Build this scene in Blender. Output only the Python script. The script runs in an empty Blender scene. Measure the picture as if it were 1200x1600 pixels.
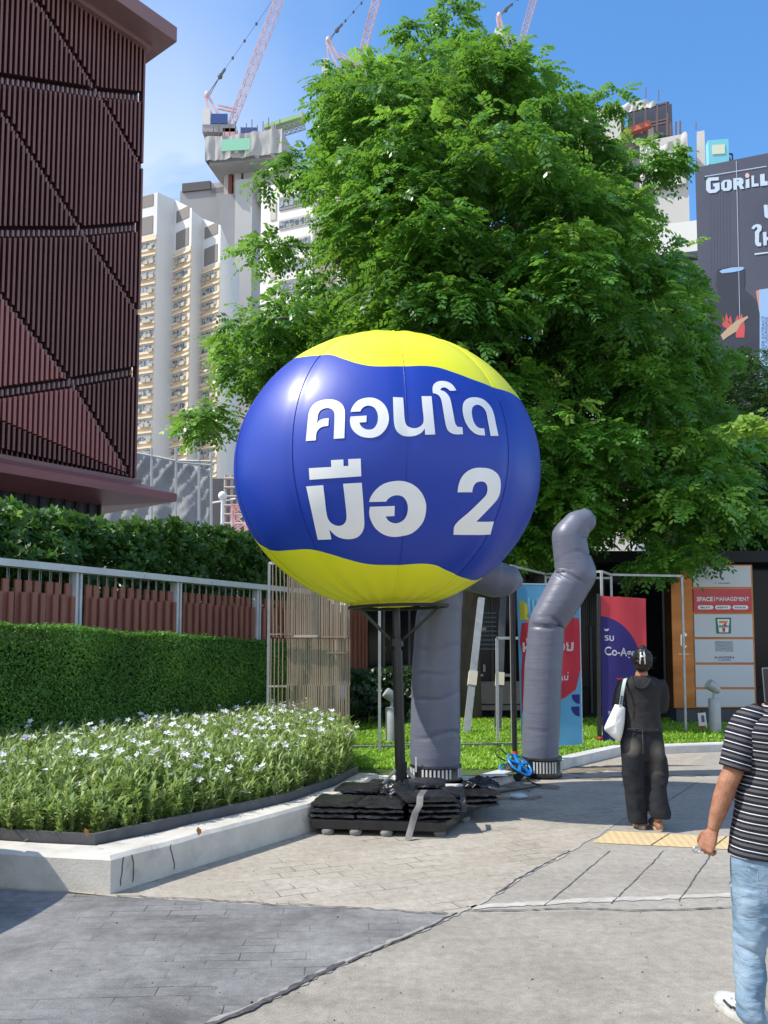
import bpy, bmesh, math, random
import numpy as np
from mathutils import Vector, Matrix, noise as mnoise
from mathutils.geometry import tessellate_polygon
R = math.radians
random.seed(7)
rng = np.random.default_rng(11)
sc = bpy.context.scene
C = sc.collection

# ------------------------------------------------------------------ camera, world, sun, exposure
F, PITCH, CAMZ = 1300.0, R(4.2), 1.6
SHIFT = F * (math.tan(R(9.18)) - math.tan(PITCH))          # the photograph keeps its verticals nearly upright: lens shift
cam = bpy.data.cameras.new('camera'); camo = bpy.data.objects.new('camera', cam); C.objects.link(camo)
cam.sensor_fit = 'VERTICAL'; cam.sensor_height = 36.0; cam.lens = F / 1600 * 36
cam.shift_y = SHIFT / 1600
cam.clip_start = 0.05; cam.clip_end = 4000
camo.location = (0, 0, CAMZ); camo.rotation_euler = (R(90) + PITCH, 0, 0)
sc.camera = camo
SUN = Vector((-0.62, -0.11, 0.78)).normalized()
SUN_EL = math.asin(SUN.z); SUN_AZ = math.atan2(SUN.x, SUN.y)
sl = bpy.data.lights.new('sun', 'SUN'); so = bpy.data.objects.new('sun', sl); C.objects.link(so)
sl.energy = 3.9; sl.angle = R(0.55); sl.color = (1.0, 0.94, 0.845)
so.rotation_euler = SUN.to_track_quat('Z', 'Y').to_euler()
W = bpy.data.worlds.new('World'); sc.world = W; W.use_nodes = True
wn = W.node_tree; wn.nodes.clear()
def wnode(t, **k):
    n = wn.nodes.new(t)
    for a, b in k.items(): setattr(n, a, b)
    return n
sky = wnode('ShaderNodeTexSky', sky_type='NISHITA', sun_disc=False, sun_elevation=SUN_EL,
            sun_rotation=SUN_AZ, altitude=0, air_density=1.15, dust_density=0.45, ozone_density=4.2)
hs = wnode('ShaderNodeHueSaturation'); hs.inputs['Saturation'].default_value = 1.2; hs.inputs['Value'].default_value = 1.2
tc = wnode('ShaderNodeTexCoord')
mp = wnode('ShaderNodeMapping'); mp.inputs['Location'].default_value = (1.5, 9.4, 4.45); mp.inputs['Scale'].default_value = (1.0, 1.0, 1.9)
nz = wnode('ShaderNodeTexNoise'); nz.inputs['Scale'].default_value = 2.6; nz.inputs['Detail'].default_value = 9
nz.inputs['Roughness'].default_value = 0.56; nz.inputs['Distortion'].default_value = 0.35
rmp = wnode('ShaderNodeMapRange'); rmp.inputs['From Min'].default_value = 0.34; rmp.inputs['From Max'].default_value = 0.52
# cloud bank lies towards the left (-X) part of the sky
sep = wnode('ShaderNodeSeparateXYZ')
bank = wnode('ShaderNodeMapRange'); bank.inputs['From Min'].default_value = 0.02; bank.inputs['From Max'].default_value = -0.20
low = wnode('ShaderNodeMapRange'); low.inputs['From Min'].default_value = 0.62; low.inputs['From Max'].default_value = 0.36
mul = wnode('ShaderNodeMath', operation='MULTIPLY'); mul2 = wnode('ShaderNodeMath', operation='MULTIPLY')
mul3 = wnode('ShaderNodeMath', operation='MULTIPLY'); mul3.inputs[1].default_value = 0.9
mixc = wnode('ShaderNodeMixRGB'); mixc.inputs['Color2'].default_value = (5.0, 5.25, 5.6, 1)
bg = wnode('ShaderNodeBackground'); bg.inputs['Strength'].default_value = 0.15
wo = wnode('ShaderNodeOutputWorld')
L = wn.links.new
L(sky.outputs[0], hs.inputs['Color']); L(tc.outputs['Generated'], mp.inputs[0]); L(mp.outputs[0], nz.inputs['Vector'])
L(nz.outputs['Fac'], rmp.inputs['Value']); L(tc.outputs['Generated'], sep.inputs[0]); L(sep.outputs['X'], bank.inputs['Value'])
L(sep.outputs['Z'], low.inputs['Value']); L(rmp.outputs[0], mul.inputs[0])
behind = wnode('ShaderNodeMapRange'); behind.inputs['From Min'].default_value = 0.1; behind.inputs['From Max'].default_value = -0.35      # unseen bright cloud added behind the camera to whiten the fill light
mxm = wnode('ShaderNodeMath', operation='MAXIMUM'); L(sep.outputs['Y'], behind.inputs['Value']); L(bank.outputs[0], mxm.inputs[0]); L(behind.outputs[0], mxm.inputs[1]); L(mxm.outputs[0], mul.inputs[1])
addl = wnode('ShaderNodeMath', operation='MULTIPLY_ADD'); addl.inputs[1].default_value = 0.75; addl.inputs[2].default_value = 0.25
L(low.outputs[0], addl.inputs[0]); L(mul.outputs[0], mul2.inputs[0]); L(addl.outputs[0], mul2.inputs[1]); L(mul2.outputs[0], mul3.inputs[0])
L(mul3.outputs[0], mixc.inputs['Fac']); L(hs.outputs[0], mixc.inputs['Color1']); L(mixc.outputs[0], bg.inputs['Color']); L(bg.outputs[0], wo.inputs[0])
vs = sc.view_settings; vs.view_transform = 'Standard'; vs.look = 'None'; vs.gamma = 1; vs.exposure = 0.54
sc.cycles.max_bounces = 6; sc.cycles.transparent_max_bounces = 8
sc.cycles.use_denoising = True

# ------------------------------------------------------------------ pixel of the 1200x1600 photograph -> world ray
def ray(px, py):
    u, v = (px - 600) / F, (800 + SHIFT - py) / F
    return Vector((u, math.cos(PITCH) - v * math.sin(PITCH), math.sin(PITCH) + v * math.cos(PITCH)))
def at(px, py, Y):
    d = ray(px, py); return Vector((0, 0, CAMZ)) + d * (Y / d.y)
def gp(px, py, z=0.0):
    d = ray(px, py); return Vector((0, 0, CAMZ)) + d * ((z - CAMZ) / d.z)
def onplane(px, py, p, n):
    d = ray(px, py); o = Vector((0, 0, CAMZ)); return o + d * ((Vector(p) - o).dot(n) / d.dot(n))

# ------------------------------------------------------------------ tagging
def tag(o, label=None, cat=None, group=None, kind=None):
    if label: o['label'] = label
    if cat: o['category'] = cat
    if group: o['group'] = group
    if kind: o['kind'] = kind
    return o
def empty(name, loc, label=None, cat=None, group=None, rz=0):
    o = bpy.data.objects.new(name, None); C.objects.link(o); o.location = loc; o.rotation_euler = (0, 0, rz)
    o.empty_display_size = 0.2
    return tag(o, label, cat, group)
def origin_of(o):
    v = Vector((0, 0, 0))
    while o is not None: v += o.location; o = o.parent
    return v
def copy_tree(o, parent=None):
    c = o.copy(); C.objects.link(c); c.parent = parent
    for ch in list(o.children): copy_tree(ch, c)
    return c

# ------------------------------------------------------------------ mesh builder
class MB:
    def __init__(s): s.v = []; s.f = []; s.m = []; s.cur = 0
    def add(s, vs, fs):
        b = len(s.v); s.v.extend([tuple(x) for x in vs])
        for f in fs: s.f.append([b + i for i in f]); s.m.append(s.cur)
    def box(s, c, d, rz=0, rx=0, ry=0, M=None):
        M = M or (Matrix.Translation(c) @ Matrix.Rotation(rz, 4, 'Z') @ Matrix.Rotation(ry, 4, 'Y') @ Matrix.Rotation(rx, 4, 'X'))
        x, y, z = d[0] / 2, d[1] / 2, d[2] / 2
        vs = [M @ Vector(p) for p in ((-x,-y,-z),(x,-y,-z),(x,y,-z),(-x,y,-z),(-x,-y,z),(x,-y,z),(x,y,z),(-x,y,z))]
        s.add(vs, [(0,3,2,1),(4,5,6,7),(0,1,5,4),(1,2,6,5),(2,3,7,6),(3,0,4,7)])
    def loft(s, rings, cap=True, closed=True):
        b = len(s.v); n = len(rings[0])
        for r in rings: s.v.extend([tuple(p) for p in r])
        for i in range(len(rings) - 1):
            for j in range(n if closed else n - 1):
                k = (j + 1) % n
                s.f.append([b+i*n+j, b+i*n+k, b+(i+1)*n+k, b+(i+1)*n+j]); s.m.append(s.cur)
        if cap and closed:
            s.f.append([b + j for j in range(n)][::-1]); s.m.append(s.cur)
            e = b + (len(rings) - 1) * n
            s.f.append([e + j for j in range(n)]); s.m.append(s.cur)
    def tube(s, path, r, n=8, cap=True, flat=1.0, up=None):
        P = [Vector(p) for p in path]; rr = r if hasattr(r, '__len__') else [r] * len(P)
        rings = []; N = None
        for i, p in enumerate(P):
            a = P[max(i-1,0)]; c = P[min(i+1,len(P)-1)]; t = (c - a).normalized()
            if N is None:
                N = t.cross(Vector(up) if up else (Vector((0,0,1)) if abs(t.z) < .95 else Vector((0,1,0)))).normalized()
            N = (N - t * N.dot(t)).normalized(); B = t.cross(N)
            off = math.pi / n if n == 4 else 0
            q = rr[i] * (1.41421 if n == 4 else 1)
            rings.append([p + (N * math.cos(2*math.pi*j/n+off) + B * flat * math.sin(2*math.pi*j/n+off)) * q for j in range(n)])
        s.loft(rings, cap)
    def bar(s, a, b, w): s.tube([a, b], w / 2, 4)
    def lathe(s, c, prof, n=24, cap=True):
        s.loft([[Vector(c) + Vector((r*math.cos(2*math.pi*j/n), r*math.sin(2*math.pi*j/n), z)) for j in range(n)] for r, z in prof], cap)
    def prism(s, poly, vec):
        a = [Vector(p) for p in poly]; n = len(a); vec = Vector(vec)
        s.add(a + [p + vec for p in a], [list(range(n))[::-1], list(range(n, 2*n))] + [[i,(i+1)%n,n+(i+1)%n,n+i] for i in range(n)])
    def poly(s, pts):
        a = [Vector(p) for p in pts]; s.add(a, [list(range(len(a)))])
    def fill(s, pts):
        a = [Vector(p) for p in pts]; s.add(a, [list(t) for t in tessellate_polygon([a])])
    def ball(s, c, r, n=14, m=9, M=None):
        c = Vector(c); rx, ry, rz = r if hasattr(r, '__len__') else (r, r, r)
        rings = []
        for i in range(m + 1):
            t = math.pi * (i + .02) / (m + .04) 
            rings.append([Vector((rx*math.sin(t)*math.cos(2*math.pi*j/n), ry*math.sin(t)*math.sin(2*math.pi*j/n), -rz*math.cos(t))) for j in range(n)])
        if M: rings = [[M @ p for p in q] for q in rings]
        s.loft([[c + p for p in q] for q in rings])
    def build(s, name, mats, parent=None, smooth=False, loc=None):
        org = origin_of(parent) if parent else (Vector(loc) if loc is not None else Vector((0,0,0)))
        me = bpy.data.meshes.new(name)
        me.from_pydata([tuple(Vector(p) - org) for p in s.v], [], s.f)
        mats = mats if isinstance(mats, (list, tuple)) else [mats]
        for m in mats: me.materials.append(m)
        if len(mats) > 1: me.polygons.foreach_set('material_index', s.m)
        if smooth:
            me.shade_smooth()
            if smooth is not True: me.set_sharp_from_angle(angle=R(smooth))
        bm = bmesh.new(); bm.from_mesh(me); bmesh.ops.recalc_face_normals(bm, faces=bm.faces); bm.to_mesh(me); bm.free()
        me.update()
        o = bpy.data.objects.new(name, me); C.objects.link(o)
        if parent: o.parent = parent
        elif loc is not None: o.location = loc
        return o
def bevel(o, w, seg=2):
    m = o.modifiers.new('bevel', 'BEVEL'); m.width = w; m.segments = seg; m.limit_method = 'ANGLE'; m.angle_limit = R(40); return o
def subsurf(o, n=1):
    m = o.modifiers.new('subsurf', 'SUBSURF'); m.levels = n; m.render_levels = n; return o
def remesh(o, vox, it=4):
    m = o.modifiers.new('remesh', 'REMESH'); m.mode = 'VOXEL'; m.voxel_size = vox; m.use_smooth_shade = True
    if it:
        k = o.modifiers.new('smooth', 'SMOOTH'); k.iterations = it; k.factor = 0.5
    return o
_tex = {}
def displace(o, size, strength, mid=0.5, depth=3):
    key = (size, depth)
    if key not in _tex:
        t = bpy.data.textures.new('folds', 'CLOUDS'); t.noise_scale = size; t.noise_depth = depth; _tex[key] = t
    m = o.modifiers.new('displace', 'DISPLACE'); m.texture = _tex[key]; m.strength = strength; m.mid_level = mid; m.texture_coords = 'LOCAL'; return o
def struct(o, **k): o['kind'] = 'structure'; return o
def np_mesh(name, V, Fq, mat, parent=None, tint=None, smooth=False, loc=None):
    """quads from numpy arrays, tint = per face value"""
    me = bpy.data.meshes.new(name); nv, nf = len(V), len(Fq); k = Fq.shape[1]
    me.vertices.add(nv); me.vertices.foreach_set('co', V.astype(np.float32).ravel())
    me.loops.add(nf * k); me.loops.foreach_set('vertex_index', Fq.astype(np.int32).ravel())
    me.polygons.add(nf); me.polygons.foreach_set('loop_start', np.arange(0, nf*k, k, dtype=np.int32))
    for m in (mat if isinstance(mat, (list, tuple)) else [mat]): me.materials.append(m)
    if tint is not None:
        a = me.attributes.new('tint', 'FLOAT', 'FACE'); a.data.foreach_set('value', tint.astype(np.float32))
    me.update(calc_edges=True); me.validate()
    if smooth: me.shade_smooth()
    o = bpy.data.objects.new(name, me); C.objects.link(o)
    if parent: o.parent = parent; 
    elif loc is not None: o.location = loc
    return o

# ------------------------------------------------------------------ materials
def nt(name):
    m = bpy.data.materials.new(name); m.use_nodes = True
    return m, m.node_tree, m.node_tree.nodes['Principled BSDF']
def c4(c): return (c[0], c[1], c[2], 1)
def M(name, col, rough=0.6, metal=0.0, col2=None, vs=4.0, vmin=.35, vmax=.65, bump=0.0, bs=60.0, spec=0.5, coat=0.0, coatr=.1, detail=6, stretch=(1,1,1), trans=0.0):
    m, t, p = nt(name)
    p.inputs['Base Color'].default_value = c4(col); p.inputs['Roughness'].default_value = rough
    p.inputs['Metallic'].default_value = metal; p.inputs['Specular IOR Level'].default_value = spec
    p.inputs['Coat Weight'].default_value = coat; p.inputs['Coat Roughness'].default_value = coatr
    if col2 or bump:
        tcn = t.nodes.new('ShaderNodeTexCoord'); mpn = t.nodes.new('ShaderNodeMapping'); mpn.inputs['Scale'].default_value = stretch
        t.links.new(tcn.outputs['Object'], mpn.inputs[0])
    if col2:
        n = t.nodes.new('ShaderNodeTexNoise'); n.inputs['Scale'].default_value = vs; n.inputs['Detail'].default_value = detail; n.inputs['Roughness'].default_value = .6
        r = t.nodes.new('ShaderNodeMapRange'); r.inputs['From Min'].default_value = vmin; r.inputs['From Max'].default_value = vmax
        x = t.nodes.new('ShaderNodeMixRGB'); x.inputs[1].default_value = c4(col); x.inputs[2].default_value = c4(col2)
        t.links.new(mpn.outputs[0], n.inputs['Vector']); t.links.new(n.outputs['Fac'], r.inputs['Value']); t.links.new(r.outputs[0], x.inputs[0]); t.links.new(x.outputs[0], p.inputs['Base Color'])
    if bump:
        n = t.nodes.new('ShaderNodeTexNoise'); n.inputs['Scale'].default_value = bs; n.inputs['Detail'].default_value = 5
        b = t.nodes.new('ShaderNodeBump'); b.inputs['Strength'].default_value = bump; b.inputs['Distance'].default_value = .02
        t.links.new(mpn.outputs[0], n.inputs['Vector']); t.links.new(n.outputs['Fac'], b.inputs['Height']); t.links.new(b.outputs[0], p.inputs['Normal'])
    if trans:
        tr = t.nodes.new('ShaderNodeBsdfTranslucent'); tr.inputs['Color'].default_value = c4(col)
        mx = t.nodes.new('ShaderNodeMixShader'); mx.inputs[0].default_value = trans
        out = t.nodes['Material Output']
        t.links.new(p.outputs[0], mx.inputs[1]); t.links.new(tr.outputs[0], mx.inputs[2]); t.links.new(mx.outputs[0], out.inputs[0])
    return m
def leafmat(name, c1, c2, c3=None, tcol=(.16,.34,.03), tw=.35, rough=.42, spec=.5):
    m, t, p = nt(name)
    a = t.nodes.new('ShaderNodeAttribute'); a.attribute_name = 'tint'
    cr = t.nodes.new('ShaderNodeValToRGB'); e = cr.color_ramp.elements
    e[0].color = c4(c1); e[1].color = c4(c2); e[0].position = 0; e[1].position = .7 if c3 else 1
    if c3: q = cr.color_ramp.elements.new(1.0); q.color = c4(c3)
    t.links.new(a.outputs['Fac'], cr.inputs[0]); t.links.new(cr.outputs[0], p.inputs['Base Color'])
    p.inputs['Roughness'].default_value = rough; p.inputs['Specular IOR Level'].default_value = spec
    tr = t.nodes.new('ShaderNodeBsdfTranslucent')
    g = t.nodes.new('ShaderNodeMixRGB'); g.blend_type = 'MIX'; g.inputs[0].default_value = .5; g.inputs[2].default_value = c4(tcol)
    t.links.new(cr.outputs[0], g.inputs[1]); t.links.new(g.outputs[0], tr.inputs['Color'])
    mx = t.nodes.new('ShaderNodeMixShader'); mx.inputs[0].default_value = tw
    t.links.new(p.outputs[0], mx.inputs[1]); t.links.new(tr.outputs[0], mx.inputs[2]); t.links.new(mx.outputs[0], t.nodes['Material Output'].inputs[0])
    return m
white = M('white_paint', (.8,.8,.78), .5)
black_steel = M('black_steel', (.018,.018,.02), .38, col2=(.035,.035,.037), vs=14)
steel = M('galvanised_steel', (.55,.56,.57), .38, .8, col2=(.42,.43,.44), vs=9)
frame_white = M('white_steel', (.46,.47,.47), .45, col2=(.36,.36,.35), vs=8)
# ================================================================== GROUND
def pavemat(name, c1, c2, stain, rot, bw, bh, mortar, lines=.5, rough=.8, offs=.5, squash=1, big=1.1, gloss=0):
    """worn paving: brick joints, fine grain, blotches and stains with their own outlines"""
    m, t, p = nt(name); N = t.nodes.new; K = t.links.new
    tcn = N('ShaderNodeTexCoord'); mpn = N('ShaderNodeMapping'); mpn.inputs['Rotation'].default_value = (0, 0, rot); K(tcn.outputs['Object'], mpn.inputs[0])
    wob = N('ShaderNodeTexNoise'); wob.inputs['Scale'].default_value = 3.0; K(mpn.outputs[0], wob.inputs['Vector'])
    ad = N('ShaderNodeMixRGB'); ad.blend_type = 'LINEAR_LIGHT'; ad.inputs[0].default_value = .02; K(mpn.outputs[0], ad.inputs[1]); K(wob.outputs['Color'], ad.inputs[2])
    n1 = N('ShaderNodeTexNoise'); n1.inputs['Scale'].default_value = big; n1.inputs['Detail'].default_value = 9; n1.inputs['Roughness'].default_value = .68; K(tcn.outputs['Object'], n1.inputs['Vector'])
    r1 = N('ShaderNodeMapRange'); r1.inputs['From Min'].default_value = .36; r1.inputs['From Max'].default_value = .66; K(n1.outputs['Fac'], r1.inputs['Value'])
    x1 = N('ShaderNodeMixRGB'); x1.inputs[1].default_value = c4(c1); x1.inputs[2].default_value = c4(c2); K(r1.outputs[0], x1.inputs[0])
    n2 = N('ShaderNodeTexNoise'); n2.inputs['Scale'].default_value = big * .55; n2.inputs['Detail'].default_value = 7; n2.inputs['Roughness'].default_value = .62; n2.inputs['Distortion'].default_value = .6
    mo = N('ShaderNodeMapping'); mo.inputs['Location'].default_value = (7.3, 2.1, 0); mo.inputs['Scale'].default_value = (.6, 1.7, 1); K(tcn.outputs['Object'], mo.inputs[0]); K(mo.outputs[0], n2.inputs['Vector'])
    r2 = N('ShaderNodeMapRange'); r2.inputs['From Min'].default_value = .55; r2.inputs['From Max'].default_value = .68; r2.inputs['To Max'].default_value = .8; K(n2.outputs['Fac'], r2.inputs['Value'])
    x2 = N('ShaderNodeMixRGB'); x2.inputs[2].default_value = c4(stain); K(r2.outputs[0], x2.inputs[0]); K(x1.outputs[0], x2.inputs[1])
    n3 = N('ShaderNodeTexNoise'); n3.inputs['Scale'].default_value = 130; n3.inputs['Detail'].default_value = 3; K(tcn.outputs['Object'], n3.inputs['Vector'])
    x3 = N('ShaderNodeMixRGB'); x3.blend_type = 'OVERLAY'; x3.inputs[0].default_value = .55; K(x2.outputs[0], x3.inputs[1]); K(n3.outputs['Fac'], x3.inputs[2])
    bmpn = N('ShaderNodeBump'); bmpn.inputs['Strength'].default_value = .35; bmpn.inputs['Distance'].default_value = .006; K(n3.outputs['Fac'], bmpn.inputs['Height'])
    n6 = N('ShaderNodeTexVoronoi'); n6.inputs['Scale'].default_value = 2.6; K(tcn.outputs['Object'], n6.inputs['Vector'])
    r6 = N('ShaderNodeMapRange'); r6.inputs['From Min'].default_value = .055; r6.inputs['From Max'].default_value = .03; r6.inputs['To Max'].default_value = .28; K(n6.outputs['Distance'], r6.inputs['Value'])
    x6 = N('ShaderNodeMixRGB'); x6.inputs[2].default_value = (c1[0]*.35, c1[1]*.35, c1[2]*.35, 1); K(r6.outputs[0], x6.inputs[0]); K(x3.outputs[0], x6.inputs[1])
    n7 = N('ShaderNodeTexNoise'); n7.inputs['Scale'].default_value = 16; n7.inputs['Detail'].default_value = 6; n7.inputs['Roughness'].default_value = .7; K(tcn.outputs['Object'], n7.inputs['Vector'])
    x7 = N('ShaderNodeMixRGB'); x7.blend_type = 'OVERLAY'; x7.inputs[0].default_value = .5; K(x6.outputs[0], x7.inputs[1]); K(n7.outputs['Fac'], x7.inputs[2])
    last = x7
    if lines:
        b = N('ShaderNodeTexBrick'); b.offset = offs; b.squash = squash; b.inputs['Scale'].default_value = 1
        b.inputs['Brick Width'].default_value = bw; b.inputs['Row Height'].default_value = bh; b.inputs['Mortar Size'].default_value = mortar; b.inputs['Mortar Smooth'].default_value = .3
        b.inputs['Color1'].default_value = (.42,.42,.42,1); b.inputs['Color2'].default_value = (.58,.58,.58,1); b.inputs['Mortar'].default_value = (.5,.5,.5,1)
        K(ad.outputs[0], b.inputs['Vector'])
        x4 = N('ShaderNodeMixRGB'); x4.blend_type = 'OVERLAY'; x4.inputs[0].default_value = .35; K(last.outputs[0], x4.inputs[1]); K(b.outputs['Color'], x4.inputs[2])
        # joints are worn away in patches
        nj = N('ShaderNodeTexNoise'); nj.inputs['Scale'].default_value = 2.2; nj.inputs['Detail'].default_value = 5; K(tcn.outputs['Object'], nj.inputs['Vector'])
        rj = N('ShaderNodeMapRange'); rj.inputs['From Min'].default_value = .45; rj.inputs['From Max'].default_value = .62; rj.inputs['To Max'].default_value = lines; K(nj.outputs['Fac'], rj.inputs['Value'])
        mj = N('ShaderNodeMath'); mj.operation = 'MULTIPLY'; K(b.outputs['Fac'], mj.inputs[0]); K(rj.outputs[0], mj.inputs[1])
        x5 = N('ShaderNodeMixRGB'); x5.inputs[2].default_value = (c1[0]*.22, c1[1]*.22, c1[2]*.22, 1); K(mj.outputs[0], x5.inputs[0]); K(x4.outputs[0], x5.inputs[1])
        last = x5
    K(last.outputs[0], p.inputs['Base Color']); K(bmpn.outputs[0], p.inputs['Normal']); p.inputs['Roughness'].default_value = rough
    p.inputs['Specular IOR Level'].default_value = .35
    return m
m_ground = M('bare_concrete', (.27,.26,.245), .85, col2=(.2,.195,.185), vs=.3)
m_asphalt = pavemat('stamped_asphalt', (.125,.123,.12), (.26,.255,.245), (.075,.073,.070), R(-3), .34, .105, .0035, .9, .7, big=1.5)
m_road = pavemat('road_concrete', (.255,.228,.185), (.355,.325,.275), (.19,.165,.13), 0, 1, 1, .01, 0, .8, big=.9)
m_paver = pavemat('concrete_pavers', (.325,.288,.232), (.405,.366,.302), (.25,.22,.175), R(-24), .27, .135, .004, 1.0, .8, big=1.2)
m_walk = pavemat('sidewalk_concrete', (.30,.275,.232), (.36,.332,.285), (.255,.232,.195), 0, 1, 1, .01, 0, .8, big=.7)
def sheet(name, pts, mat, z=0.0):
    m = MB(); m.fill([(p[0], p[1], z) for p in pts]); return struct(m.build(name, mat))
g = MB(); g.poly([(-900,-60,-.03),(900,-60,-.03),(900,1500,-.03),(-900,1500,-.03)]); struct(g.build('ground', m_ground))
J = gp(715, 1428); E = gp(1145, 1419)
crack_px = [(715,1428),(690,1440),(640,1462),(585,1485),(540,1505),(495,1525),(440,1552),(395,1572),(330,1602)]
crack = [gp(*p) for p in crack_px] + [Vector((-2.2,2.1,0)), Vector((-3.9,0,0)), Vector((-6.5,-3.2,0))]
KC = gp(172, 1397)                               # planter kerb corner
walk_line_px = [(715,1428),(745,1412),(775,1398),(808,1375),(850,1352),(890,1330),(930,1306),(975,1278)]
walk_line = [gp(*p) for p in walk_line_px] + [Vector((3.2,9.9,0)), Vector((4.6,12.2,0)), Vector((5.6,13.9,0))]
far_edge = [gp(700,1428), gp(560,1420), gp(400,1413), gp(180,1401)]
sheet('asphalt_road', [crack[0]] + far_edge[1:] + [Vector((-12,7.6,0)), Vector((-12,-3.2,0))] + crack[::-1][:-1], m_asphalt)
sheet('concrete_road', [J, E, Vector((14,5.3,0)), Vector((14,-3.2,0))] + crack[::-1][:-1], m_road)
sheet('paver_path', [J] + walk_line[1:] + [Vector((5.6,16,0)), Vector((-1.5,16,0)), Vector((-4,6.2,0)), far_edge[-1]] + far_edge[::-1][1:-1], m_paver)
sheet('sidewalk', [J, E, Vector((14,5.3,0)), Vector((14,16,0)), Vector((5.6,16,0))] + walk_line[::-1][:-1], m_walk)
m_crack = M('crack_fill', (.035,.035,.036), .9, col2=(.10,.10,.098), vs=30)
def ragged(name, pts, w0, w1, mat, z=.004, seed=1, step=.035, wob=.016):
    rnd = random.Random(seed); m = MB(); P = []
    for a, b in zip(pts[:-1], pts[1:]):
        n = max(1, int((b - a).length / step))
        for i in range(n): P.append(a.lerp(b, i / n))
    P.append(pts[-1]); Lr = []; drift = 0
    for i, p in enumerate(P):
        d = (P[min(i+1,len(P)-1)] - P[max(i-1,0)]).normalized(); nn = Vector((-d.y, d.x, 0)); drift = drift * .8 + rnd.uniform(-wob, wob)
        w = rnd.uniform(w0, w1); Lr.append((p + nn * (drift + w), p + nn * (drift - w)))
    for i in range(len(Lr) - 1):
        a, b = Lr[i]; c, d = Lr[i+1]
        m.poly([(a.x,a.y,z),(b.x,b.y,z),(d.x,d.y,z),(c.x,c.y,z)])
    return struct(m.build(name, mat))
m_patch = M('crack_patch', (.24,.225,.20), .9, col2=(.33,.31,.28), vs=14)
ragged('pavement_patch', crack[:9], .012, .035, m_patch, .004, 9, wob=.008)
ragged('pavement_crack', crack[0:5], .003, .009, m_crack, .008, 3, wob=.008)
ragged('pavement_crack', crack[4:10], .008, .024, m_crack, .008, 4, wob=.010)
ragged('pavement_crack', far_edge, .003, .007, m_crack, .008, 5)
ragged('pavement_crack', walk_line[2:6], .002, .008, m_crack, .008, 6, wob=.007)
m_lip = M('pale_mortar', (.50,.475,.425), .85, col2=(.36,.34,.30), vs=9); m_lip2p = M('old_mortar', (.40,.38,.335), .85, col2=(.32,.30,.265), vs=12)
ragged('pavement_patch', walk_line[:8], .008, .022, m_lip2p, .004, 7, wob=.008)
# raised pale lip of the sidewalk with a broken edge and dark joint below it
ragged('kerb_strip', [gp(735,1418), gp(820,1412), gp(900,1408), gp(1000,1404), gp(1150,1398), Vector((5,5.5,0)), Vector((14,5.6,0))], .025, .05, m_lip, .004, 8, wob=.006)
ragged('pavement_crack', [gp(725,1425), gp(900,1420), gp(985,1424), gp(1150,1418), Vector((14,5.3,0))], .002, .010, m_crack, .008, 12, wob=.006)
m_joint = M('joint_grey', (.10,.097,.09), .9)
for a, b in (((850,1416),(952,1330)), ((955,1413),(1037,1330)), ((1060,1409),(1112,1334)), ((1158,1405),(1195,1330)), ((1000,1280),(1090,1222)), ((1110,1285),(1170,1225))):
    ragged('pavement_joint', [gp(*a), gp(*b)], .002, .005, m_joint, .004, a[0], wob=.003)
# tactile strip
m_tact = M('tactile_yellow', (.62,.46,.235), .8, col2=(.52,.40,.22), vs=7)
tp = m_tact.node_tree; wv = tp.nodes.new('ShaderNodeTexWave'); wv.wave_type = 'BANDS'; wv.bands_direction = 'X'; wv.inputs['Scale'].default_value = 5.2; wv.inputs['Distortion'].default_value = 0
tcx = tp.nodes.new('ShaderNodeTexCoord'); mpx = tp.nodes.new('ShaderNodeMapping'); mpx.inputs['Rotation'].default_value = (0,0,R(8)); bpx = tp.nodes.new('ShaderNodeBump'); bpx.inputs['Strength'].default_value = .3; bpx.inputs['Distance'].default_value = .01
tp.links.new(tcx.outputs['Object'], mpx.inputs[0]); tp.links.new(mpx.outputs[0], wv.inputs['Vector']); tp.links.new(wv.outputs['Fac'], bpx.inputs['Height']); tp.links.new(bpx.outputs[0], tp.nodes['Principled BSDF'].inputs['Normal'])
ta, tb = gp(925,1317), gp(953,1299); td = (gp(1141,1308) - tb).normalized()
sheet('tactile_paving', [ta, ta + td*7, tb + td*7, tb], m_tact, .004)
tn = Vector((-td.y, td.x, 0))
for k in range(1, 7):
    ragged('pavement_joint', [ta + td*(k*.46) , tb + td*(k*.46+.03)], .003, .005, m_crack, .008, k, wob=.001)
# dried mud by the lawn kerb
m_mud = M('dried_mud', (.15,.115,.08), .9, col2=(.25,.205,.155), vs=9, detail=8)
def blotch(pts, seed, w0, w1, mat, name='mud_stain'):
    o = ragged(name, pts, w0, w1, mat, .004, seed, step=.06, wob=.05); return o
blotch([gp(735,1236), gp(790,1236), gp(860,1226)], 21, .05, .3, m_mud)
blotch([gp(880,1206), gp(930,1202), gp(985,1202)], 22, .1, .32, m_mud)
blotch([gp(900,1216), gp(1000,1214), gp(1110,1212)], 24, .02, .08, m_mud)
blotch([gp(770,1250), gp(850,1246)], 25, .02, .1, m_mud)

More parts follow.
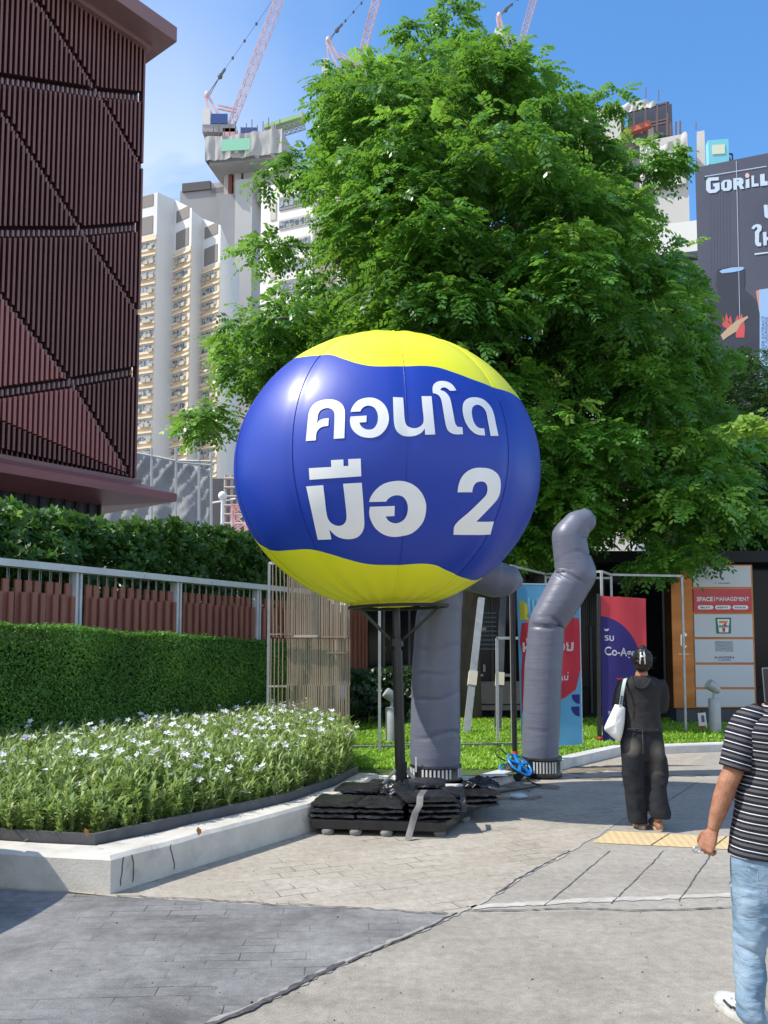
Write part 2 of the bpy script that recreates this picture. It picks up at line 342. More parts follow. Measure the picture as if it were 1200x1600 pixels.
# ================================================================== LAWN, ITS KERB
LZ = .12
kf = [gp(596,1247), gp(718,1246), gp(800,1222), gp(880,1202), gp(955,1184), gp(972,1180), gp(1040,1178), gp(1145,1174), Vector((9,13.6,0)), Vector((16,14.6,0))]
def offset(poly, d):
    out = []
    for i, p in enumerate(poly):
        t = (poly[min(i+1,len(poly)-1)] - poly[max(i-1,0)]).normalized(); out.append(p + Vector((-t.y, t.x, 0)) * d)
    return out
m_kerb = M('kerb_concrete', (.62,.61,.58), .8, col2=(.48,.47,.44), vs=5, bump=.2, bs=50)
kb = offset(kf, .2); km = MB()
km.loft([[(f.x,f.y,-.02),(f.x,f.y,LZ-.012),(f.x+.01*(b.x-f.x),f.y+.06*(b.y-f.y),LZ+.005),(b.x,b.y,LZ+.005),(b.x,b.y,-.02)] for f, b in zip(kf, kb)])
struct(km.build('lawn_kerb', m_kerb))
slab = [kb[0]+Vector((-.02,0,0)), kb[1], kb[2], gp(796,1213,LZ), gp(700,1212,LZ), gp(575,1211,LZ), gp(560,1222,LZ)]
m_slab = M('pale_slab', (.72,.70,.65), .75, col2=(.62,.60,.55), vs=3)
sheet('kerb_slab', slab, m_slab, LZ + .001)
m_soil = M('lawn_soil', (.045,.075,.02), .9, col2=(.07,.12,.025), vs=8)
lawn = [gp(575,1211,LZ), gp(700,1212,LZ), gp(796,1213,LZ)] + kb[3:] + [Vector((16,17.2,0)), Vector((-2.2,17.2,0)), Vector((-2.2,12.8,0)), Vector((-.9,11.2,0))]
sheet('lawn_base', lawn, m_soil, LZ - .004)
def inside(poly, x, y):
    r = np.zeros(len(x), bool); n = len(poly)
    for i in range(n):
        a, b = poly[i], poly[(i+1) % n]
        c = ((a[1] > y) != (b[1] > y)) & (x < (b[0]-a[0]) * (y-a[1]) / ((b[1]-a[1]) or 1e-9) + a[0]); r ^= c
    return r
def blades(name, base, ln, wd, leanmax, mat, tint, kind_label, curl=.5, az=None, z2=.5):
    """bent leaf blades: base (n,3); two quads each"""
    n = len(base); a = rng.uniform(0, 2*math.pi, n) if az is None else az
    lean = rng.uniform(.1, 1, n) * leanmax
    d = np.stack([np.cos(a)*np.sin(lean), np.sin(a)*np.sin(lean), np.cos(lean)], 1)
    lean2 = np.minimum(lean + curl, 2.6); d2 = np.stack([np.cos(a)*np.sin(lean2), np.sin(a)*np.sin(lean2), np.cos(lean2)], 1)
    s = np.stack([-np.sin(a), np.cos(a), np.zeros(n)], 1); w = (wd * rng.uniform(.7, 1.3, n))[:, None]; l = (ln * rng.uniform(.6, 1.35, n))[:, None]
    p0 = base; p1 = base + d*l*.5; p2 = p1 + d2*l*.5
    V = np.stack([p0 - s*w*.35, p0 + s*w*.35, p1 + s*w, p1 - s*w, p2 + s*w*.18, p2 - s*w*.18], 1).reshape(-1, 3)
    i = np.arange(n)[:, None] * 6
    Fq = np.concatenate([i + np.array([[0,1,2,3]]), i + np.array([[3,2,4,5]])], 1).reshape(-1, 4)
    return np_mesh(name, V, Fq, mat, tint=np.repeat(tint, 2))
m_grass = leafmat('lawn_grass', (.19,.40,.03), (.31,.55,.05), (.46,.66,.12), tcol=(.42,.66,.06), tw=.5)
N = 110000
bx = rng.uniform(-2.2, 10, N); by = 10.2 + 7.4 * rng.uniform(0, 1, N) ** 1.25; ok = inside([(p.x, p.y) for p in lawn], bx, by)
base = np.stack([bx[ok], by[ok], np.full(ok.sum(), LZ - .004)], 1)
cl = np.array([mnoise.noise(Vector((x*1.3, y*1.3, 0))) for x, y in base[:, :2]])
gr = blades('grass', base, .062, .011, 1.15, m_grass, np.clip(.5 + cl*.5 + rng.normal(0, .22, len(base)), 0, 1), '')
tag(gr, 'short bright green grass of the lawn behind the kerb', 'grass', kind='stuff')

# ================================================================== PLANTER BED
BR = [KC, gp(483,1300), gp(556,1268), gp(592,1243)]       # right side of the planter, walking away
KH = .235
front_l = KC + Vector((-10.2, 2.3, 0))
pk = empty('planter_kerb', KC, 'low white concrete kerb with flaking dirty paint round the flower bed', 'kerb')
outer = [front_l] + BR; d1 = offset(outer, .22)
# mitre the corner
d1[1] = KC + Vector((.0,.30,0)) + Vector((-.20,0,0))
m_pk = M('white_kerb_paint', (.60,.57,.50), .8, col2=(.49,.46,.40), vs=5, bump=.15, bs=60)
t_ = m_pk.node_tree; n_ = t_.nodes.new('ShaderNodeTexNoise'); n_.inputs['Scale'].default_value = 4.5; n_.inputs['Detail'].default_value = 10; n_.inputs['Roughness'].default_value = .72
r_ = t_.nodes.new('ShaderNodeMapRange'); r_.inputs['From Min'].default_value = .55; r_.inputs['From Max'].default_value = .68; r_.inputs['To Max'].default_value = .55
x_ = t_.nodes.new('ShaderNodeMixRGB'); x_.inputs[2].default_value = (.30,.275,.235,1); pb = t_.nodes['Principled BSDF']
src = pb.inputs['Base Color'].links[0].from_socket; tco = t_.nodes.new('ShaderNodeTexCoord')
t_.links.new(tco.outputs['Object'], n_.inputs['Vector']); t_.links.new(n_.outputs['Fac'], r_.inputs['Value']); t_.links.new(r_.outputs[0], x_.inputs[0]); t_.links.new(src, x_.inputs[1]); t_.links.new(x_.outputs[0], pb.inputs['Base Color'])
m = MB(); rings = []
fine_o, fine_i = [], []
for a in range(len(outer) - 1):
    n = 24
    for i in range(n): fine_o.append(outer[a].lerp(outer[a+1], i/n)); fine_i.append(d1[a].lerp(d1[a+1], i/n))
fine_o.append(outer[-1]); fine_i.append(d1[-1])
for o_, i_ in zip(fine_o, fine_i):
    j = .006 * mnoise.noise(o_ * 6); z1 = KH + .008 * mnoise.noise(o_ * 3.1)
    c = o_.lerp(i_, .1 + abs(j)); oo = o_ + (i_ - o_) * j * 2
    rings.append([(oo.x,oo.y,-.02),(oo.x,oo.y,z1-.025),(c.x,c.y,z1),(i_.x,i_.y,z1),(i_.x,i_.y,-.02)])
m.loft(rings); m.build('kerb_body', m_pk, pk)
m = MB(); kd = (BR[1]-KC).normalized(); kn = Vector((kd.y,-kd.x,0)); rk = random.Random(4)
for s0 in (.10,.17,.52):
    P0 = None; zz = KH - .02; off_ = 0
    while zz > .01:
        q = KC + kd*(s0+off_) + kn*.004; q.z = zz
        if P0 is not None: m.poly([P0 - kd*.004, P0 + kd*.004, q + kd*.004, q - kd*.004])
        P0 = q; zz -= .03; off_ += rk.uniform(-.008,.014)
m.build('kerb_cracks', M('kerb_crack', (.07,.065,.06), .9), pk)
m_edge = M('dark_edging', (.055,.058,.065), .55, col2=(.09,.09,.095), vs=7)
e1 = offset(outer, .235); e1[1] = d1[1] + Vector((-.015,.02,0)); e2 = offset(outer, .262); e2[1] = d1[1] + Vector((-.04,.05,0))
m = MB(); m.loft([[(a.x,a.y,.1),(a.x,a.y,KH+.075),(b.x,b.y,KH+.075),(b.x,b.y,.1)] for a, b in zip(e1, e2)]); m.build('metal_edging', m_edge, pk)
HP1, HP2 = Vector((at(0,1000,9.3).x,9.3,0)), Vector((at(418,1000,13.9).x,13.9,0)); HPM = HP2.copy(); HP2 = HP2 + (HP2-HP1)*.42; hd = (HP2 - HP1).normalized(); hn = Vector((hd.y, -hd.x, 0))
bed = [e2[0], e2[1], e2[2], e2[3], e2[4], Vector((-.42,10.6,0)), Vector((-1.1,12.2,0))] + [HP2 + hn*.3, HP1 + hn*.3, HP1 - hd*.9 + hn*.3, Vector((-12,8.6,0))]
sheet('planter_soil', bed, M('dark_soil', (.045,.035,.025), .95, col2=(.07,.055,.04), vs=20), KH - .03)
# stems with narrow leaves
bp = [(p.x, p.y) for p in bed]
N = 15000
sx = rng.uniform(-6.5, .1, N); sy = rng.uniform(5.6, 13.5, N); ok = inside(bp, sx, sy)
# stay a little inside the edging
ok &= inside([(p[0]*1.0 - .03, p[1] + .03) for p in bp], sx, sy)
sx, sy = sx[ok], sy[ok]
vis = (sx > -.50*sy - .6); sx, sy = sx[vis], sy[vis]; n = len(sx)
dfront = np.minimum(1, np.maximum(0, (sy - (5.8 - (.225*(sx+1.8))))) / .9)
kr = np.array([0.0]*n)
hgt = (.23 + .19*dfront) * rng.uniform(.7, 1.2, n) + .08*np.array([mnoise.noise(Vector((x*1.1, y*1.1, 3))) for x, y in zip(sx, sy)])
right = np.clip((-.65 - (sx - (sy-7.33)*.62)) / .8 , .45, 1); hgt *= right
lean = rng.normal(0, .16, (n, 2)); lean[:, 0] += .08 * (1 - right)*3
per = 26
tpos = rng.uniform(.08, 1, (n, per))
lx = sx[:, None] + lean[:, 0:1]*hgt[:, None]*tpos; ly = sy[:, None] + lean[:, 1:2]*hgt[:, None]*tpos; lz = KH - .03 + hgt[:, None]*tpos
base = np.stack([lx.ravel(), ly.ravel(), lz.ravel()], 1)
tint = np.clip(.30 + .45*tpos.ravel()**2 * 0 + rng.normal(.12, .25, n*per), 0, 1)
m_fl = leafmat('flower_plant_leaf', (.17,.26,.075), (.37,.48,.16), (.54,.60,.28), tcol=(.36,.5,.07), tw=.4, rough=.5)
fb = blades('flowering_plants', base, .095, .0095, 1.05, m_fl, tint, '', curl=.6)
tag(fb, 'bed of narrow leaved green flowering plants inside the white kerb', 'flower bed', kind='stuff')
# blossoms: five petals each
top = np.argsort(-rng.uniform(0, 1, n) * (.45 + .55*dfront) * np.where(sy > 6.6, 1.25, .8))[:900]
m = MB(); rnd = random.Random(5)
for k in top:
    h = hgt[k] * rnd.uniform(.95, 1.12)
    cpos = Vector((sx[k] + lean[k,0]*h, sy[k] + lean[k,1]*h, KH - .03 + h + .02)); r = rnd.uniform(.024, .040)
    nrm = Vector((rnd.uniform(-.7,.6), rnd.uniform(-.9,.3), 1)).normalized(); q = nrm.to_track_quat('Z', 'Y')
    m.cur = 1 if rnd.random() < .05 else 0
    for j in range(5):
        a = j * 1.2566 + rnd.random()*.2; w = .5
        pts = [(0,0,-.25*r), (r*.8*math.cos(a-w), r*.8*math.sin(a-w), .1*r), (r*1.25*math.cos(a), r*1.25*math.sin(a), .05*r), (r*.8*math.cos(a+w), r*.8*math.sin(a+w), .1*r)]
        m.poly([cpos + q @ Vector(p) for p in pts])
tag(m.build('blossoms', [M('white_petal', (.82,.82,.84), .6, trans=.25), M('lilac_petal', (.42,.30,.62), .6, trans=.25)]), 'small white blossoms with a few lilac ones over the flower bed', 'flowers', kind='stuff')
# fallen dry leaves in the bed
m_dry = M('dry_leaf', (.42,.19,.04), .7, trans=.2)
for (px, py) in ((127,1308),(305,1306)):
    b = gp(px, py, KH+.1); m = MB()
    pts = [Vector((0,0,0)), Vector((.022,-.02,.02)), Vector((.026,-.03,.045)), Vector((.006,-.05,.07)), Vector((-.012,-.02,.04))]
    m.poly([b + Vector((-.0,.1,-.02)) + p for p in pts])
    tag(m.build('dry_leaf', m_dry), 'curled orange dry leaf ' + ('near the front corner of the flower bed' if px < 200 else 'at the kerb side of the flower bed'), 'leaf')

# ================================================================== CLIPPED HEDGE
def quads_cloud(pos, nrm, size, asp, jitter):
    """single leaf quads (diamond) facing roughly nrm"""
    n = len(pos); nr = nrm + rng.normal(0, jitter, (n, 3)); nr /= np.linalg.norm(nr, axis=1)[:, None]
    t = rng.normal(0, 1, (n, 3)); t -= (t*nr).sum(1)[:, None]*nr; t /= np.linalg.norm(t, axis=1)[:, None]; b = np.cross(nr, t)
    L_ = (size * rng.uniform(.65, 1.35, n))[:, None]; W_ = L_ * asp
    V = np.stack([pos - t*L_, pos + b*W_*.8 - t*L_*.1, pos + t*L_, pos - b*W_*.8 - t*L_*.1], 1).reshape(-1, 3)
    return V, np.arange(n*4).reshape(n, 4)
m_hedge = leafmat('hedge_leaf', (.075,.185,.027), (.16,.36,.05), (.30,.52,.09), tcol=(.2,.4,.04), tw=.35, rough=.5)
hz1, hz2 = at(0,975,9.3).z, at(418,1003,13.9).z
HL = (HP2-HP1).length + 1.2; HB = HP2 - hd * HL     # hedge runs off to the left of the frame
hg = empty('clipped_hedge', HP2 - hd*HL/2 - hn*.35, 'long clipped dark green hedge below the red slat fence', 'hedge')
def hedge_pts(n):
    s = rng.uniform(0, HL, n); u = rng.uniform(0, 1, n)
    face = rng.uniform(0, 1, n) < .72
    z = np.where(face, u*1.72, 1.72); dpt = np.where(face, 0, u*.75)
    return s, z, dpt, face
n = 120000
s, z, dp, face = hedge_pts(n)
topz = hz1 + (hz2 - hz1) * (s - 1.2) / (HPM-HP1).length
bmpv = np.array([mnoise.noise(Vector((a*1.1, b*1.4, 5))) + .5*mnoise.noise(Vector((a*3.3, b*3.0, 8))) for a, b in zip(s, z + dp)])
out = .05*bmpv + rng.normal(0, .025, n)
rnd_edge = np.where(face & (z > 1.6), (z-1.6)*-.5, 0)
P = np.zeros((n, 3))
for k in range(3):
    P[:, k] = HB[k] + hd[k]*s + hn[k]*(np.where(face, out + rnd_edge, -dp))
P[:, 2] = np.where(face, z*topz/1.72, topz + out*.8)
nrm = np.where(face[:, None], np.array([hn.x, hn.y, .35])[None], np.array([0, 0, 1.0])[None])
Vq, Fq = quads_cloud(P, nrm, .021, .55, .55)
np_mesh('hedge_leaves', Vq - np.array(hg.location)[None], Fq, m_hedge, hg, tint=np.clip(.45 + .35*bmpv + rng.normal(0, .22, n), 0, 1))
m = MB(); m.prism([HB + hn*-.07, HP2 + hn*-.07 - hd*.03, HP2 - hn*.72 - hd*.03, HB - hn*.72], (0, 0, 1.62)); m.build('hedge_core', M('hedge_twigs', (.012,.025,.008), .9), hg)
# strap leaved ground cover along the hedge foot
N = 9000; s = rng.uniform(0, HL, N); w = rng.uniform(.05, .5, N)
base = np.stack([HB.x + hd.x*s + hn.x*w, HB.y + hd.y*s + hn.y*w, np.full(N, KH - .03)], 1)
m_lir = leafmat('strap_leaf', (.018,.045,.022), (.035,.085,.035), (.07,.13,.06), tw=.2, rough=.35)
tag(blades('ground_cover', base, .50, .012, .75, m_lir, np.clip(rng.normal(.5, .25, N), 0, 1), '', curl=.9), 'dark strap leaved ground cover along the foot of the hedge', 'ground cover', kind='stuff')

# ================================================================== RED SLAT FENCE
FA, FB = at(0,870,10.3), at(424,921,15.0); fd = (FB - FA); fd.z = 0; FLn = fd.length; fd.normalize(); fnn = Vector((fd.y, -fd.x, 0))
FZ = (FA.z + FB.z) / 2; print('FENCE', FA.z, FB.z, FLn)
F0 = Vector((FA.x, FA.y, 0))
fen = empty('slat_fence', F0 + fd*FLn/2, 'red brown slat fence with white top rail behind the clipped hedge', 'fence')
m_rail = M('pale_rail_paint', (.70,.72,.73), .45, col2=(.6,.62,.64), vs=3)
m_red = M('red_slat', (.38,.15,.105), .55, col2=(.31,.12,.085), vs=5, stretch=(1,1,.3))
m_rod = M('fence_rod', (.35,.36,.36), .45, .5)
def onf(s, off=0, z=0): return F0 + fd*s + fnn*off + Vector((0,0,z))
m = MB()
def obx(m, s0, s1, o0, o1, z0, z1): m.prism([onf(s0,o0,z0), onf(s1,o0,z0), onf(s1,o1,z0), onf(s0,o1,z0)], (0,0,z1-z0))
S0, S1 = -2.4, FLn*1.62
seg = [S0] + [-.6 + 1.45*k for k in range(1, 7)] + [S1]
for a, b in zip(seg[:-1], seg[1:]): obx(m, a + .004, b - .004, -.1, .1, FZ - .07, FZ + .02)
m.build('top_rail', m_rail, fen)
post_s = [-1.6]
for px in (120, 277, 402, 492):
    d = ray(px, 930); k = (F0.x*d.y - F0.y*d.x) / (fd.y*d.x - fd.x*d.y); post_s.append(k)
for k in post_s:
    m = MB(); obx(m, k-.055, k-.015, -.07, .05, 0, FZ-.073); obx(m, k+.02, k+.05, -.07, .05, 0, FZ-.073); obx(m, k-.015, k+.02, -.06, -.03, 0, FZ-.075); m.build('post', m_rail, fen)
m = MB(); mr = MB(); sp = .158; rnd = random.Random(3); k = S0
while k < S1:
    if min(abs(k - q) for q in post_s) > .09:
        w = .062 + rnd.uniform(-.01, .012); j = rnd.uniform(-.02,.02)
        obx(m, k-w+j, k+w*.35+j, -.05, -.012, .9, FZ-.22); obx(m, k-w*.1+j, k+w*.95+j, .01, .045, .9, FZ-.385 + rnd.uniform(-.012,.012))
        m.cur = 1; m.bar(onf(k, -.03, FZ-.45), onf(k, -.03, FZ-.075), .012); m.bar(onf(k+.05, -.06, FZ-.45), onf(k+.05, -.06, FZ-.075), .01); m.cur = 0
    k += sp
m.build('slat_panel', [m_red, m_rod], fen)

# ================================================================== BROAD LEAVED SHRUBS BEHIND THE FENCE
m_shrub = leafmat('broad_leaf', (.030,.085,.018), (.075,.19,.03), (.26,.46,.06), tw=.3, rough=.5, spec=.4)
def rosettes(centers, normals, r, nl, tints, asp=.42):
    n = len(centers); nr = normals / np.linalg.norm(normals, axis=1)[:, None]
    t = rng.normal(0, 1, (n, 3)); t -= (t*nr).sum(1)[:, None]*nr; t /= np.linalg.norm(t, axis=1)[:, None]; b = np.cross(nr, t)
    Vs, ts = [], []
    for j in range(nl):
        a = 2*math.pi*(j/nl) + rng.uniform(-.3, .3, n); el = rng.uniform(.05, .75, n)
        d = (t*np.cos(a)[:, None] + b*np.sin(a)[:, None])*np.cos(el)[:, None] + nr*np.sin(el)[:, None]
        sd = np.cross(nr, d); sd /= np.linalg.norm(sd, axis=1)[:, None]
        L_ = (r*rng.uniform(.7, 1.25, n))[:, None]; up = nr*L_*.10
        p0 = centers; p1 = centers + d*L_*.6 + up; p2 = centers + d*L_
        Vs.append(np.stack([p0, p1 + sd*L_*asp, p2, p1 - sd*L_*asp], 1)); ts.append(np.clip(tints + rng.normal(0, .1, n), 0, 1))
    V = np.concatenate(Vs).reshape(-1, 3); return V, np.arange(len(V)).reshape(-1, 4), np.concatenate(ts)
shr = empty('broad_leaved_hedge', onf(FLn/2, -1.3), 'tall bushy broad leaved hedge above and behind the red slat fence', 'hedge')
n = 7600; s = rng.uniform(-2.4, FLn*1.5, n); u = rng.uniform(0, 1, n)
lump = np.array([mnoise.noise(Vector((a*.9, 0, 1))) + .6*mnoise.noise(Vector((a*2.3, 4, 1))) for a in s])
ztop = np.interp(s, [-5, 0, 1.2, 2.6, 4.0, FLn*1.5], [at(20,783,10.6).z, at(20,783,10.6).z, at(130,790,11.5).z, at(230,812,12.8).z, at(330,822,14.2).z, at(420,840,16).z]) + .24*lump
dp = rng.uniform(0, 1, n)**1.5
zz = 1.5 + (ztop - 1.5) * np.sqrt(u); rr = np.clip(1 - ((zz - 1.5)/(ztop - 1.5))**4 * .7, .2, 1)
off = -.30 - dp*1.1 + .34*np.array([mnoise.noise(Vector((a*1.6, b*1.6, 9))) for a, b in zip(s, zz)]) - (1-rr)*.5
P = np.stack([F0.x + fd.x*s + fnn.x*off, F0.y + fd.y*s + fnn.y*off, zz], 1)
nm = np.stack([fnn.x + rng.normal(0,.5,n), fnn.y + rng.normal(0,.5,n), rng.uniform(.2, 1.4, n)], 1)
tn_ = np.clip(.22 + rng.normal(0, .15, n) + np.where((zz > ztop - .30) & (lump > -.1) & (s < 3.4), .62*rng.uniform(.3, 1.2, n), 0), 0, 1)  # upper left leaves tinted lighter to paint their sunlit tops
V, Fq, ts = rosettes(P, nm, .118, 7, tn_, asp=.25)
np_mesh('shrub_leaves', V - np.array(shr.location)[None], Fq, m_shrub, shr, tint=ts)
m = MB(); rnd = random.Random(8)
for k in range(40):
    a = rnd.uniform(-2.2, FLn*1.45); o_ = -rnd.uniform(.6, 1.1); m.tube([onf(a, o_, 0), onf(a+rnd.uniform(-.2,.2), o_, 1.6), onf(a+rnd.uniform(-.4,.4), o_+rnd.uniform(-.2,.3), 3.1)], [.03,.022,.01], 5)
m.build('shrub_stems', M('shrub_bark', (.09,.075,.055), .9), shr)

# grit, pebbles and scraps lying on the paving
m = MB(); rnd = random.Random(44)
for k in range(170):
    px_, py_ = rnd.uniform(60, 1180), rnd.choice([rnd.uniform(1290,1430), rnd.uniform(1430,1600)]); q = gp(px_, py_); r = rnd.uniform(.002,.006)*(1.6 if rnd.random() < .06 else 1)
    if (q - KC).x < .05 and q.y > 5.4: continue
    m.cur = rnd.choice([0,0,1,2]); a = rnd.random()*6; m.add([(q.x+r*math.cos(a+j*1.57)*rnd.uniform(.7,1.3), q.y+r*math.sin(a+j*1.57)*rnd.uniform(.7,1.3), .002) for j in range(4)] + [(q.x, q.y, .002+r*.9)], [(0,1,4),(1,2,4),(2,3,4),(3,0,4)])
tag(m.build('gravel', [M('grit_grey', (.16,.15,.14), .9), M('grit_dark', (.05,.045,.04), .9), M('grit_brown', (.25,.17,.10), .9)]), 'tiny grit and scraps scattered over the paving', 'grit', kind='stuff')
# ================================================================== ROUND ADVERTISING BALLOON
BC = Vector((0.0318, 8.35, 3.3754)); BA, BB, BCz = 1.5444, 1.25, 1.3923
def bhit(px, py):
    """point of the balloon's skin under a pixel of the photograph (nearest skin point outside the outline)"""
    d = ray(px, py).normalized(); o = Vector((0,0,CAMZ)) - BC; S = Vector((1/BA, 1/BB, 1/BCz))
    oo = Vector((o.x*S.x, o.y*S.y, o.z*S.z)); dd = Vector((d.x*S.x, d.y*S.y, d.z*S.z)); a = dd.dot(dd); b = oo.dot(dd); c = oo.dot(oo) - 1; D = b*b - a*c
    t = (-b - math.sqrt(D)) / a if D > 0 else -b / a
    q = (oo + dd*t).normalized(); return q                      # on the unit sphere
def az_of(q): return math.atan2(q.x, -q.y)
AZ0 = az_of(bhit(636,690)); NG = max(6, round(2*math.pi/(AZ0 - az_of(bhit(447,710))))); GA = 2*math.pi/NG
def bpt(q, lift=0.0):
    d = ((az_of(q) - AZ0 + GA/2) % GA) - GA/2; r_ = math.sqrt(max(0, 1 - q.z*q.z)); g = .0075*math.exp(-(d*r_/.05)**2) + .0022*(1-abs(q.z))*0     # welded seams pull the skin in
    pk = .004*math.exp(-((q.z + .93)/.10)**2)*math.sin(az_of(q)*26) + .002*math.exp(-((q.z - .95)/.10)**2)*math.sin(az_of(q)*22)                    # puckers at the poles
    p = Vector((q.x*BA, q.y*BB, q.z*BCz))*(1 - g + pk); nn = Vector((q.x/BA, q.y/BB, q.z/BCz)).normalized(); return BC + p + nn*lift
bal = empty('advertising_balloon', BC, 'big round blue and yellow balloon with white Thai lettering on a black pole', 'balloon')
m_bal, t, p = nt('balloon_vinyl'); Nn = t.nodes.new; K = t.links.new
tcn = Nn('ShaderNodeTexCoord'); sx_ = Nn('ShaderNodeSeparateXYZ'); K(tcn.outputs['Object'], sx_.inputs[0])
def math_node(op, a, b=None, v=None):
    n = Nn('ShaderNodeMath'); n.operation = op; K(a, n.inputs[0])
    if b is not None: K(b, n.inputs[1])
    if v is not None: n.inputs[1].default_value = v
    return n.outputs[0]
xs = math_node('DIVIDE', sx_.outputs['X'], v=BA); ys = math_node('DIVIDE', sx_.outputs['Y'], v=-BB)
az = math_node('ARCTAN2', xs, ys); azn = math_node('MULTIPLY_ADD', az, v=1/(2*math.pi)); azn.node.inputs[2].default_value = .5
zn = math_node('MULTIPLY_ADD', sx_.outputs['Z'], v=.5/BCz); zn.node.inputs[2].default_value = .5
def wave_curve(zoom_pts):
    pts = []
    for X, Y in zoom_pts:
        q = bhit(330 + .475*X, 480 + .475*Y); pts.append((math.atan2(q.x, -q.y)/(2*math.pi) + .5, q.z*.5 + .5))
    n = Nn('ShaderNodeFloatCurve'); cv = n.mapping.curves[0]; K(azn, n.inputs['Value'])
    z0 = (pts[0][1] + pts[-1][1]) / 2
    cv.points[0].location = (0, z0); cv.points[1].location = (1, z0)
    for a, b in pts: cv.points.new(a, b)
    for q in cv.points: q.handle_type = 'AUTO'
    n.mapping.update(); return n.outputs[0]
top_w = wave_curve([(262,167),(300,164),(340,159),(385,156),(440,172),(490,187),(535,194),(640,193),(735,196),(800,215),(870,241),(940,266),(990,284),(1014,302)])
bot_w = wave_curve([(128,765),(165,785),(205,801),(265,799),(325,797),(390,812),(450,830),(515,845),(600,848),(725,846),(775,866),(840,893),(870,898),(908,901)])
m1 = math_node('GREATER_THAN', zn, top_w); m2 = math_node('LESS_THAN', zn, bot_w); yel = math_node('MAXIMUM', m1, m2)
mx = Nn('ShaderNodeMixRGB'); mx.inputs[1].default_value = (.0,.034,.36,1); mx.inputs[2].default_value = (.80,.80,.012,1); K(yel, mx.inputs[0]); K(mx.outputs[0], p.inputs['Base Color'])
p.inputs['Roughness'].default_value = .47; p.inputs['Specular IOR Level'].default_value = .5; p.inputs['Coat Weight'].default_value = .25; p.inputs['Coat Roughness'].default_value = .30
nb = Nn('ShaderNodeTexNoise'); nb.inputs['Scale'].default_value = 1.3; nb.inputs['Detail'].default_value = 3; K(tcn.outputs['Object'], nb.inputs['Vector'])
bp_ = Nn('ShaderNodeBump'); bp_.inputs['Strength'].default_value = .12; bp_.inputs['Distance'].default_value = .06; K(nb.outputs['Fac'], bp_.inputs['Height']); K(bp_.outputs[0], p.inputs['Normal'])
m = MB(); nu, nv = 288, 90; rings = []
for i in range(nv + 1):
    th = math.pi*(i + .05)/(nv + .1)
    rings.append([bpt(Vector((math.sin(th)*math.cos(2*math.pi*j/nu), math.sin(th)*math.sin(2*math.pi*j/nu), -math.cos(th)))) for j in range(nu)])
m.loft(rings); m.build('envelope', m_bal, bal, smooth=True)
m_let = M('white_print', (.88,.88,.86), .4, col2=(.82,.83,.81), vs=3, spec=.5, coat=.1)
def smooth_poly(pts, sub=4, corner=42):
    """rounds gentle bends of an outline and keeps sharp corners"""
    n = len(pts); P = [Vector((a, b)) for a, b in pts]; out = []
    sharp = []
    for i in range(n):
        a = (P[i]-P[i-1]).normalized(); b = (P[(i+1)%n]-P[i]).normalized(); sharp.append(math.degrees(math.acos(max(-1,min(1,a.dot(b))))) > corner)
    for i in range(n):
        p0, p1, p2, p3 = P[i-1], P[i], P[(i+1)%n], P[(i+2)%n]; Ln = (p2-p1).length
        t1 = (p2-p1) if sharp[i] else (p2-p0).normalized()*Ln; t2 = (p2-p1) if sharp[(i+1)%n] else (p3-p1).normalized()*Ln
        straight = sharp[i] and sharp[(i+1)%n]
        for k in range(1 if straight else sub):
            u = k/(1 if straight else sub); h = 2*u**3-3*u*u+1; out.append(p1*h + t1*(u**3-2*u*u+u) + p2*(-2*u**3+3*u*u) + t2*(u**3-u*u))
    return out
def conform(polys, mapper, step):
    """fills 2-D outlines, cuts them by a fine grid and drapes them with mapper -> (verts, faces)"""
    V, Fs = [], []
    for pl in polys:
        bm = bmesh.new(); vv = [bm.verts.new((a.x, a.y, 0)) for a in pl]
        tri = tessellate_polygon([[Vector((a.x, a.y, 0)) for a in pl]])
        for tq in tri:
            try: bm.faces.new([vv[i] for i in tq])
            except ValueError: pass
        xs_ = [a.x for a in pl]; ys_ = [a.y for a in pl]
        for ax, lo, hi in ((0, min(xs_), max(xs_)), (1, min(ys_), max(ys_))):
            c = lo + step
            while c < hi:
                co = (c,0,0) if ax == 0 else (0,c,0); no = (1,0,0) if ax == 0 else (0,1,0)
                bmesh.ops.bisect_plane(bm, geom=bm.verts[:]+bm.edges[:]+bm.faces[:], plane_co=co, plane_no=no); c += step
        bm.verts.index_update(); b = len(V)
        V += [mapper(v.co.x, v.co.y) for v in bm.verts]; Fs += [[b + v.index for v in f.verts] for f in bm.faces]; bm.free()
    return V, Fs
def crop(pts, sc_, ox, oy): return [(ox + sc_*a, oy + sc_*b) for a, b in pts]
G1 = [(62,745),(76,600),(90,460),(102,400),(140,330),(200,285),(280,262),(350,258),(420,272),(480,310),(512,365),(520,420),(512,712),(388,720),(398,440),(388,400),(360,372),(320,360),(270,368),(228,395),(205,440),(198,500),(188,545),(215,510),(262,486),(330,478),(325,568),(260,578),(210,610),(185,660),(180,737)]
G2 = [(585,405),(600,360),(640,300),(700,258),(800,238),(880,250),(960,300),(1010,370),(1032,460),(1025,540),(985,620),(920,680),(850,705),(780,707),(700,688),(630,640),(590,580),(578,510),(585,460),(772,448),(770,524),(688,530),(700,560),(735,595),(790,612),(850,600),(890,550),(905,480),(895,410),(860,355),(800,332),(750,342),(715,370),(698,400)]
G3 = [(-45,232),(75,232),(85,370),(95,500),(120,560),(180,590),(240,590),(290,560),(313,510),(300,360),(288,222),(405,222),(448,668),(330,672),(326,598),(290,645),(220,680),(130,688),(60,675),(0,630),(-28,560),(-38,440)]
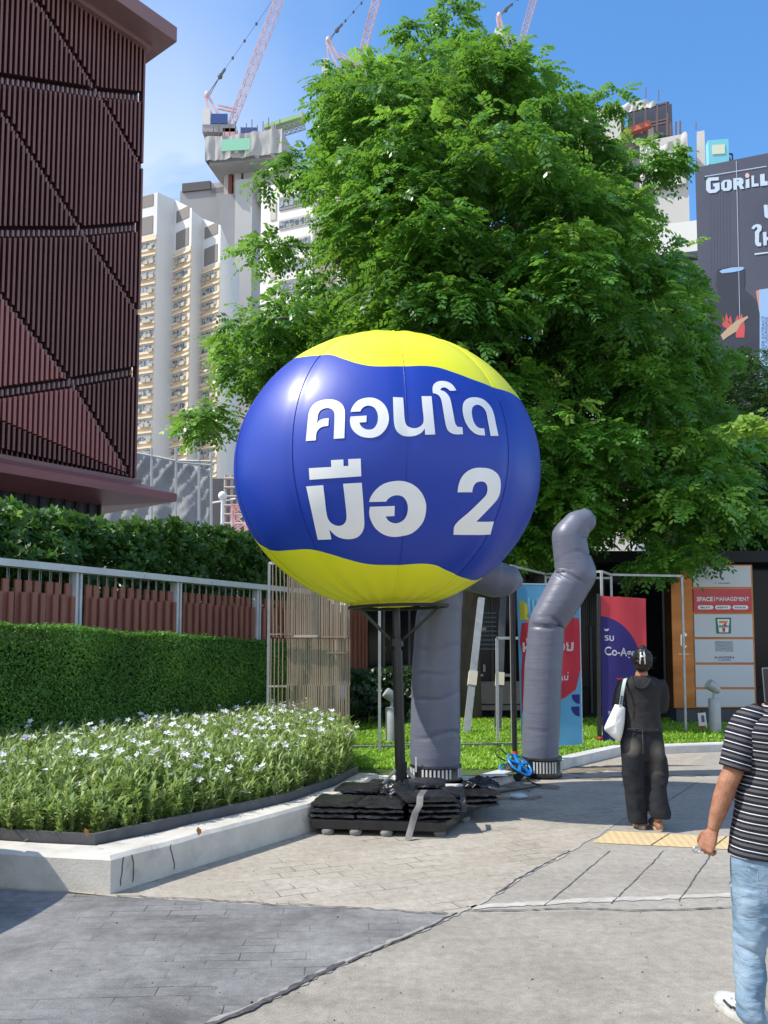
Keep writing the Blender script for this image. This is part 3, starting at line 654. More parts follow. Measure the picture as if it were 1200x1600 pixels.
G4 = [(695,155),(622,158),(600,140),(560,120),(525,125),(505,148),(560,170),(610,225),(632,290),(660,430),(682,540),(708,578),(765,585),(772,665),(700,668),(640,655),(595,620),(572,560),(545,410),(520,270),(500,225),(465,198),(420,185),(418,120),(440,75),(490,48),(550,45),(610,62),(655,95)]
G5 = [(1030,680),(960,675),(900,650),(840,590),(795,510),(770,410),(770,330),(790,280),(840,245),(910,235),(990,250),(1060,300),(1110,370),(1135,440),(1160,560),(1187,685),(1095,685),(1070,550),(1045,420),(1020,370),(980,335),(940,322),(900,335),(878,370),(876,430),(890,500),(920,560),(960,592),(1020,598)]
G6 = [(78,130),(288,118),(285,55),(400,48),(402,110),(448,108),(446,45),(562,40),(568,205),(85,238)]
G7 = [(52,300),(212,288),(228,420),(245,560),(265,615),(300,650),(355,668),(400,655),(425,620),(430,570),(415,420),(398,275),(572,265),(585,430),(595,600),(595,670),(575,730),(530,775),(460,792),(390,785),(330,760),(270,703),(290,793),(160,800),(105,540)]
G8 = [(640,445),(660,390),(710,325),(780,275),(880,250),(980,255),(1070,295),(1135,365),(1170,450),(1172,530),(1150,620),(1100,690),(1030,745),(940,770),(850,770),(770,745),(700,690),(655,610),(642,550),(648,490),(880,482),(878,577),(795,580),(820,618),(860,640),(900,645),(950,628),(990,580),(1005,510),(995,450),(960,400),(910,383),(860,390),(820,415),(800,442)]
G9 = [(410,545),(425,440),(470,330),(550,245),(650,200),(750,193),(860,205),(950,250),(1010,320),(1035,420),(1025,560),(990,640),(930,710),(810,835),(680,968),(945,970),(895,1160),(352,1155),(372,1018),(580,825),(800,610),(830,560),(840,490),(825,430),(790,398),(740,390),(680,408),(645,450),(628,500),(622,545)]
polys = [smooth_poly(crop(g_, .13333, 470, 590)) for g_ in (G1, G2)] + [smooth_poly(crop(g_, .13333, 620, 590)) for g_ in (G3, G4, G5)]
polys += [smooth_poly(crop(G6, .16667, 470, 710)), smooth_poly(crop(G7, .16667, 470, 710)), smooth_poly(crop(G8, .16667, 470, 710)), smooth_poly(crop(G9, .10833, 670, 710))]
V, Fs = conform(polys, lambda a, b: bpt(bhit(a, b), .006), 5.0)
m = MB(); m.add(V, Fs); m.build('lettering', m_let, bal, smooth=True)
# welded seams
m_seam = M('seam_thread', (.07,.12,.50), .5)
for k in range(NG):
    a_ = AZ0 + k*GA; m = MB(); m.tube([bpt(Vector((math.cos(t_)*math.sin(a_), -math.cos(t_)*math.cos(a_), math.sin(t_))), .0035) for t_ in np.linspace(-1.25, 1.25, 44)], .0032, 5); m.build('seam', m_bal, bal, smooth=True)
m = MB(); q0 = [bpt(bhit(330+.475*a, 480+.475*b), .002) for a, b in ((745,75),(850,125),(930,215),(985,280))]; m.tube(q0, .003, 5); m.build('seam', M('seam_yellow', (.6,.6,.02), .5), bal, smooth=True)
# stand
PB = gp(627, 1256); PB = Vector((PB.x, 8.63, 0))
std = empty('balloon_stand', PB, 'black steel pole with strutted ring frame that carries the round balloon', 'stand')
def at_(px, py): return at(px, py, PB.y)
ringz = BC.z - BCz*.985
topc = Vector((PB.x - .03, BC.y + .1, ringz))
m_blk = M('black_paint', (.008,.008,.009), .3, col2=(.016,.016,.017), vs=18, stretch=(1,1,.2))
a, b = at_(627,1215), at_(618,960); 
PX = lambda z: PB.x + (at_(619,955).x - PB.x) * z/1.98
m = MB(); m.lathe((0,0,0), [(.0,.14),(.062,.14),(.062,.42),(.055,.42)], 20); 
m.v = [(PB.x+x_, PB.y+y_, z_) for x_, y_, z_ in m.v]; m.build('socket', m_blk, std, smooth=40)
m = MB(); m.tube([(PX(.3),PB.y,.3),(PX(1.56),PB.y,1.56)], .054, 20); m.tube([(PX(1.55),PB.y,1.55),(PX(ringz),PB.y,ringz+.02)], .04, 16); m.build('pole', m_blk, std, smooth=40)
m = MB(); m.tube([(PX(1.60),PB.y,1.60),(PX(1.68),PB.y,1.68)], .068, 20); m.tube([(PX(1.56)-.05,PB.y-.02,1.575),(PX(1.56)-.12,PB.y-.03,1.57)], .01, 6); m.tube([(PX(1.56)-.12,PB.y-.03,1.60),(PX(1.56)-.12,PB.y-.03,1.54)], .008, 6); m.build('collar', m_blk, std, smooth=40)
z_t = at_(627,1217).z; m = MB(); m.tube([(PX(z_t),PB.y,z_t),(PX(z_t),PB.y,z_t+.035)], .0565, 20, cap=False); m.build('white_tape', white, std, smooth=40)
rr_ = .50; m = MB(); m.tube([(topc.x+rr_*math.cos(a), topc.y+rr_*math.sin(a), ringz-.004 + .012*math.cos(a)) for a in np.linspace(0, 2*math.pi, 41)], .016, 8, cap=False); m.build('ring_frame', m_blk, std, smooth=40)
for a in (200, 335, 25, 150):
    e = Vector((topc.x + rr_*.88*math.cos(R(a)), topc.y + rr_*.88*math.sin(R(a)), ringz - .015)); s_ = Vector((PX(1.66) + .06*math.cos(R(a)), PB.y + .06*math.sin(R(a)), 1.66))
    m = MB(); m.bar(s_, e, .022); m.build('strut', m_blk, std)
for a in (200, 340, 90):
    m = MB(); m.bar((PB.x+.06*math.cos(R(a)), PB.y+.06*math.sin(R(a)), .34), (PB.x+.24*math.cos(R(a)), PB.y+.24*math.sin(R(a)), .17), .025); m.build('gusset', steel, std)
m = MB(); m.box((PB.x, PB.y, .152), (.62,.62,.02), R(8)); m.build('base_plate', m_blk, std)
# ------------------------------------------------------------------ pallet and wrapped weights
m_wrap = M('black_plastic', (.010,.010,.012), .22, col2=(.02,.02,.023), vs=9, spec=.6, bump=.6, bs=34)
A_, B_, C_ = gp(486,1304), gp(695,1310), gp(770,1280); ax = (B_-A_); ay = Vector((C_.x-B_.x, C_.y-B_.y, 0)); ax.z = 0
AXL = ax.length; axn = ax.normalized(); ayn = Vector((-axn.y, axn.x, 0)); ayl = 1.72
# right end of the base runs obliquely as in the photograph
def pl(u, v, z=0.0): return A_ + axn*u*(AXL + .42*max(0, min(v, 1.0))) + ayn*(v*ayl) + Vector((0,0,z)) - Vector((0,0,A_.z))
plt_ = empty('base_board', pl(.5,.5), 'black base board on small round feet under the wrapped weights', 'base')
m = MB(); m.prism([pl(0,0,.05), pl(1,0,.05), pl(1,.36,.05), pl(1,1,.05), pl(.05,1,.05)], (0,0,.075)); bevel(m.build('board', m_blk, plt_), .006)
m_foot = M('foot_stone', (.22,.21,.20), .8, col2=(.12,.12,.12), vs=20)
for u, v in ((.12,.02),(.33,.02),(.56,.02),(.94,.05),(.98,.4),(.1,.5),(.5,.6),(.1,.95),(.6,.95)):
    c = pl(u, v); m = MB(); m.lathe((c.x, c.y, 0), [(.045,0),(.055,.02),(.055,.036),(.045,.049)], 12); m.build('foot', m_foot, plt_, smooth=40)
def slab(c, lx, ly, h, rz, seed):
    """flat wrapped paving slab with folded plastic edges"""
    rnd = random.Random(seed); m = MB(); nx, ny = 12, 10; top, bot = [], []
    Rm = Matrix.Rotation(rz, 4, 'Z')
    for sgn, lst in ((1, top), (-1, bot)):
        for i in range(nx+1):
            row = []
            for j in range(ny+1):
                u, v = i/nx*2-1, j/ny*2-1; e = max(abs(u), abs(v)); edge = max(0, (e-.72)/.28)
                q = Vector((u*lx/2*(1 - .04*abs(v)**3), v*ly/2*(1 - .04*abs(u)**3), sgn*h/2*(1 - edge**2*.62)))
                q += Vector((rnd.uniform(-1,1)*.006, rnd.uniform(-1,1)*.006, .010*mnoise.noise(Vector((u*2.2+seed, v*2.2, sgn*3))) + .008*mnoise.noise(Vector((u*5+seed, v*5, sgn*7)))))
                if edge > .9: q += Vector((u, v, 0))*.012*mnoise.noise(Vector((u*5+seed*3, v*5, 1)))
                row.append(c + Rm @ q)
            lst.append(row)
    idx = {}
    def vid(s_, i, j):
        k = (s_, i, j)
        if k not in idx: idx[k] = len(m.v); m.v.append(tuple((top if s_ else bot)[i][j]))
        return idx[k]
    for s_ in (1, 0):
        for i in range(nx):
            for j in range(ny): m.f.append([vid(s_,i,j), vid(s_,i+1,j), vid(s_,i+1,j+1), vid(s_,i,j+1)]); m.m.append(0)
    per = [(i,0) for i in range(nx)] + [(nx,j) for j in range(ny)] + [(i,ny) for i in range(nx,0,-1)] + [(0,j) for j in range(ny,0,-1)]
    for k in range(len(per)):
        a, b = per[k], per[(k+1)%len(per)]; m.f.append([vid(1,*a), vid(1,*b), vid(0,*b), vid(0,*a)]); m.m.append(0)
    return m
stacks = [ # u, v, layers, yaw, where
    (.16,.17,3,2,'front left stack beside the kerb'),(.49,.16,3,-2,'front middle stack'),(.80,.20,4,14,'strapped front right stack'),
    (.20,.55,3,-4,'left rear stack beside the flowers'),(.97,.52,3,22,'right rear stack by the grey tube'),(.60,.78,3,5,'stack behind the pole'),(.24,.86,2,9,'rearmost left stack')]
ordn = {2: ['lower','upper'], 3: ['lowest','middle','topmost'], 4: ['lowest','second lowest','third lowest','topmost'], 5: ['lowest','second lowest','middle','fourth lowest','topmost']}
sd = 0
for (u, v, nl, yaw, where) in stacks:
    z = .127
    for k in range(nl):
        h = .044 + .010*((sd*37) % 10)/10; c = pl(u, v, z + h/2); c += Vector((((sd*53) % 17)/17-.5, ((sd*29) % 13)/13-.5, 0))*.05
        w_, d_ = (.42 if u < .7 else .46), .46
        s_ = slab(c, w_, d_, h, R(yaw) + math.atan2(axn.y, axn.x) + (((sd*31) % 19)/19-.5)*.12, sd)
        o = s_.build('wrapped_weight', m_wrap, smooth=50, loc=c); 
        tag(o, 'black wrapped slab, %s of the %s' % (ordn[nl][k], where), 'weight', 'wrapped ballast weights under the balloon'); z += h*.92; sd += 1
m_strap = M('grey_strap', (.16,.155,.15), .6, col2=(.10,.10,.10), vs=20)
# loose strap hanging over the front of the stacks
def ribbon(name, pts, w, mat, label, wdir=None):
    m = MB(); P = [Vector(q) for q in pts]
    m.loft([[p - (wdir or axn)*w/2, p + (wdir or axn)*w/2, p + (wdir or axn)*w/2 + Vector((0,.004,.004)), p - (wdir or axn)*w/2 + Vector((0,.004,.004))] for p in P]); return tag(m.build(name, mat, smooth=40), label, 'strap')
zt = .127 + .17
ribbon('webbing_strap', [pl(.80,.12,zt+.06), pl(.82,.0,zt+.045), pl(.82,-.035,zt-.02), pl(.79,-.04,.22), pl(.755,-.045,.08), pl(.74,-.075,.012)], .055, m_strap, 'loose grey strap hanging over the front of the weights to the ground')
ribbon('webbing_strap', [pl(1.0,.30,zt), pl(1.06,.17,zt-.01), pl(1.08,.13,zt-.12), pl(1.10,.125,.24)], .045, m_wrap, 'short black strap knotted over the right front stack of weights')
for (u, v, sdx, lab) in ((.53,.36,3,'crumpled black plastic sheet lying at the left of the pole foot'),(1.02,.62,5,'crumpled black plastic sheet on top of the right rear stack')):
    m = MB(); c = pl(u, v, .28); n_ = 14; rows = []
    for i in range(n_):
        row = []
        for j in range(n_):
            a, b = i/(n_-1)-.5, j/(n_-1)-.5
            row.append(c + Vector((a*.34, b*.3, .07*(1-2*max(abs(a),abs(b))) + .05*mnoise.noise(Vector((a*6+sdx, b*6, 2))) + .03*mnoise.noise(Vector((a*13, b*13+sdx, 5))))))
        rows.append(row)
    m.loft(rows, cap=False, closed=False); o = m.build('plastic_sheet', m_wrap, smooth=60); md = o.modifiers.new('thick','SOLIDIFY'); md.thickness = .006; tag(o, lab, 'plastic sheet')

# ================================================================== INFLATABLE TUBES ON BLOWERS
m_tube = M('grey_ripstop', (.142,.152,.20), .42, col2=(.125,.133,.175), vs=3, spec=.5, bump=.0)
tt = m_tube.node_tree
def add_wrinkles(mat, sx, sy, sz, strength):
    t = mat.node_tree; p = t.nodes['Principled BSDF']
    a = t.nodes.new('ShaderNodeTexCoord'); b = t.nodes.new('ShaderNodeMapping'); b.inputs['Scale'].default_value = (sx,sy,sz); n = t.nodes.new('ShaderNodeTexNoise'); n.inputs['Scale'].default_value = 1; n.inputs['Detail'].default_value = 5; n.inputs['Distortion'].default_value = .8
    d = t.nodes.new('ShaderNodeBump'); d.inputs['Strength'].default_value = strength; d.inputs['Distance'].default_value = .06
    t.links.new(a.outputs['Object'], b.inputs[0]); t.links.new(b.outputs[0], n.inputs['Vector']); t.links.new(n.outputs['Fac'], d.inputs['Height']); t.links.new(d.outputs[0], p.inputs['Normal'])
add_wrinkles(m_tube, 2.0, 2.0, 22, .10)
m_slot = M('slot_light', (.55,.55,.52), .6)
def puffy(stations, wid, n=40, seed=0, folds=(), sm=2):
    """air filled tube through stations (centre, radius); folds = (position, depth, phase) pleats"""
    P = [Vector(q) for q in stations]; out = []; m = MB(); N = None
    # resample
    L_ = [0]; 
    for a, b in zip(P[:-1], P[1:]): L_.append(L_[-1] + (b-a).length)
    K_ = max(40, int(L_[-1]/.022)); pts, rad = [], []
    for i in range(K_+1):
        s = L_[-1]*i/K_; pts.append(Vector([np.interp(s, L_, [q[k] for q in P]) for k in range(3)])); rad.append(float(np.interp(s, L_, wid)))
    for _ in range(sm): pts = [pts[0]] + [(pts[i-1] + pts[i]*2 + pts[i+1])/4 for i in range(1, K_)] + [pts[-1]]
    rings = []
    for i, p in enumerate(pts):
        t = (pts[min(i+2,K_)] - pts[max(i-2,0)]).normalized(); q = Vector((0,1,0)); N = (q - t*q.dot(t)).normalized(); B = t.cross(N); s = L_[-1]*i/K_; ring = []
        for j in range(n):
            a = 2*math.pi*j/n; r = rad[i]
            for (fs, dep, ph, wd) in folds:
                x = (s - fs - .05*math.sin(a+ph) - .02*math.sin(3*a+ph*2))/wd
                r -= dep*math.exp(-x*x)*(.10 + .90*max(0, math.cos(a - ph))**.8)
            ang = a
            r += .0018*mnoise.noise(Vector((math.cos(a)*2.0, math.sin(a)*2.0, s*9 + seed))) + .0008*mnoise.noise(Vector((math.cos(a)*1.2, math.sin(a)*1.2, s*24 + seed)))
            ring.append(p + (B*math.cos(ang) + N*math.sin(ang))*r)
        rings.append(ring)
    m.loft(rings); return m
def blower(parent, c, r, h):
    m = MB(); m.lathe((c.x, c.y, c.z), [(r*.99,0),(r*1.0,.03),(r*.985,.04),(r*.985,h-.03),(r*1.02,h-.02),(r*1.0,h)], 40); m.cur = 1
    for k in range(40):
        if k % 10 in (4, 5): continue
        a = 2*math.pi*k/40 + .05; m.box((c.x + r*.992*math.cos(a), c.y + r*.992*math.sin(a), c.z + h*.52), (.012, r*.075, h*.58), a)
    m.build('blower_housing', [m_blk, m_slot], parent, smooth=40)
T1 = gp(681, 1240); T1.z = 0; Y1 = 9.4
tub = empty('inflatable_tube', (at(681,1240,Y1).x, Y1, 0), 'thick grey inflatable tube standing behind the balloon pole and folded over its top', 'inflatable', 'grey air dancer tubes on blowers')
c = Vector(tub.location); blower(tub, c + Vector((0,0,.125)), .285, .17)
m = MB(); m.box((c.x, c.y, .066), (.6,.6,.118)); m.build('blower_foot', m_blk, tub)
st = [at(681,1232,Y1), at(680,1180,Y1), at(681,1050,Y1), at(686,960,Y1), at(690,915,Y1), at(705,893,Y1), at(735,893,Y1+.08), at(775,905,Y1+.1), at(803,908,Y1+.1), at(815,912,Y1+.1)]
w1 = [.255,.282,.272,.258,.25,.235,.22,.215,.16,.05]
o = puffy(st, w1, seed=3, folds=((.28,.016,.3,.016),(.58,.026,4.0,.014),(1.02,.022,4.9,.014),(1.30,.016,5.4,.014),(1.55,.014,4.6,.014),(2.02,.06,0,.05),(2.35,.07,1,.05),(2.6,.05,2,.04))).build('tube', m_tube, tub, smooth=True)
m = MB(); a = at(650,1195,Y1-.26); m.box((a.x, a.y+.02, a.z), (.014,.012,.16)); m.build('zip_pull', white, tub)
Y2 = 10.38
tub2 = empty('inflatable_tube', (at(847,1212,Y2).x, Y2, 0), 'bent grey inflatable tube with a kinked pointed top, right of the round balloon', 'inflatable', 'grey air dancer tubes on blowers')
c = Vector(tub2.location); blower(tub2, c + Vector((0,0,.02)), .245, .23)
st = [at(846,1194,Y2), at(844,1170,Y2), at(849,1040,Y2), at(853,992,Y2), at(854,974,Y2), at(876,938,Y2), at(900,896,Y2), at(893,868,Y2), at(889,838,Y2), at(904,819,Y2), at(922,809,Y2), at(926,807,Y2)]
w2 = [.215,.228,.230,.224,.222,.244,.255,.222,.212,.185,.13,.085]
puffy(st, w2, seed=9, folds=((.62,.005,.5,.012),(.45,.006,4.9,.012),(1.70,.05,4.6,.012),(1.73,.07,3.2,.016),(2.36,.05,.2,.016),(2.40,.03,5.3,.010),(2.66,.03,3.2,.012)), sm=0).build('tube', m_tube, tub2, smooth=True)

# ================================================================== CABLE REEL
m_bluep = M('blue_plastic', (.01,.22,.62), .35, spec=.5)
m_cable = M('black_rubber', (.02,.02,.022), .5)
RC = gp(806, 1217) + Vector((-.02,-.12,.13)); reel = empty('cable_reel', RC, 'blue plastic cable reel wound with black cable by the tube blower', 'cable reel')
axd = Vector((.50,-.42,.75)).normalized(); Q = axd.to_track_quat('Z', 'Y').to_matrix().to_4x4()
def rl(m): m.v = [tuple(RC + Q @ Vector(q)) for q in m.v]; return m
for z in (-.085, .085):
    m = MB(); m.lathe((0,0,z), [(.165,-.006),(.17,0),(.165,.006)], 28, cap=False); m.tube([(.165*math.cos(a), .165*math.sin(a), z) for a in np.linspace(0,2*math.pi,29)], .013, 8)
    for k in range(5): m.bar((0,0,z), (.16*math.cos(k*1.256), .16*math.sin(k*1.256), z), .03)
    rl(m).build('flange', m_bluep, reel, smooth=40)
m = MB(); hel = []
for i in range(260): a = i*.42; hel.append(((.105 + .012*((i//70) % 2))*math.cos(a), (.105 + .012*((i//70)%2))*math.sin(a), -.07 + .14*(abs(((i/70) % 2) - 1)))) 
m.tube(hel, .010, 5); m.lathe((0,0,0), [(.1,-.08),(.1,.08)], 20); rl(m).build('wound_cable', m_cable, reel, smooth=True)
m = MB(); m.tube([RC + Vector(q) for q in ((-.12,.02,.1),(-.20,.03,.14),(-.24,.04,.20),(-.17,.06,.24),(-.10,.05,.17))], .009, 6); m.build('handle', m_cable, reel, smooth=True)
pts = [RC + Vector((.12,-.02,-.10))]
for q in ((830,1224),(845,1229),(825,1233),(790,1238),(765,1243)): g_ = gp(*q); pts.append(Vector((g_.x, g_.y, .012)))
m = MB(); m.tube(pts, .009, 6); tag(m.build('power_cable', m_cable, smooth=True), 'black cable trailing on the ground from the blue reel', 'cable')
m = MB(); q = gp(810,1248); m.ball((q.x, q.y, .03), (.10,.06,.03)); o = m.build('crushed_bottle', M('clear_plastic', (.55,.7,.78), .15, trans=.3), smooth=True); displace(o, .04, .03); tag(o, 'crushed pale plastic litter on the muddy pavement stain', 'litter')
# ================================================================== TEXT HELPERS
def text_polys(txt, bold=0.0, sx=1.0, spacing=1.0, shear=0.0):
    """2-D mesh (verts, faces) of a line of built-in lettering, cap height scaled to 1, starting at x = 0"""
    cu = bpy.data.curves.new('lettering', 'FONT'); cu.body = txt; cu.size = 1; cu.offset = bold; cu.resolution_u = 3; cu.space_character = spacing; cu.shear = shear
    ob = bpy.data.objects.new('lettering', cu); me = bpy.data.meshes.new_from_object(ob)
    V = [v.co.copy() for v in me.vertices]; Fs = [list(p.vertices) for p in me.polygons]
    bpy.data.objects.remove(ob); bpy.data.curves.remove(cu); bpy.data.meshes.remove(me)
    x0 = min(v.x for v in V); k = 1/.727
    return [Vector(((v.x-x0)*k*sx, v.y*k, 0)) for v in V], Fs
def put_text(m, txt, o, ux, uz, h, width=None, bold=0.0, align='l', spacing=1.0, shear=0.0):
    """adds lettering of cap height h to builder m at origin o along unit vectors ux, uz (fits to width when given)"""
    V, Fs = text_polys(txt, bold, 1, spacing, shear); wmax = max(v.x for v in V); kx = (width/wmax) if width else h
    sh = {'l': 0, 'c': -wmax/2*kx, 'r': -wmax*kx}[align]
    m.add([Vector(o) + Vector(ux)*(v.x*kx + sh) + Vector(uz)*(v.y*h) for v in V], Fs)
def frame_on(px, py, Y, rz=0.0):
    o = at(px, py, Y); return o
# ================================================================== FEATHER BANNERS ON POLES
m_pole = M('dark_pole', (.012,.0125,.014), .4, col2=(.022,.022,.023), vs=12)
m_redband = M('red_band', (.75,.08,.05), .5)
def fabric(name, col): return M(name, col, .75, trans=.42)
f_sky, f_red, f_yel, f_navy, f_wht, f_rim = fabric('sky_blue_fabric', (.16,.50,.80)), fabric('red_fabric', (.82,.055,.085)), fabric('yellow_fabric', (.80,.66,.05)), fabric('navy_fabric', (.055,.045,.26)), fabric('white_fabric', (.82,.82,.82)), fabric('pink_red_fabric', (.88,.085,.11))
def banner(name, label, base, Y, pole_px, quad_px, layers, wave_seed, band_py):
    """quad_px: TL, TR, BR, BL in the photograph; layers: (material, 2-D polygon in 0..1 x 0..1 from the top left, lift)"""
    b = at(pole_px[1][0], pole_px[1][1], Y); tp_ = at(pole_px[0][0], pole_px[0][1], Y)
    root = empty(name, (b.x, Y, 0), label, 'banner', 'upright fabric banners on black poles')
    z0 = b.z
    m = MB(); m.tube([(b.x, Y, z0), (tp_.x, Y, tp_.z)], .034, 14); m.build('pole', m_pole, root, smooth=40)
    m = MB(); m.lathe((b.x, Y, z0), [(.09,0),(.09,.02),(.045,.03),(.045,.22)], 18); m.build('pole_foot', m_pole, root, smooth=40)
    for k, py in enumerate(band_py):
        q = at(pole_px[1][0], py, Y); xx = b.x + (tp_.x-b.x)*(q.z-z0)/(tp_.z-z0); m = MB(); m.tube([(xx,Y,q.z),(xx,Y,q.z+.035)], .047, 14); m.build('red_band', m_redband, root, smooth=40)
    TL, TR, BR, BL = [at(a, c, Y) for a, c in quad_px]
    def mp_(u, v, lift=0.0):
        p = TL*(1-u)*(1-v) + TR*u*(1-v) + BR*u*v + BL*(1-u)*v
        wv_ = .035*math.sin(u*5 + v*2.1 + wave_seed)*u + .02*mnoise.noise(Vector((u*3, v*4, wave_seed)))*min(1, u*4)
        return Vector((p.x, p.y + wv_ - lift, p.z))
    par = None
    for k, (nm, mat, pls, lift) in enumerate(layers):
        V, Fs = conform([[Vector((a, c)) for a, c in pl_] for pl_ in pls], lambda a, c: mp_(a, c, lift), .06)
        m = MB(); m.add(V, Fs); par_ = root if k == 0 else par
        o = m.build(nm, mat, par_, smooth=True)
        if k == 0: par = o
    for o, ux_, uz_ in (): pass
    return root, par, mp_
def arc(cx, cy, rx, ry, a0, a1, n=20): return [(cx + rx*math.cos(R(a0+(a1-a0)*i/n)), cy + ry*math.sin(R(a0+(a1-a0)*i/n))) for i in range(n+1)]
full = [[(0,0),(1,0),(1,1),(0,1)]]
b1_red = [(.14,.24),(.20,.215),(.30,.21),(.60,.20),(.97,.215),(.985,.30),(.985,.53),(.90,.66),(.72,.705),(.45,.745),(.10,.785),(.02,.79),(.03,.54),(.06,.44),(.02,.36),(.06,.245)]
r1, p1_, map1 = banner('banner', 'light blue banner with big red patch, partly hidden behind the bent tube', None, 11.05, ((800,896),(805,1211)), ((807,911),(906,913),(912,1163),(815,1170)),
    [('fabric', f_sky, full, 0), ('red_print', f_red, [b1_red], .006),
     ('yellow_print', f_yel, [[(.04,.225),(.04,.12)] + arc(.04,.165,.13,.06,-90,40,8) + [(.20,.225)]], .008),
     ('navy_print', f_navy, [[(.83,.69),(.96,.69),(.96,.755)] + arc(.96,.69,.13,.06,95,175,6), [(.82,.765),(.955,.765),(.955,.83)] + arc(.955,.765,.135,.062,95,175,6)], .008),
     ('pale_streaks', fabric('pale_blue_fabric', (.30,.62,.86)), [[(.17+.07*k,.09+.02*(k%2)),(.20+.07*k,.085),(.205+.07*k,.19),(.175+.07*k,.195)] for k in range(6)], .006),
     ('white_edge', f_wht, [[(0,0),(1,0),(1,.006),(0,.006)], [(.985,.006),(1,.006),(1,.994),(.985,.994)]], .004)], 1.0, (1178,))
def text_on_map(mapf, par, txt, u0, v0, hv, wu, mat, lift=.012, bold=.02, name='lettering'):
    V, Fs = text_polys(txt, bold); wmax = max(q.x for q in V); m = MB()
    m.add([mapf(u0 + q.x/wmax*wu, v0 - q.y*hv, lift) for q in V], Fs); return m.build(name, mat, par)
def strokes_on_map(mapf, par, polys, mat, lift=.012, name='lettering'):
    m = MB()
    for pl_ in polys: m.fill([mapf(a, c, lift) for a, c in pl_])
    return m.build(name, mat, par)
# letters of the first banner in photograph pixels of the crop (800,960)+.1*(x,y): u from 807..908, v from 911..1166
def b1(pts):
    return [((800+.1*x-807.5-(960+.1*y-912)*.03)/100.0, (960+.1*y-912)/252.0) for x, y in pts]
strokes_on_map(map1, p1_, [b1([(165,435),(200,435),(200,500),(245,480),(300,490),(300,575),(262,575),(262,520),(205,540),(205,578),(170,578)]), b1([(212,375),(245,365),(262,385),(240,395),(268,400),(262,425),(215,425),(235,400)]),
    b1([(800,440),(830,460),(840,510),(825,565),(795,580)]), b1([(860,440),(895,440),(880,470),(905,490),(890,520),(900,545),(935,545),(940,440),(982,438),(975,560),(950,578),(880,578),(858,555),(870,510),(858,480)]),
    b1([(760,960),(785,950),(800,985),(812,1030),(790,1030),(775,1005)]), b1([(820,955),(838,955),(842,1005),(870,1005),(872,952),(895,952),(888,1030),(825,1030)]), b1([(880,900),(895,900),(895,930),(880,930)])], f_wht)
b2_circ = [(0,.13)] + [(.0 + .93*math.sin(R(a)), .50 - .37*math.cos(R(a))) for a in range(2, 89, 6)] + [(.94,.50),(.94,.515),(0,.515)]
b2_low = [(0,.49),(.12,.505)] + [(.12 + .62*math.sin(R(a)), .80 - .295*math.cos(R(a))) for a in range(4, 90, 8)] + [(.76,.93),(0,.93)]
r2_, p2_, map2 = banner('banner', 'red and navy banner reading Co-Agent in front of the dark storefront, beside the woman', None, 13.05, ((935,928),(937,1172)), ((938,931),(1010,935),(1014,1184),(942,1178)),
    [('fabric', f_rim, full, 0), ('navy_print', f_navy, [b2_circ, b2_low], .006)], 2.2, (1154,1161))
text_on_map(map2, p2_, 'Co-Agent', .07, .375, .055, .86, f_wht, bold=.018)
text_on_map(map2, p2_, 'รบ', .07, .283, .042, .20, f_wht, bold=.02)
strokes_on_map(map2, p2_, [[(.07,.205),(.10,.212),(.16,.207),(.17,.213),(.13,.224),(.07,.222)]], f_wht)
text_on_map(map2, p2_, 'SPACE | MANAGEMENT', .12, .747, .02, .62, f_wht, bold=.01)
text_on_map(map2, p2_, '09', .12, .825, .04, .17, f_wht, bold=.02)

# ================================================================== ROD SCREEN
m_rust = M('weathered_rod', (.46,.36,.25), .6, .15, col2=(.36,.275,.19), vs=6, stretch=(1,1,.25))
m_rust2 = M('rusty_rod', (.42,.24,.12), .7, .1, col2=(.38,.29,.19), vs=5)
YS = 12.25
def X_(px, Y, py=1100): return at(px, py, Y).x
def Z_(py, Y, px=600): return at(px, py, Y).z
rs = empty('rod_screen', (X_(485,YS), YS, 0), 'weathered screen of close vertical metal rods behind the flower bed', 'screen')
m = MB(); m2 = MB(); m3 = MB(); rnd = random.Random(4)
x0, x1 = X_(448,YS), X_(545,YS); zt, zm1, zm2, zb, z0 = Z_(880,YS), Z_(996,YS), Z_(1070,YS), Z_(1150,YS), LZ
n_ = 34
for k in range(n_):
    x = x0 + (x1-x0)*k/(n_-1); j = rnd.uniform(-.006,.006); w = .019 + rnd.uniform(-.003,.004)
    if k < n_-1 or True: m.bar((x+j, YS, zm1-.01), (x, YS, zt+.5), w); m.bar((x+.012, YS-.02, zm2-.01), (x+.01+j, YS-.02, zm1-.02), w)
    m2.bar((x+.004, YS-.045, zb + .02*rnd.random()), (x+j+.004, YS-.045, zm2), w); m3.bar((x-.006, YS-.01, z0), (x+j-.006, YS-.01, zb+.04), w*.9)
for k, px in enumerate((427,431,436,441)):
    x = X_(px,YS); m.bar((x, YS+.1*k-.3, z0), (x, YS+.1*k-.3, zm1 - .02), .014); m.bar((x+.03, YS+.1*k-.3, zm1), (x+.0, YS+.1*k-.3, zt+.5), .014)
m.build('upper_rods', m_rust, rs); m2.build('lower_rods', m_rust, rs); m3.build('rusty_rod_feet', m_rust2, rs)
m_cream = M('cream_bar', (.62,.55,.45), .6)
for (a, b, py, w) in ((459,497,994,.034),(422,455,991,.02),(421,449,1072,.024),(502,543,995,.02),(510,540,1020,.014)):
    m = MB(); m.box(((X_(a,YS)+X_(b,YS))/2, YS-.075, Z_(py,YS)), (X_(b,YS)-X_(a,YS), .03, w)); m.build('cross_bar', m_cream if w > .02 else m_rust, rs)
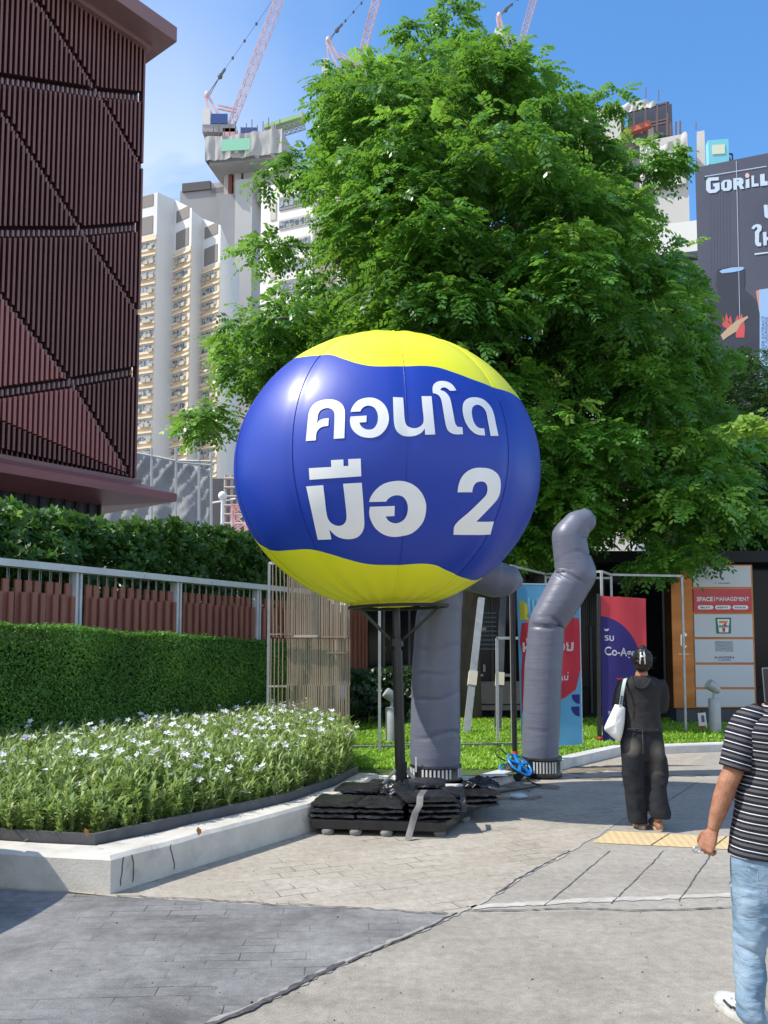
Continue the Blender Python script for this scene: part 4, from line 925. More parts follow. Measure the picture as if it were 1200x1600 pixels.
for px, w in ((497,.055),(543,.03),(449,.03)):
    m = MB(); m.bar((X_(px,YS), YS+.04, LZ), (X_(px,YS), YS+.04, zt+.5), w); m.build('post', M('screen_post', (.24,.20,.155), .6, .2), rs)

# ================================================================== WHITE TUBE FRAMES ON THE LAWN
def wframe(name, label, bars, w=.036, mat=None):
    P0 = Vector(bars[0][0]); r = empty(name, (P0.x, P0.y, P0.z), label, 'frame', 'thin pale steel display frames on the lawn')
    for a, b in bars:
        m = MB(); m.bar(a, b, w); v = abs(Vector(b).z - Vector(a).z); m.build('post' if v > .5 else 'rail', mat or frame_white, r)
    return r
def P_(px, py, Y): return at(px, py, Y)
def up(px, py, Y, top_py):       # vertical post from the ground point
    a = at(px, py, Y); a.z = LZ; b = at(px, top_py, Y); return (tuple(a), (a.x, Y, b.z))
# single tall post pair behind the bed (left), carrying a beam hidden by the balloon
YA, YB = 12.6, 11.8
pa = up(418,1170,YA,880); pb_ = up(593,1190,YB,880)
pc = up(686,1195,11.7,880)
wframe('steel_frame', 'tall thin pale steel frame standing behind the balloon and the rod screen', [pa, pb_, pc, (pa[1], pb_[1]), (pb_[1], pc[1])], .04)
# large cube frame right of the balloon
YC, YD = 13.1, 14.6
q1, q2 = up(801,1182,YC,884), up(945,1178,YC+.25,893); q3, q4 = up(960,1166,YD,898), up(1072,1158,YD,900); q5 = up(856,1160,YD+.4,897)
wframe('steel_frame', 'large thin white steel cube frame around the banners right of the balloon', [q1, q2, q3, q4, (q1[1], q5[1]), (q5[1], q2[1]), (q2[1], q3[1]), (q3[1], q4[1]), q5, (tuple(Vector(q5[1])-Vector((0,0,.06))), tuple(Vector(q3[1])-Vector((0,0,.06))))], .036)
s1, s2 = up(778,1168,13.0,997), up(830,1168,13.0,997)
wframe('steel_frame', 'short white steel goal-shaped frame between the two grey tubes', [s1, s2, (s1[1], s2[1])], .042)
m = MB(); a, b = at(470,1186,11.95), at(815,1172,12.5); a.z = b.z = LZ + .03; m.bar(a, b, .06); o = m.build('timber_rail', M('weathered_timber', (.30,.30,.25), .8, col2=(.22,.2,.17), vs=6), loc=a); tag(o, 'weathered low timber rail lying across the lawn', 'rail')

# ================================================================== GARDEN SPOTLIGHTS, STAKE SIGN
m_spot = M('grey_light_body', (.42,.43,.42), .5, .2, col2=(.36,.37,.36), vs=6)
def spotlight(px, py, Y, s, label):
    b = at(px, py, Y); b.z = LZ - .01; r = empty('garden_spotlight', b, label, 'spotlight', 'bollard spotlights on the lawn')
    m = MB(); m.lathe(b, [(.1*s,0),(.1*s,.58*s),(.085*s,.60*s),(.03*s,.605*s)], 20); m.build('bollard', m_spot, r, smooth=40)
    m = MB(); m.tube([b+Vector((0,0,.6*s)), b+Vector((0,0,.72*s))], .025*s, 10); m.build('neck', m_spot, r, smooth=40)
    d = Vector((-.75,-.15,.55)).normalized(); c = b + Vector((0,0,.78*s)); h = MB(); h.tube([c-d*.11*s, c-d*.02*s, c+d*.10*s, c+d*.13*s], [.05*s,.085*s,.095*s,.085*s], 16)
    hd_ = h.build('lamp_head', m_spot, r, smooth=40); m = MB(); m.tube([c+d*.131*s, c+d*.134*s], .075*s, 16); m.build('lens', M('lamp_glass', (.5,.52,.5), .1, spec=.8), hd_)
spotlight(1118, 1156, 14.45, 1.0, 'grey bollard spotlight standing in front of the copper directory sign')
spotlight(612, 1172, 12.95, .92, 'grey bollard spotlight half hidden behind the black balloon pole')
b = at(1098,1142,15.1); b.z = LZ; st_ = empty('stake_sign', b, 'tiny white and red sign on a stake before the directory sign', 'sign')
m = MB(); m.bar(b, b+Vector((0,0,.35)), .03); m.build('stake', m_pole, st_)
c = at(1097,1128,15.1); m = MB(); m.box((c.x, c.y-.02, c.z), (.14,.02,.33), 0, ry=R(-5)); m.build('plate', white, st_)
m = MB(); m.box((c.x-.008, c.y-.033, c.z-.10), (.115,.008,.07), 0, ry=R(-5)); m.build('red_field', M('sign_red', (.6,.03,.03), .5), st_)
m = MB(); m.box((c.x+.004, c.y-.033, c.z+.06), (.05,.006,.12), 0, ry=R(-5)); m.build('dark_field', M('sign_grey', (.12,.12,.14), .5), st_)

# ================================================================== COPPER DIRECTORY SIGN
YT = 16.1
tl, br_ = at(1047,882,YT), at(1181,1107,YT); TX0 = at(1050,995,YT).x; TX1 = at(1179,995,YT).x; TZ1 = tl.z; TZ0 = br_.z
tot = empty('directory_sign', ((TX0+TX1)/2, YT, LZ), 'tall copper directory sign with stacked white panels and one red panel', 'sign')
m_cop = M('copper_sheet', (.40,.175,.06), .36, .85, col2=(.27,.105,.035), vs=1.4, stretch=(.5,1,1.6))
m = MB(); m.box(((TX0+TX1)/2, YT+.18, (TZ0+TZ1)/2), (TX1-TX0, .36, TZ1-TZ0)); bevel(m.build('copper_body', m_cop, tot), .01)
m = MB(); m.box(((TX0+TX1)/2+.03, YT+.19, (TZ0+LZ)/2-.05), (TX1-TX0-.06, .30, TZ0-LZ+.1-.004)); m.build('dark_plinth', M('slate_plinth', (.035,.045,.065), .4, col2=(.05,.06,.08), vs=2), tot)
TW, TH = TX1-TX0, TZ1-TZ0
m_pan = M('panel_white', (.50,.54,.58), .28, spec=.6); m_panr = M('panel_red', (.50,.02,.035), .3, spec=.6); m_navy = M('navy_print', (.02,.035,.13), .5); m_wp = M('panel_print_white', (.8,.8,.8), .5)
m_green, m_org, m_rd = M('green_print', (.01,.16,.10), .5), M('orange_print', (.75,.22,.04), .5), M('red_print', (.60,.03,.02), .5)
UX, UZ = Vector((1,0,0)), Vector((0,0,1))
tops = [.020,.188,.357,.526,.697,.868]; hgts = [.150,.157,.153,.153,.155,.122]
tops = [(893-882+ k*0)/225. for k in (0,)]
rows = [(.012,.158),(.173,.333),(.349,.507),(.523,.683),(.699,.853),(.869,1.0-.012)]
pan = []
for k, (a, b) in enumerate(rows):
    x0, x1 = TX0 + TW*.268, TX1 - TW*.028; z1, z0_ = TZ1 - a*TH, TZ1 - b*TH
    m = MB(); m.box(((x0+x1)/2, YT-.012, (z0_+z1)/2), (x1-x0, .03, z1-z0_)); o = m.build('sign_panel', m_panr if k == 1 else m_pan, tot); pan.append((o, x0, x1, z0_, z1))
YF = YT - .031
def pt(o, x, z): return Vector((x, YF, z))
o, x0, x1, z0_, z1 = pan[0]; cx = (x0+x1)/2; hh = z1-z0_; ww = x1-x0
def c_logo(m, cx, cz, s):          # broken letter C
    for pl_ in ([(-.18,.30),(.02,.50),(.08,.38),(.0,.30),(-.06,.24),(-.06,-.22),(-.18,-.28)], [(.04,.50),(.22,.32),(.12,.22),(.0,.34)], [(-.18,-.26),(.02,-.5),(.18,-.34),(.12,-.28),(.04,-.34),(-.06,-.20)]):
        m.fill([Vector((cx+a*s, YF, cz+b*s)) for a, b in pl_])
m = MB(); c_logo(m, cx, z1-hh*.38, hh*.62); [m.box((cx + ww*(-.12+.03*q_), YF, z0_+hh*.18), (ww*.018, .002, hh*.045)) for q_ in range(9) if q_ != 1]; m.build('lettering', m_navy, o)
o, x0, x1, z0_, z1 = pan[1]; cx = (x0+x1)/2
m = MB(); put_text(m, 'SPACE', (x0+ww*.05, YF, z0_+hh*.52), UX, UZ, hh*.20, ww*.28, bold=.03); put_text(m, 'MANAGEMENT', (x0+ww*.385, YF, z0_+hh*.53), UX, UZ, hh*.19, ww*.57, bold=.012); m.box((x0+ww*.355, YF, z0_+hh*.62), (ww*.008,.002,hh*.26)); m.build('lettering', m_wp, o)
for k, tx in enumerate(('BUY','RENT','RESALES')):
    cxx = x0 + ww*(.20+.30*k); czz = z0_+hh*.22; rw, rh = ww*.135, hh*.095
    m = MB(); m.fill([Vector((cxx+rw-rh+rh*math.cos(R(a)), YF, czz+rh*math.sin(R(a)))) for a in range(-90,91,15)] + [Vector((cxx-rw+rh-rh*math.cos(R(a)), YF, czz+rh*math.sin(R(a)))) for a in range(90,-91,-15)]); b_ = m.build('white_pill', m_wp, o)
    m = MB(); put_text(m, tx, (cxx, YF-.003, czz-rh*.45), UX, UZ, rh*.9, min(rw*1.4, rw*.42*len(tx)), bold=.02, align='c'); m.build('lettering', m_navy, b_)
o, x0, x1, z0_, z1 = pan[2]; cx = (x0+x1)/2; cz = (z0_+z1)/2; s = hh*.38
m = MB(); m.fill([Vector((cx+a*s, YF, cz+b*s)) for a, b in ((-.98,1),(.98,1),(.92,-1),(-.92,-1))]); gz = m.build('green_square', m_green, o)
m = MB(); m.fill([Vector((cx+a*s, YF-.003, cz+b*s)) for a, b in ((-.76,.80),(.76,.80),(.58,-.84),(-.58,-.84))]); w_ = m.build('white_shield', m_wp, gz)
m = MB(); m.fill([Vector((cx+a*s, YF-.006, cz+b*s)) for a, b in ((-.55,.60),(.30,.60),(.12,.30),(-.55,.30))]); m.fill([Vector((cx+a*s, YF-.006, cz+b*s)) for a, b in ((.34,.60),(.58,.60),(.26,.04),(-.04,.04),(.16,.30))]); m.build('seven_top', m_org, w_)
m = MB(); m.fill([Vector((cx+a*s, YF-.007, cz+b*s)) for a, b in ((.06,.26),(.42,.26),(.25,.05),(-.04,.05))]); m.fill([Vector((cx+a*s, YF-.006, cz+b*s)) for a, b in ((-.16,-.26),(.18,-.26),(.18,-.78),(-.16,-.78))]); m.build('seven_stem', m_rd, w_)
m = MB(); put_text(m, 'ELEVEN', (cx, YF-.009, cz-.20*s), UX, UZ, .26*s, 1.18*s, bold=.05, align='c'); m.build('lettering', m_green, w_)
o, x0, x1, z0_, z1 = pan[3]; cx = (x0+x1)/2
m = MB()
for k in range(10):
    zz = z1 - hh*(.10 + .05*k); w2_ = ww*.155; br1 = (k*37 % 10)/10*.8 - .4
    m.box((cx - w2_*(.5-br1*.5)*1.0, YF, zz), (w2_*(1+br1)-.004, .002, hh*.016)); m.box((cx + w2_*(.5+br1*.5), YF, zz-hh*.012), (w2_*(1-br1)-.004, .002, hh*.016))
put_text(m, 'KAIZEN', (cx, YF, z0_+hh*.19), UX, UZ, hh*.10, ww*.33, bold=.02, align='c'); put_text(m, 'COFFEE', (cx, YF, z0_+hh*.085), UX, UZ, hh*.055, ww*.22, bold=.02, align='c'); m.build('lettering', m_navy, o)
m = MB(); YFs = YF; YF = YT - .003; c_logo(m, TX0+TW*.14, TZ1-TH*.53, TH*.12); [m.box((TX0+TW*(.08+.02*q_), YF, TZ1-TH*.625), (TW*.009, .002, TH*.007)) for q_ in range(7)]; m.build('lettering', M('silver_letter', (.75,.75,.74), .35, .5), tot); YF = YFs

# ================================================================== DARK STOREFRONT, PLANTS BEFORE IT
m_dark = M('dark_cladding', (.010,.011,.013), .5, col2=(.016,.017,.02), vs=2, spec=.25)
m_glass = M('dark_glass', (.006,.007,.009), .12, spec=.22)
YG = 18.6
sf = empty('storefront', (X_(900,YG), YG, 0), 'dark glass fronted shop building behind the lawn and tree', 'building')
xl, xr = X_(546,YG), 13.5; zt_ = Z_(868,YG)
m = MB(); m.box(((xl+xr)/2, YG+2.6, zt_/2), (xr-xl, 5.0, zt_)); m.build('wall', m_dark, sf)
m = MB(); m.box(((xl+xr)/2, YG-.35, zt_-.12), (xr-xl+.3, 1.1, .24)); m.build('roof_fascia', m_dark, sf)
m_mul = M('mullion', (.05,.052,.055), .4, .3)
edges = [X_(q,YG) for q in (552,600,640,720,770,822,870,925,985,1040)] + [xr]
for k, (a, b) in enumerate(zip(edges[:-1], edges[1:])):
    m = MB(); m.box(((a+b)/2, YG+.06, zt_*.5+.25), (b-a-.06, .04, zt_-.9)); w_ = m.build('shop_window', m_glass, sf)
    m = MB(); m.box((a, YG+.04, zt_*.5), (.05,.09,zt_-.25)); m.build('mullion', m_mul, sf)
m = MB(); m.box(((X_(716,YG)+X_(905,YG))/2, YG-.12, .32+.2), (X_(905,YG)-X_(716,YG), .3, .62)); m.build('low_wall', M('beige_stone', (.32,.29,.25), .8, col2=(.26,.24,.2), vs=3), sf)
m = MB(); m.box(((X_(716,YG)+X_(905,YG))/2, YG-.13, .34), (X_(905,YG)-X_(716,YG)+.01, .34, .02)); m.build('wall_joint', m_dark, sf)
# louvres, shelves and lights seen behind the glass
m = MB()
for k in range(9): m.box((X_(745,YG), YG-.02, Z_(958+7*k,YG)), (X_(775,YG)-X_(712,YG), .03, .03))
m.build('louvre', M('blue_grey_louvre', (.10,.15,.19), .4, .4), sf)
m_warm = M('warm_shelf', (.45,.22,.07), .6)
m = MB(); m.box((X_(725,YG), YG-.01, Z_(1024,YG)), (.5,.03,.035)); m.build('shelf', m_warm, sf)
m = MB(); m.box((X_(885,YG), YG-.01, Z_(1000,YG)), (.45,.03,.025)); m.build('shelf', M('grey_shelf', (.2,.2,.2), .6), sf)
m_pale = M('pale_things', (.5,.5,.48), .5)
rnd = random.Random(12); m = MB()
for k in range(26): m.box((X_(748 + rnd.uniform(0,26),YG), YG-.012, Z_(1088 + rnd.uniform(-10,8),YG)), (.03+.03*rnd.random(), .01, .02+.02*rnd.random()))
m.build('window_sticker', m_pale, sf)
for px, py, w_, h_ in ((757,1044,.05,.16),(797,1055,.22,.06),(752,1055,.10,.05),(748,984,.35,.10),(1018,990,.55,.0)):
    if h_: 
        m = MB(); m.box((X_(px,YG), YG-.012, Z_(py,YG)), (w_,.02,h_)); m.build('counter_item', m_pale, sf)
# vertical cladding ribs right of the second banner
m = MB()
for k in range(14): m.box((X_(905+3.2*k,YG), YG-.05, Z_(940,YG)), (.02,.03,1.1))
m.build('cladding_ribs', m_mul, sf)
# leaning prop posts with pale sleeves
m_prop = M('galvanised_post', (.42,.43,.43), .5, .35, col2=(.30,.31,.32), vs=6)
m_prop2 = M('dark_post', (.055,.06,.068), .5, .2, col2=(.09,.09,.1), vs=6)
m_slv = M('cream_sleeve', (.60,.55,.43), .7)
for (a, b, s0, s1, Y, mat, lab) in (((729,1158),(752,935),1050,1072,14.4,m_prop,'leaning grey prop post with cream sleeve under the tree'),((778,1152),(786,930),1052,1072,15.0,m_prop2,'upright dark prop post with pale sleeve behind the short white frame')):
    A = at(*a, Y); A.z = LZ; B = at(*b, Y+.6); r = empty('prop_post', A, lab, 'post', 'sleeved prop posts on the lawn')
    m = MB(); m.bar(A, B, .115); m.build('post_shaft', mat, r)
    f0, f1 = [(Z_(q,Y)-A.z)/(B.z-A.z) for q in (s1, s0)]; m = MB(); m.bar(A.lerp(B, f0), A.lerp(B, f1), .145); m.build('sleeve', m_slv, r)
# dark shrub beside the storefront
def shrub(name, label, xa, xb, Y, dep, z0, z1, nr, r, tintm, mat, seed):
    rt = empty(name, ((xa+xb)/2, Y, z0), label, 'shrub'); n = nr
    x = rng.uniform(xa, xb, n); u = rng.uniform(0,1,n); lum = np.array([mnoise.noise(Vector((a*1.3, seed, 0))) for a in x]); zz = z0 + (z1-z0)*np.sqrt(u)*(1+.12*lum); y = Y + rng.uniform(-.5,.5,n)*dep + .2*np.array([mnoise.noise(Vector((a*1.6, b*1.6, seed))) for a, b in zip(x, zz)])
    P = np.stack([x,y,zz],1); nm = np.stack([rng.normal(0,.5,n), -1+rng.normal(0,.4,n), rng.uniform(.1,1.3,n)],1)
    V, Fq, ts = rosettes(P, nm, r, 6, np.clip(tintm + .2*lum + rng.normal(0,.12,n),0,1)); np_mesh('shrub_leaves', V - np.array(rt.location)[None], Fq, mat, rt, tint=ts)
    m = MB(); rnd = random.Random(seed)
    for k in range(12): a = rnd.uniform(xa,xb); m.tube([(a,Y,z0-.05),(a+rnd.uniform(-.1,.1),Y,z0+(z1-z0)*.75)], [.02,.008], 5)
    m.build('shrub_stems', M('shrub_stem', (.06,.05,.04), .9), rt)
m_dksh = leafmat('dark_shrub_leaf', (.012,.035,.012), (.03,.075,.02), (.06,.14,.03), tw=.2, rough=.4)
shrub('shrub', 'dark green shrub against the storefront behind the balloon pole', X_(549,16.3), X_(650,16.3), 16.3, .9, LZ, Z_(1046,16.3), 1500, .075, .45, m_dksh, 3)
# ================================================================== RED LOUVRED BUILDING
FC = at(215, 600, 32.0); FC = Vector((FC.x, 32.0, 0)); fdir = Vector((.79, 1, 0)).normalized(); fnor = Vector((fdir.y, -fdir.x, 0))
def fac(px, py): return onplane(px, py, FC, fnor)
def fs(px): return (fac(px, 500) - FC).dot(fdir)
def fp(s, off, z): return FC + fdir*s + fnor*off + Vector((0,0,z))
lb = empty('louvred_building', FC, 'dark maroon building wrapped in vertical louvres with a jutting flat roof', 'building')
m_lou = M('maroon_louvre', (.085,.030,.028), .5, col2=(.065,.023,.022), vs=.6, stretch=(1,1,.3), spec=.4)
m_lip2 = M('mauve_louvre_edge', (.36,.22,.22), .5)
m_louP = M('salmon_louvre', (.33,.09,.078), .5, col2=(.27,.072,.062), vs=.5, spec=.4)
m_roof = M('roof_metal', (.30,.165,.15), .55, col2=(.26,.14,.13), vs=.8)
m_back = M('maroon_backing', (.03,.014,.016), .7)
m_dkg = M('slate_wall', (.05,.06,.075), .4, col2=(.07,.08,.10), vs=.5)
z_slat = fac(213, 752).z; z_led = z_slat - .50; z_roof = fac(215, 66).z; SL = -16.0
m = MB(); m.prism([fp(SL,-.35,z_led+.3), fp(-.05,-.35,z_led+.3), fp(-.05,-15,z_led+.3), fp(SL,-15,z_led+.3)], (0,0,z_roof-z_led-.3)); m.build('wall', m_back, lb)
m = MB(); m.prism([fp(SL,-.9,0), fp(-.9,-.9,0), fp(-.9,-14,0), fp(SL,-14,0)], (0,0,z_led-.02)); m.build('lower_wall', m_dkg, lb)
m = MB()
for k in range(24):
    s = -1.05 - k*.33 - .12*((k*7) % 3); m.prism([fp(s,-.88,0), fp(s+.07,-.88,0), fp(s+.07,-.74,0), fp(s,-.74,0)], (0,0,z_led-.03))
m.build('mullions', M('dark_mullion', (.02,.02,.024), .4), lb)
def interp(x, pts): return float(np.interp(x, [p[0] for p in pts], [p[1] for p in pts]))
H1, H2, H3 = [(-200,88),(0,118),(140,139),(213,146)], [(-200,362),(0,361),(120,360),(213,352)], [(-200,640),(0,615),(113,598),(213,580)]
bot_d, ped = [(-200,655),(0,700),(210,747)], [(-200,610),(0,655),(210,744)]
D1 = [(-60,-90),(47,0),(140,135),(217,262)]; D2 = [(-120,40),(0,182),(125,362),(217,492)]; D3 = [(-110,340),(0,462),(113,598),(208,745)]
D4 = [(-300,560),(-120,700),(0,800)]
sp = .188; sA, sP, sE = MB(), MB(), MB()
gap = .11
def slat(b, s, za, zb, w=.085, dp=.27):
    if zb - za < .05: return
    b.cur = 0; b.prism([fp(s-w/2,-.20,za), fp(s+w/2,-.20,za), fp(s+w/2+.012,dp-.20,za), fp(s-w/2+.012,dp-.20,za)], (0,0,zb-za))
    b.cur = 1; b.prism([fp(s-w/2+.004,dp-.199,za), fp(s+w/2-.004,dp-.199,za), fp(s+w/2-.004,dp-.18,za), fp(s-w/2+.004,dp-.18,za)], (0,0,zb-za))
k = 0; s = -.06
while s > SL:
    q = FC + fdir*s; u = q.x / (q.y*math.cos(PITCH) + 0) ; 
    # pixel column of this slat (at mid height)
    mid = fp(s,0,12.0); d = mid.y*math.cos(PITCH) + (mid.z-CAMZ)*math.sin(PITCH); px = 600 + F*mid.x/d
    ztop = z_roof - .05; zbot = fac(px, interp(px, bot_d)).z
    br = [('h', H1), ('h', H2), ('h', H3), ('d', D1), ('d', D2), ('d', D3)]
    cuts = sorted([(fac(px, interp(px, c)).z, t) for t, c in br if c[0][0] <= px <= c[-1][0]])
    zs = [(zbot, 'e')] + [c for c in cuts if zbot + .2 < c[0] < ztop - .1] + [(ztop, 'e')]
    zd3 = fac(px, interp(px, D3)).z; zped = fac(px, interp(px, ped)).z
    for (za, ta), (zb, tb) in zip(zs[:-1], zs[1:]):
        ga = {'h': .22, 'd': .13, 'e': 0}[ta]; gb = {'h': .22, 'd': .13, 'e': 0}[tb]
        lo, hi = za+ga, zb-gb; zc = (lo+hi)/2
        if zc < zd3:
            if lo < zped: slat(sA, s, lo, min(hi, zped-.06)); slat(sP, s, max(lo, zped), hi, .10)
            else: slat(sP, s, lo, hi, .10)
        else: slat(sA, s, lo, hi)
    for zc, t in cuts:
        if zbot + .2 < zc < ztop - .1: slat(sE, s + (.03 if t == 'd' else 0), zc-.11, zc+.11, .07, .10)
    # short dark slat feet behind
    slat(sA, s+.05, z_slat-.06, zbot+.25, .05, .08)
    s -= sp; k += 1
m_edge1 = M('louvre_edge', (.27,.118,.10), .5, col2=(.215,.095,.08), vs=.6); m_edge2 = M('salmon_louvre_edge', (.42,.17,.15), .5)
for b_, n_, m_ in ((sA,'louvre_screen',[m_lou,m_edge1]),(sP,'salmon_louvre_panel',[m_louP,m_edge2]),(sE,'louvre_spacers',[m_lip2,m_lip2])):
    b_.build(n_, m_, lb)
# roof slab and the sloping ledge above the ground floor
ro, re = 1.25, .62
tipr = (268, 46)
m = MB(); zt2 = z_roof; 
m.prism([fp(SL,ro,zt2), fp(re,ro,zt2), fp(re,-15.5,zt2), fp(SL,-15.5,zt2)], (0,0,.62)); bevel(m.build('roof_slab', m_roof, lb), .02)
m = MB(); m.prism([fp(SL,.30,zt2-.2), fp(.12,.30,zt2-.2), fp(.12,-15,zt2-.2), fp(SL,-15,zt2-.2)], (0,0,.196)); m.build('soffit_trim', m_roof, lb)
m = MB(); lo_, le_ = 1.35, .95; zl = z_led
inner = [fp(SL,.12,zl+.42), fp(.15,.12,zl+.42), fp(.15,-14.8,zl+.42)]; outer_ = [fp(SL,lo_,zl-.02), fp(le_,lo_,zl-.02), fp(le_,-15.2,zl-.02)]; low_ = [p - Vector((0,0,.30)) for p in outer_]; inl = [fp(SL,-.9,zl-.5), fp(-.88,-.9,zl-.5), fp(-.88,-14.8,zl-.5)]
inner2 = [p - Vector((0,0,.0)) for p in inner]; m.loft([[a, b, c, d] for a, b, c, d in zip(inner2, outer_, low_, inl)]); m.build('ledge', M('ledge_metal', (.34,.125,.115), .45, col2=(.28,.10,.092), vs=.7), lb)
m = MB(); m.prism([fp(SL,.14,zl+.40), fp(.18,.14,zl+.40), fp(.18,-.33,zl+.40), fp(SL,-.33,zl+.40)], (0,0,.16)); m.build('ledge_upstand', m_roof, lb)

# ================================================================== TARPAULIN COVERED SCAFFOLD
YW = 58.0
m_tarp = M('grey_tarpaulin', (.36,.37,.375), .8, col2=(.26,.27,.28), vs=.35, detail=8)
tw = empty('tarpaulin_scaffold', (X_(260,YW,770), YW, 0), 'grey tarpaulin draped scaffold right behind the louvred building', 'scaffold')
m = MB(); nx, nz = 44, 40; g_ = []
for i in range(nx):
    px = 150 + (328-150)*i/(nx-1); topy = interp(px, [(150,700),(225,706),(266,716),(300,726),(328,735)]); col = []
    for j in range(nz):
        py = topy + (862-topy)*j/(nz-1); p = at(px, py, YW); p.y += .25*mnoise.noise(Vector((i*.16, j*.05, 2))) + .35*abs(mnoise.noise(Vector((i*.20+j*.12, j*.02, 6)))) + .10*mnoise.noise(Vector((i*.5, j*.35, 9))); col.append(p)
    g_.append(col)
m.loft(g_, cap=False, closed=False); o = m.build('tarpaulin', m_tarp, tw, smooth=True); md = o.modifiers.new('t', 'SOLIDIFY'); md.thickness = .05
m = MB(); zz0 = 0
for px in (237,275,311,330):
    a = at(px, 845, YW-1.0); b = at(px, 700 if px < 300 else 706, YW-1.0); m.tube([a, b], .09, 6)
for a, b in (((278,720),(330,721)),((275,722),(330,727)),((205,706),(275,720))): m.tube([at(*a, YW-1.0), at(*b, YW-1.0)], .09, 6)
m.build('scaffold_tubes', M('scaffold_tube', (.5,.5,.48), .5, .4), tw)
# ================================================================== SMALL STREET LAMP, RED HOIST MAST FAR BEHIND
YL = 70; a = at(347,835,YL); a.z = 0; sl_ = empty('street_lamp', a, 'slim white street lamp showing above the broad leaved hedge', 'lamp')
m = MB(); b = at(346,781,YL); m.tube([a, (a.x,YL,b.z)], .14, 8); m.build('lamp_post', white, sl_, smooth=40)
m = MB(); m.tube([(a.x-1.1,YL,b.z-.3),(a.x,YL,b.z-.1),(a.x+1.1,YL,b.z+.1)], .08, 6); m.build('lamp_arm', white, sl_)
m = MB(); m.ball((a.x,YL,b.z+.35), .38); m.build('lamp_globe', white, sl_, smooth=True)
YH = 100
def lattice(m, a, b, w, w2, nseg, r, up_=(0,1,0)):
    """square lattice boom between a and b"""
    a, b = Vector(a), Vector(b); t = (b-a).normalized(); n = t.cross(Vector(up_)).normalized(); q = t.cross(n); prev = None
    for i in range(nseg+1):
        f = i/nseg; c = a.lerp(b, f); ww = w + (w2-w)*f; cur = [c + n*ww/2 + q*ww/2, c - n*ww/2 + q*ww/2, c - n*ww/2 - q*ww/2, c + n*ww/2 - q*ww/2]
        if prev:
            for k in range(4): m.bar(prev[k], cur[k], r); m.bar(prev[k], cur[(k+1)%4], r*.65)
        for k in range(4): m.bar(cur[k], cur[(k+1)%4], r*.65)
        prev = cur
m_redw = M('red_white_steel', (.70,.20,.17), .5, col2=(.8,.72,.7), vs=.5)
a = at(374,850,YH); a.z = 0; hm = empty('hoist_mast', a, 'red and white construction hoist mast beside the balloon edge', 'mast')
m = MB(); lattice(m, a, Vector((a.x,YH,at(374,790,YH).z)), 2.2, 1.6, 16, .22); m.build('mast_lattice', m_redw, hm)
m_scf = M('bare_scaffold', (.42,.34,.30), .6)
a = at(366,800,112); sc_ = empty('bare_scaffold', (a.x,112,0), 'bare brown scaffold frame at the foot of the netted tower', 'scaffold')
m = MB()
for px in (352,362,372,384): m.tube([(X_(px,112,780),112,0), (X_(px,112,780),112,Z_(742,112))], .22, 5)
for py in range(748,850,14): m.tube([(X_(350,112,780),111.8,Z_(py,112)), (X_(390,112,780),111.8,Z_(py,112))], .16, 5)
m.build('scaffold_tubes', m_scf, sc_)
m = MB(); m.box((X_(360,116,780),116,Z_(742,112)/2), (X_(400,116,780)-X_(340,116,780), 3, Z_(742,112))); m.build('backing', M('shade_net', (.12,.11,.11), .8), sc_)

# ================================================================== CREAM APARTMENT TOWER (zigzag front)
m_cr = M('cream_render', (.74,.59,.41), .8, col2=(.68,.54,.37), vs=.06)
m_pw = M('pale_render', (.72,.71,.68), .8, col2=(.66,.65,.62), vs=.08)
m_wing = M('window_glass', (.08,.11,.14), .15, col2=(.34,.36,.36), vs=1.6, vmin=.48, vmax=.52, spec=.7)
m_winf = M('window_frame', (.50,.46,.39), .6); m_ac = M('ac_unit', (.44,.39,.31), .6); m_grn = M('green_shade', (.02,.20,.12), .6)
m_bsh = M('balcony_shade', (.22,.20,.18), .8); m_bal_ = M('balcony_band', (.76,.63,.45), .8)
def tower_pts(lst): return [Vector((at(px, 600, Y).x, Y, 0)) for px, Y in lst]
apt = empty('apartment_tower', (X_(275,120,600), 120, 0), 'cream apartment tower with zigzag front and rows of windows', 'building')
plan = tower_pts([(196,123.5),(240,121.5),(268,124),(295,121.5),(313,124),(341,121.5)])
tops = [318,318,304,333,334,357]
def sloped(m, pts, zs):          # prism with a sloping parapet
    n = len(pts); m.add([tuple(p) for p in pts] + [(p.x, p.y, z) for p, z in zip(pts, zs)], [list(range(n))[::-1], list(range(n, 2*n))] + [[i,(i+1)%n,n+(i+1)%n,n+i] for i in range(n)])
zt1, zt2_ = Z_(305,122), Z_(334,122)
zz_ = [Z_(q, 122.5) for q in (318,306,304,331,334,357)]
m = MB(); sloped(m, [plan[0], plan[1], plan[2], plan[3], Vector((plan[3].x, 138, 0)), Vector((plan[0].x, 138, 0))], [zz_[1], zz_[1], zz_[2], zz_[3], zz_[3], zz_[1]]); m.build('tall_wall', m_pw, apt)
m = MB(); sloped(m, [plan[3]+Vector((.02,0,0)), plan[4], plan[5], Vector((plan[5].x, 138, 0)), Vector((plan[3].x+.02, 138, 0))], [zz_[4], zz_[4], zz_[5], zz_[5], zz_[4]]); m.build('side_wall', m_pw, apt)
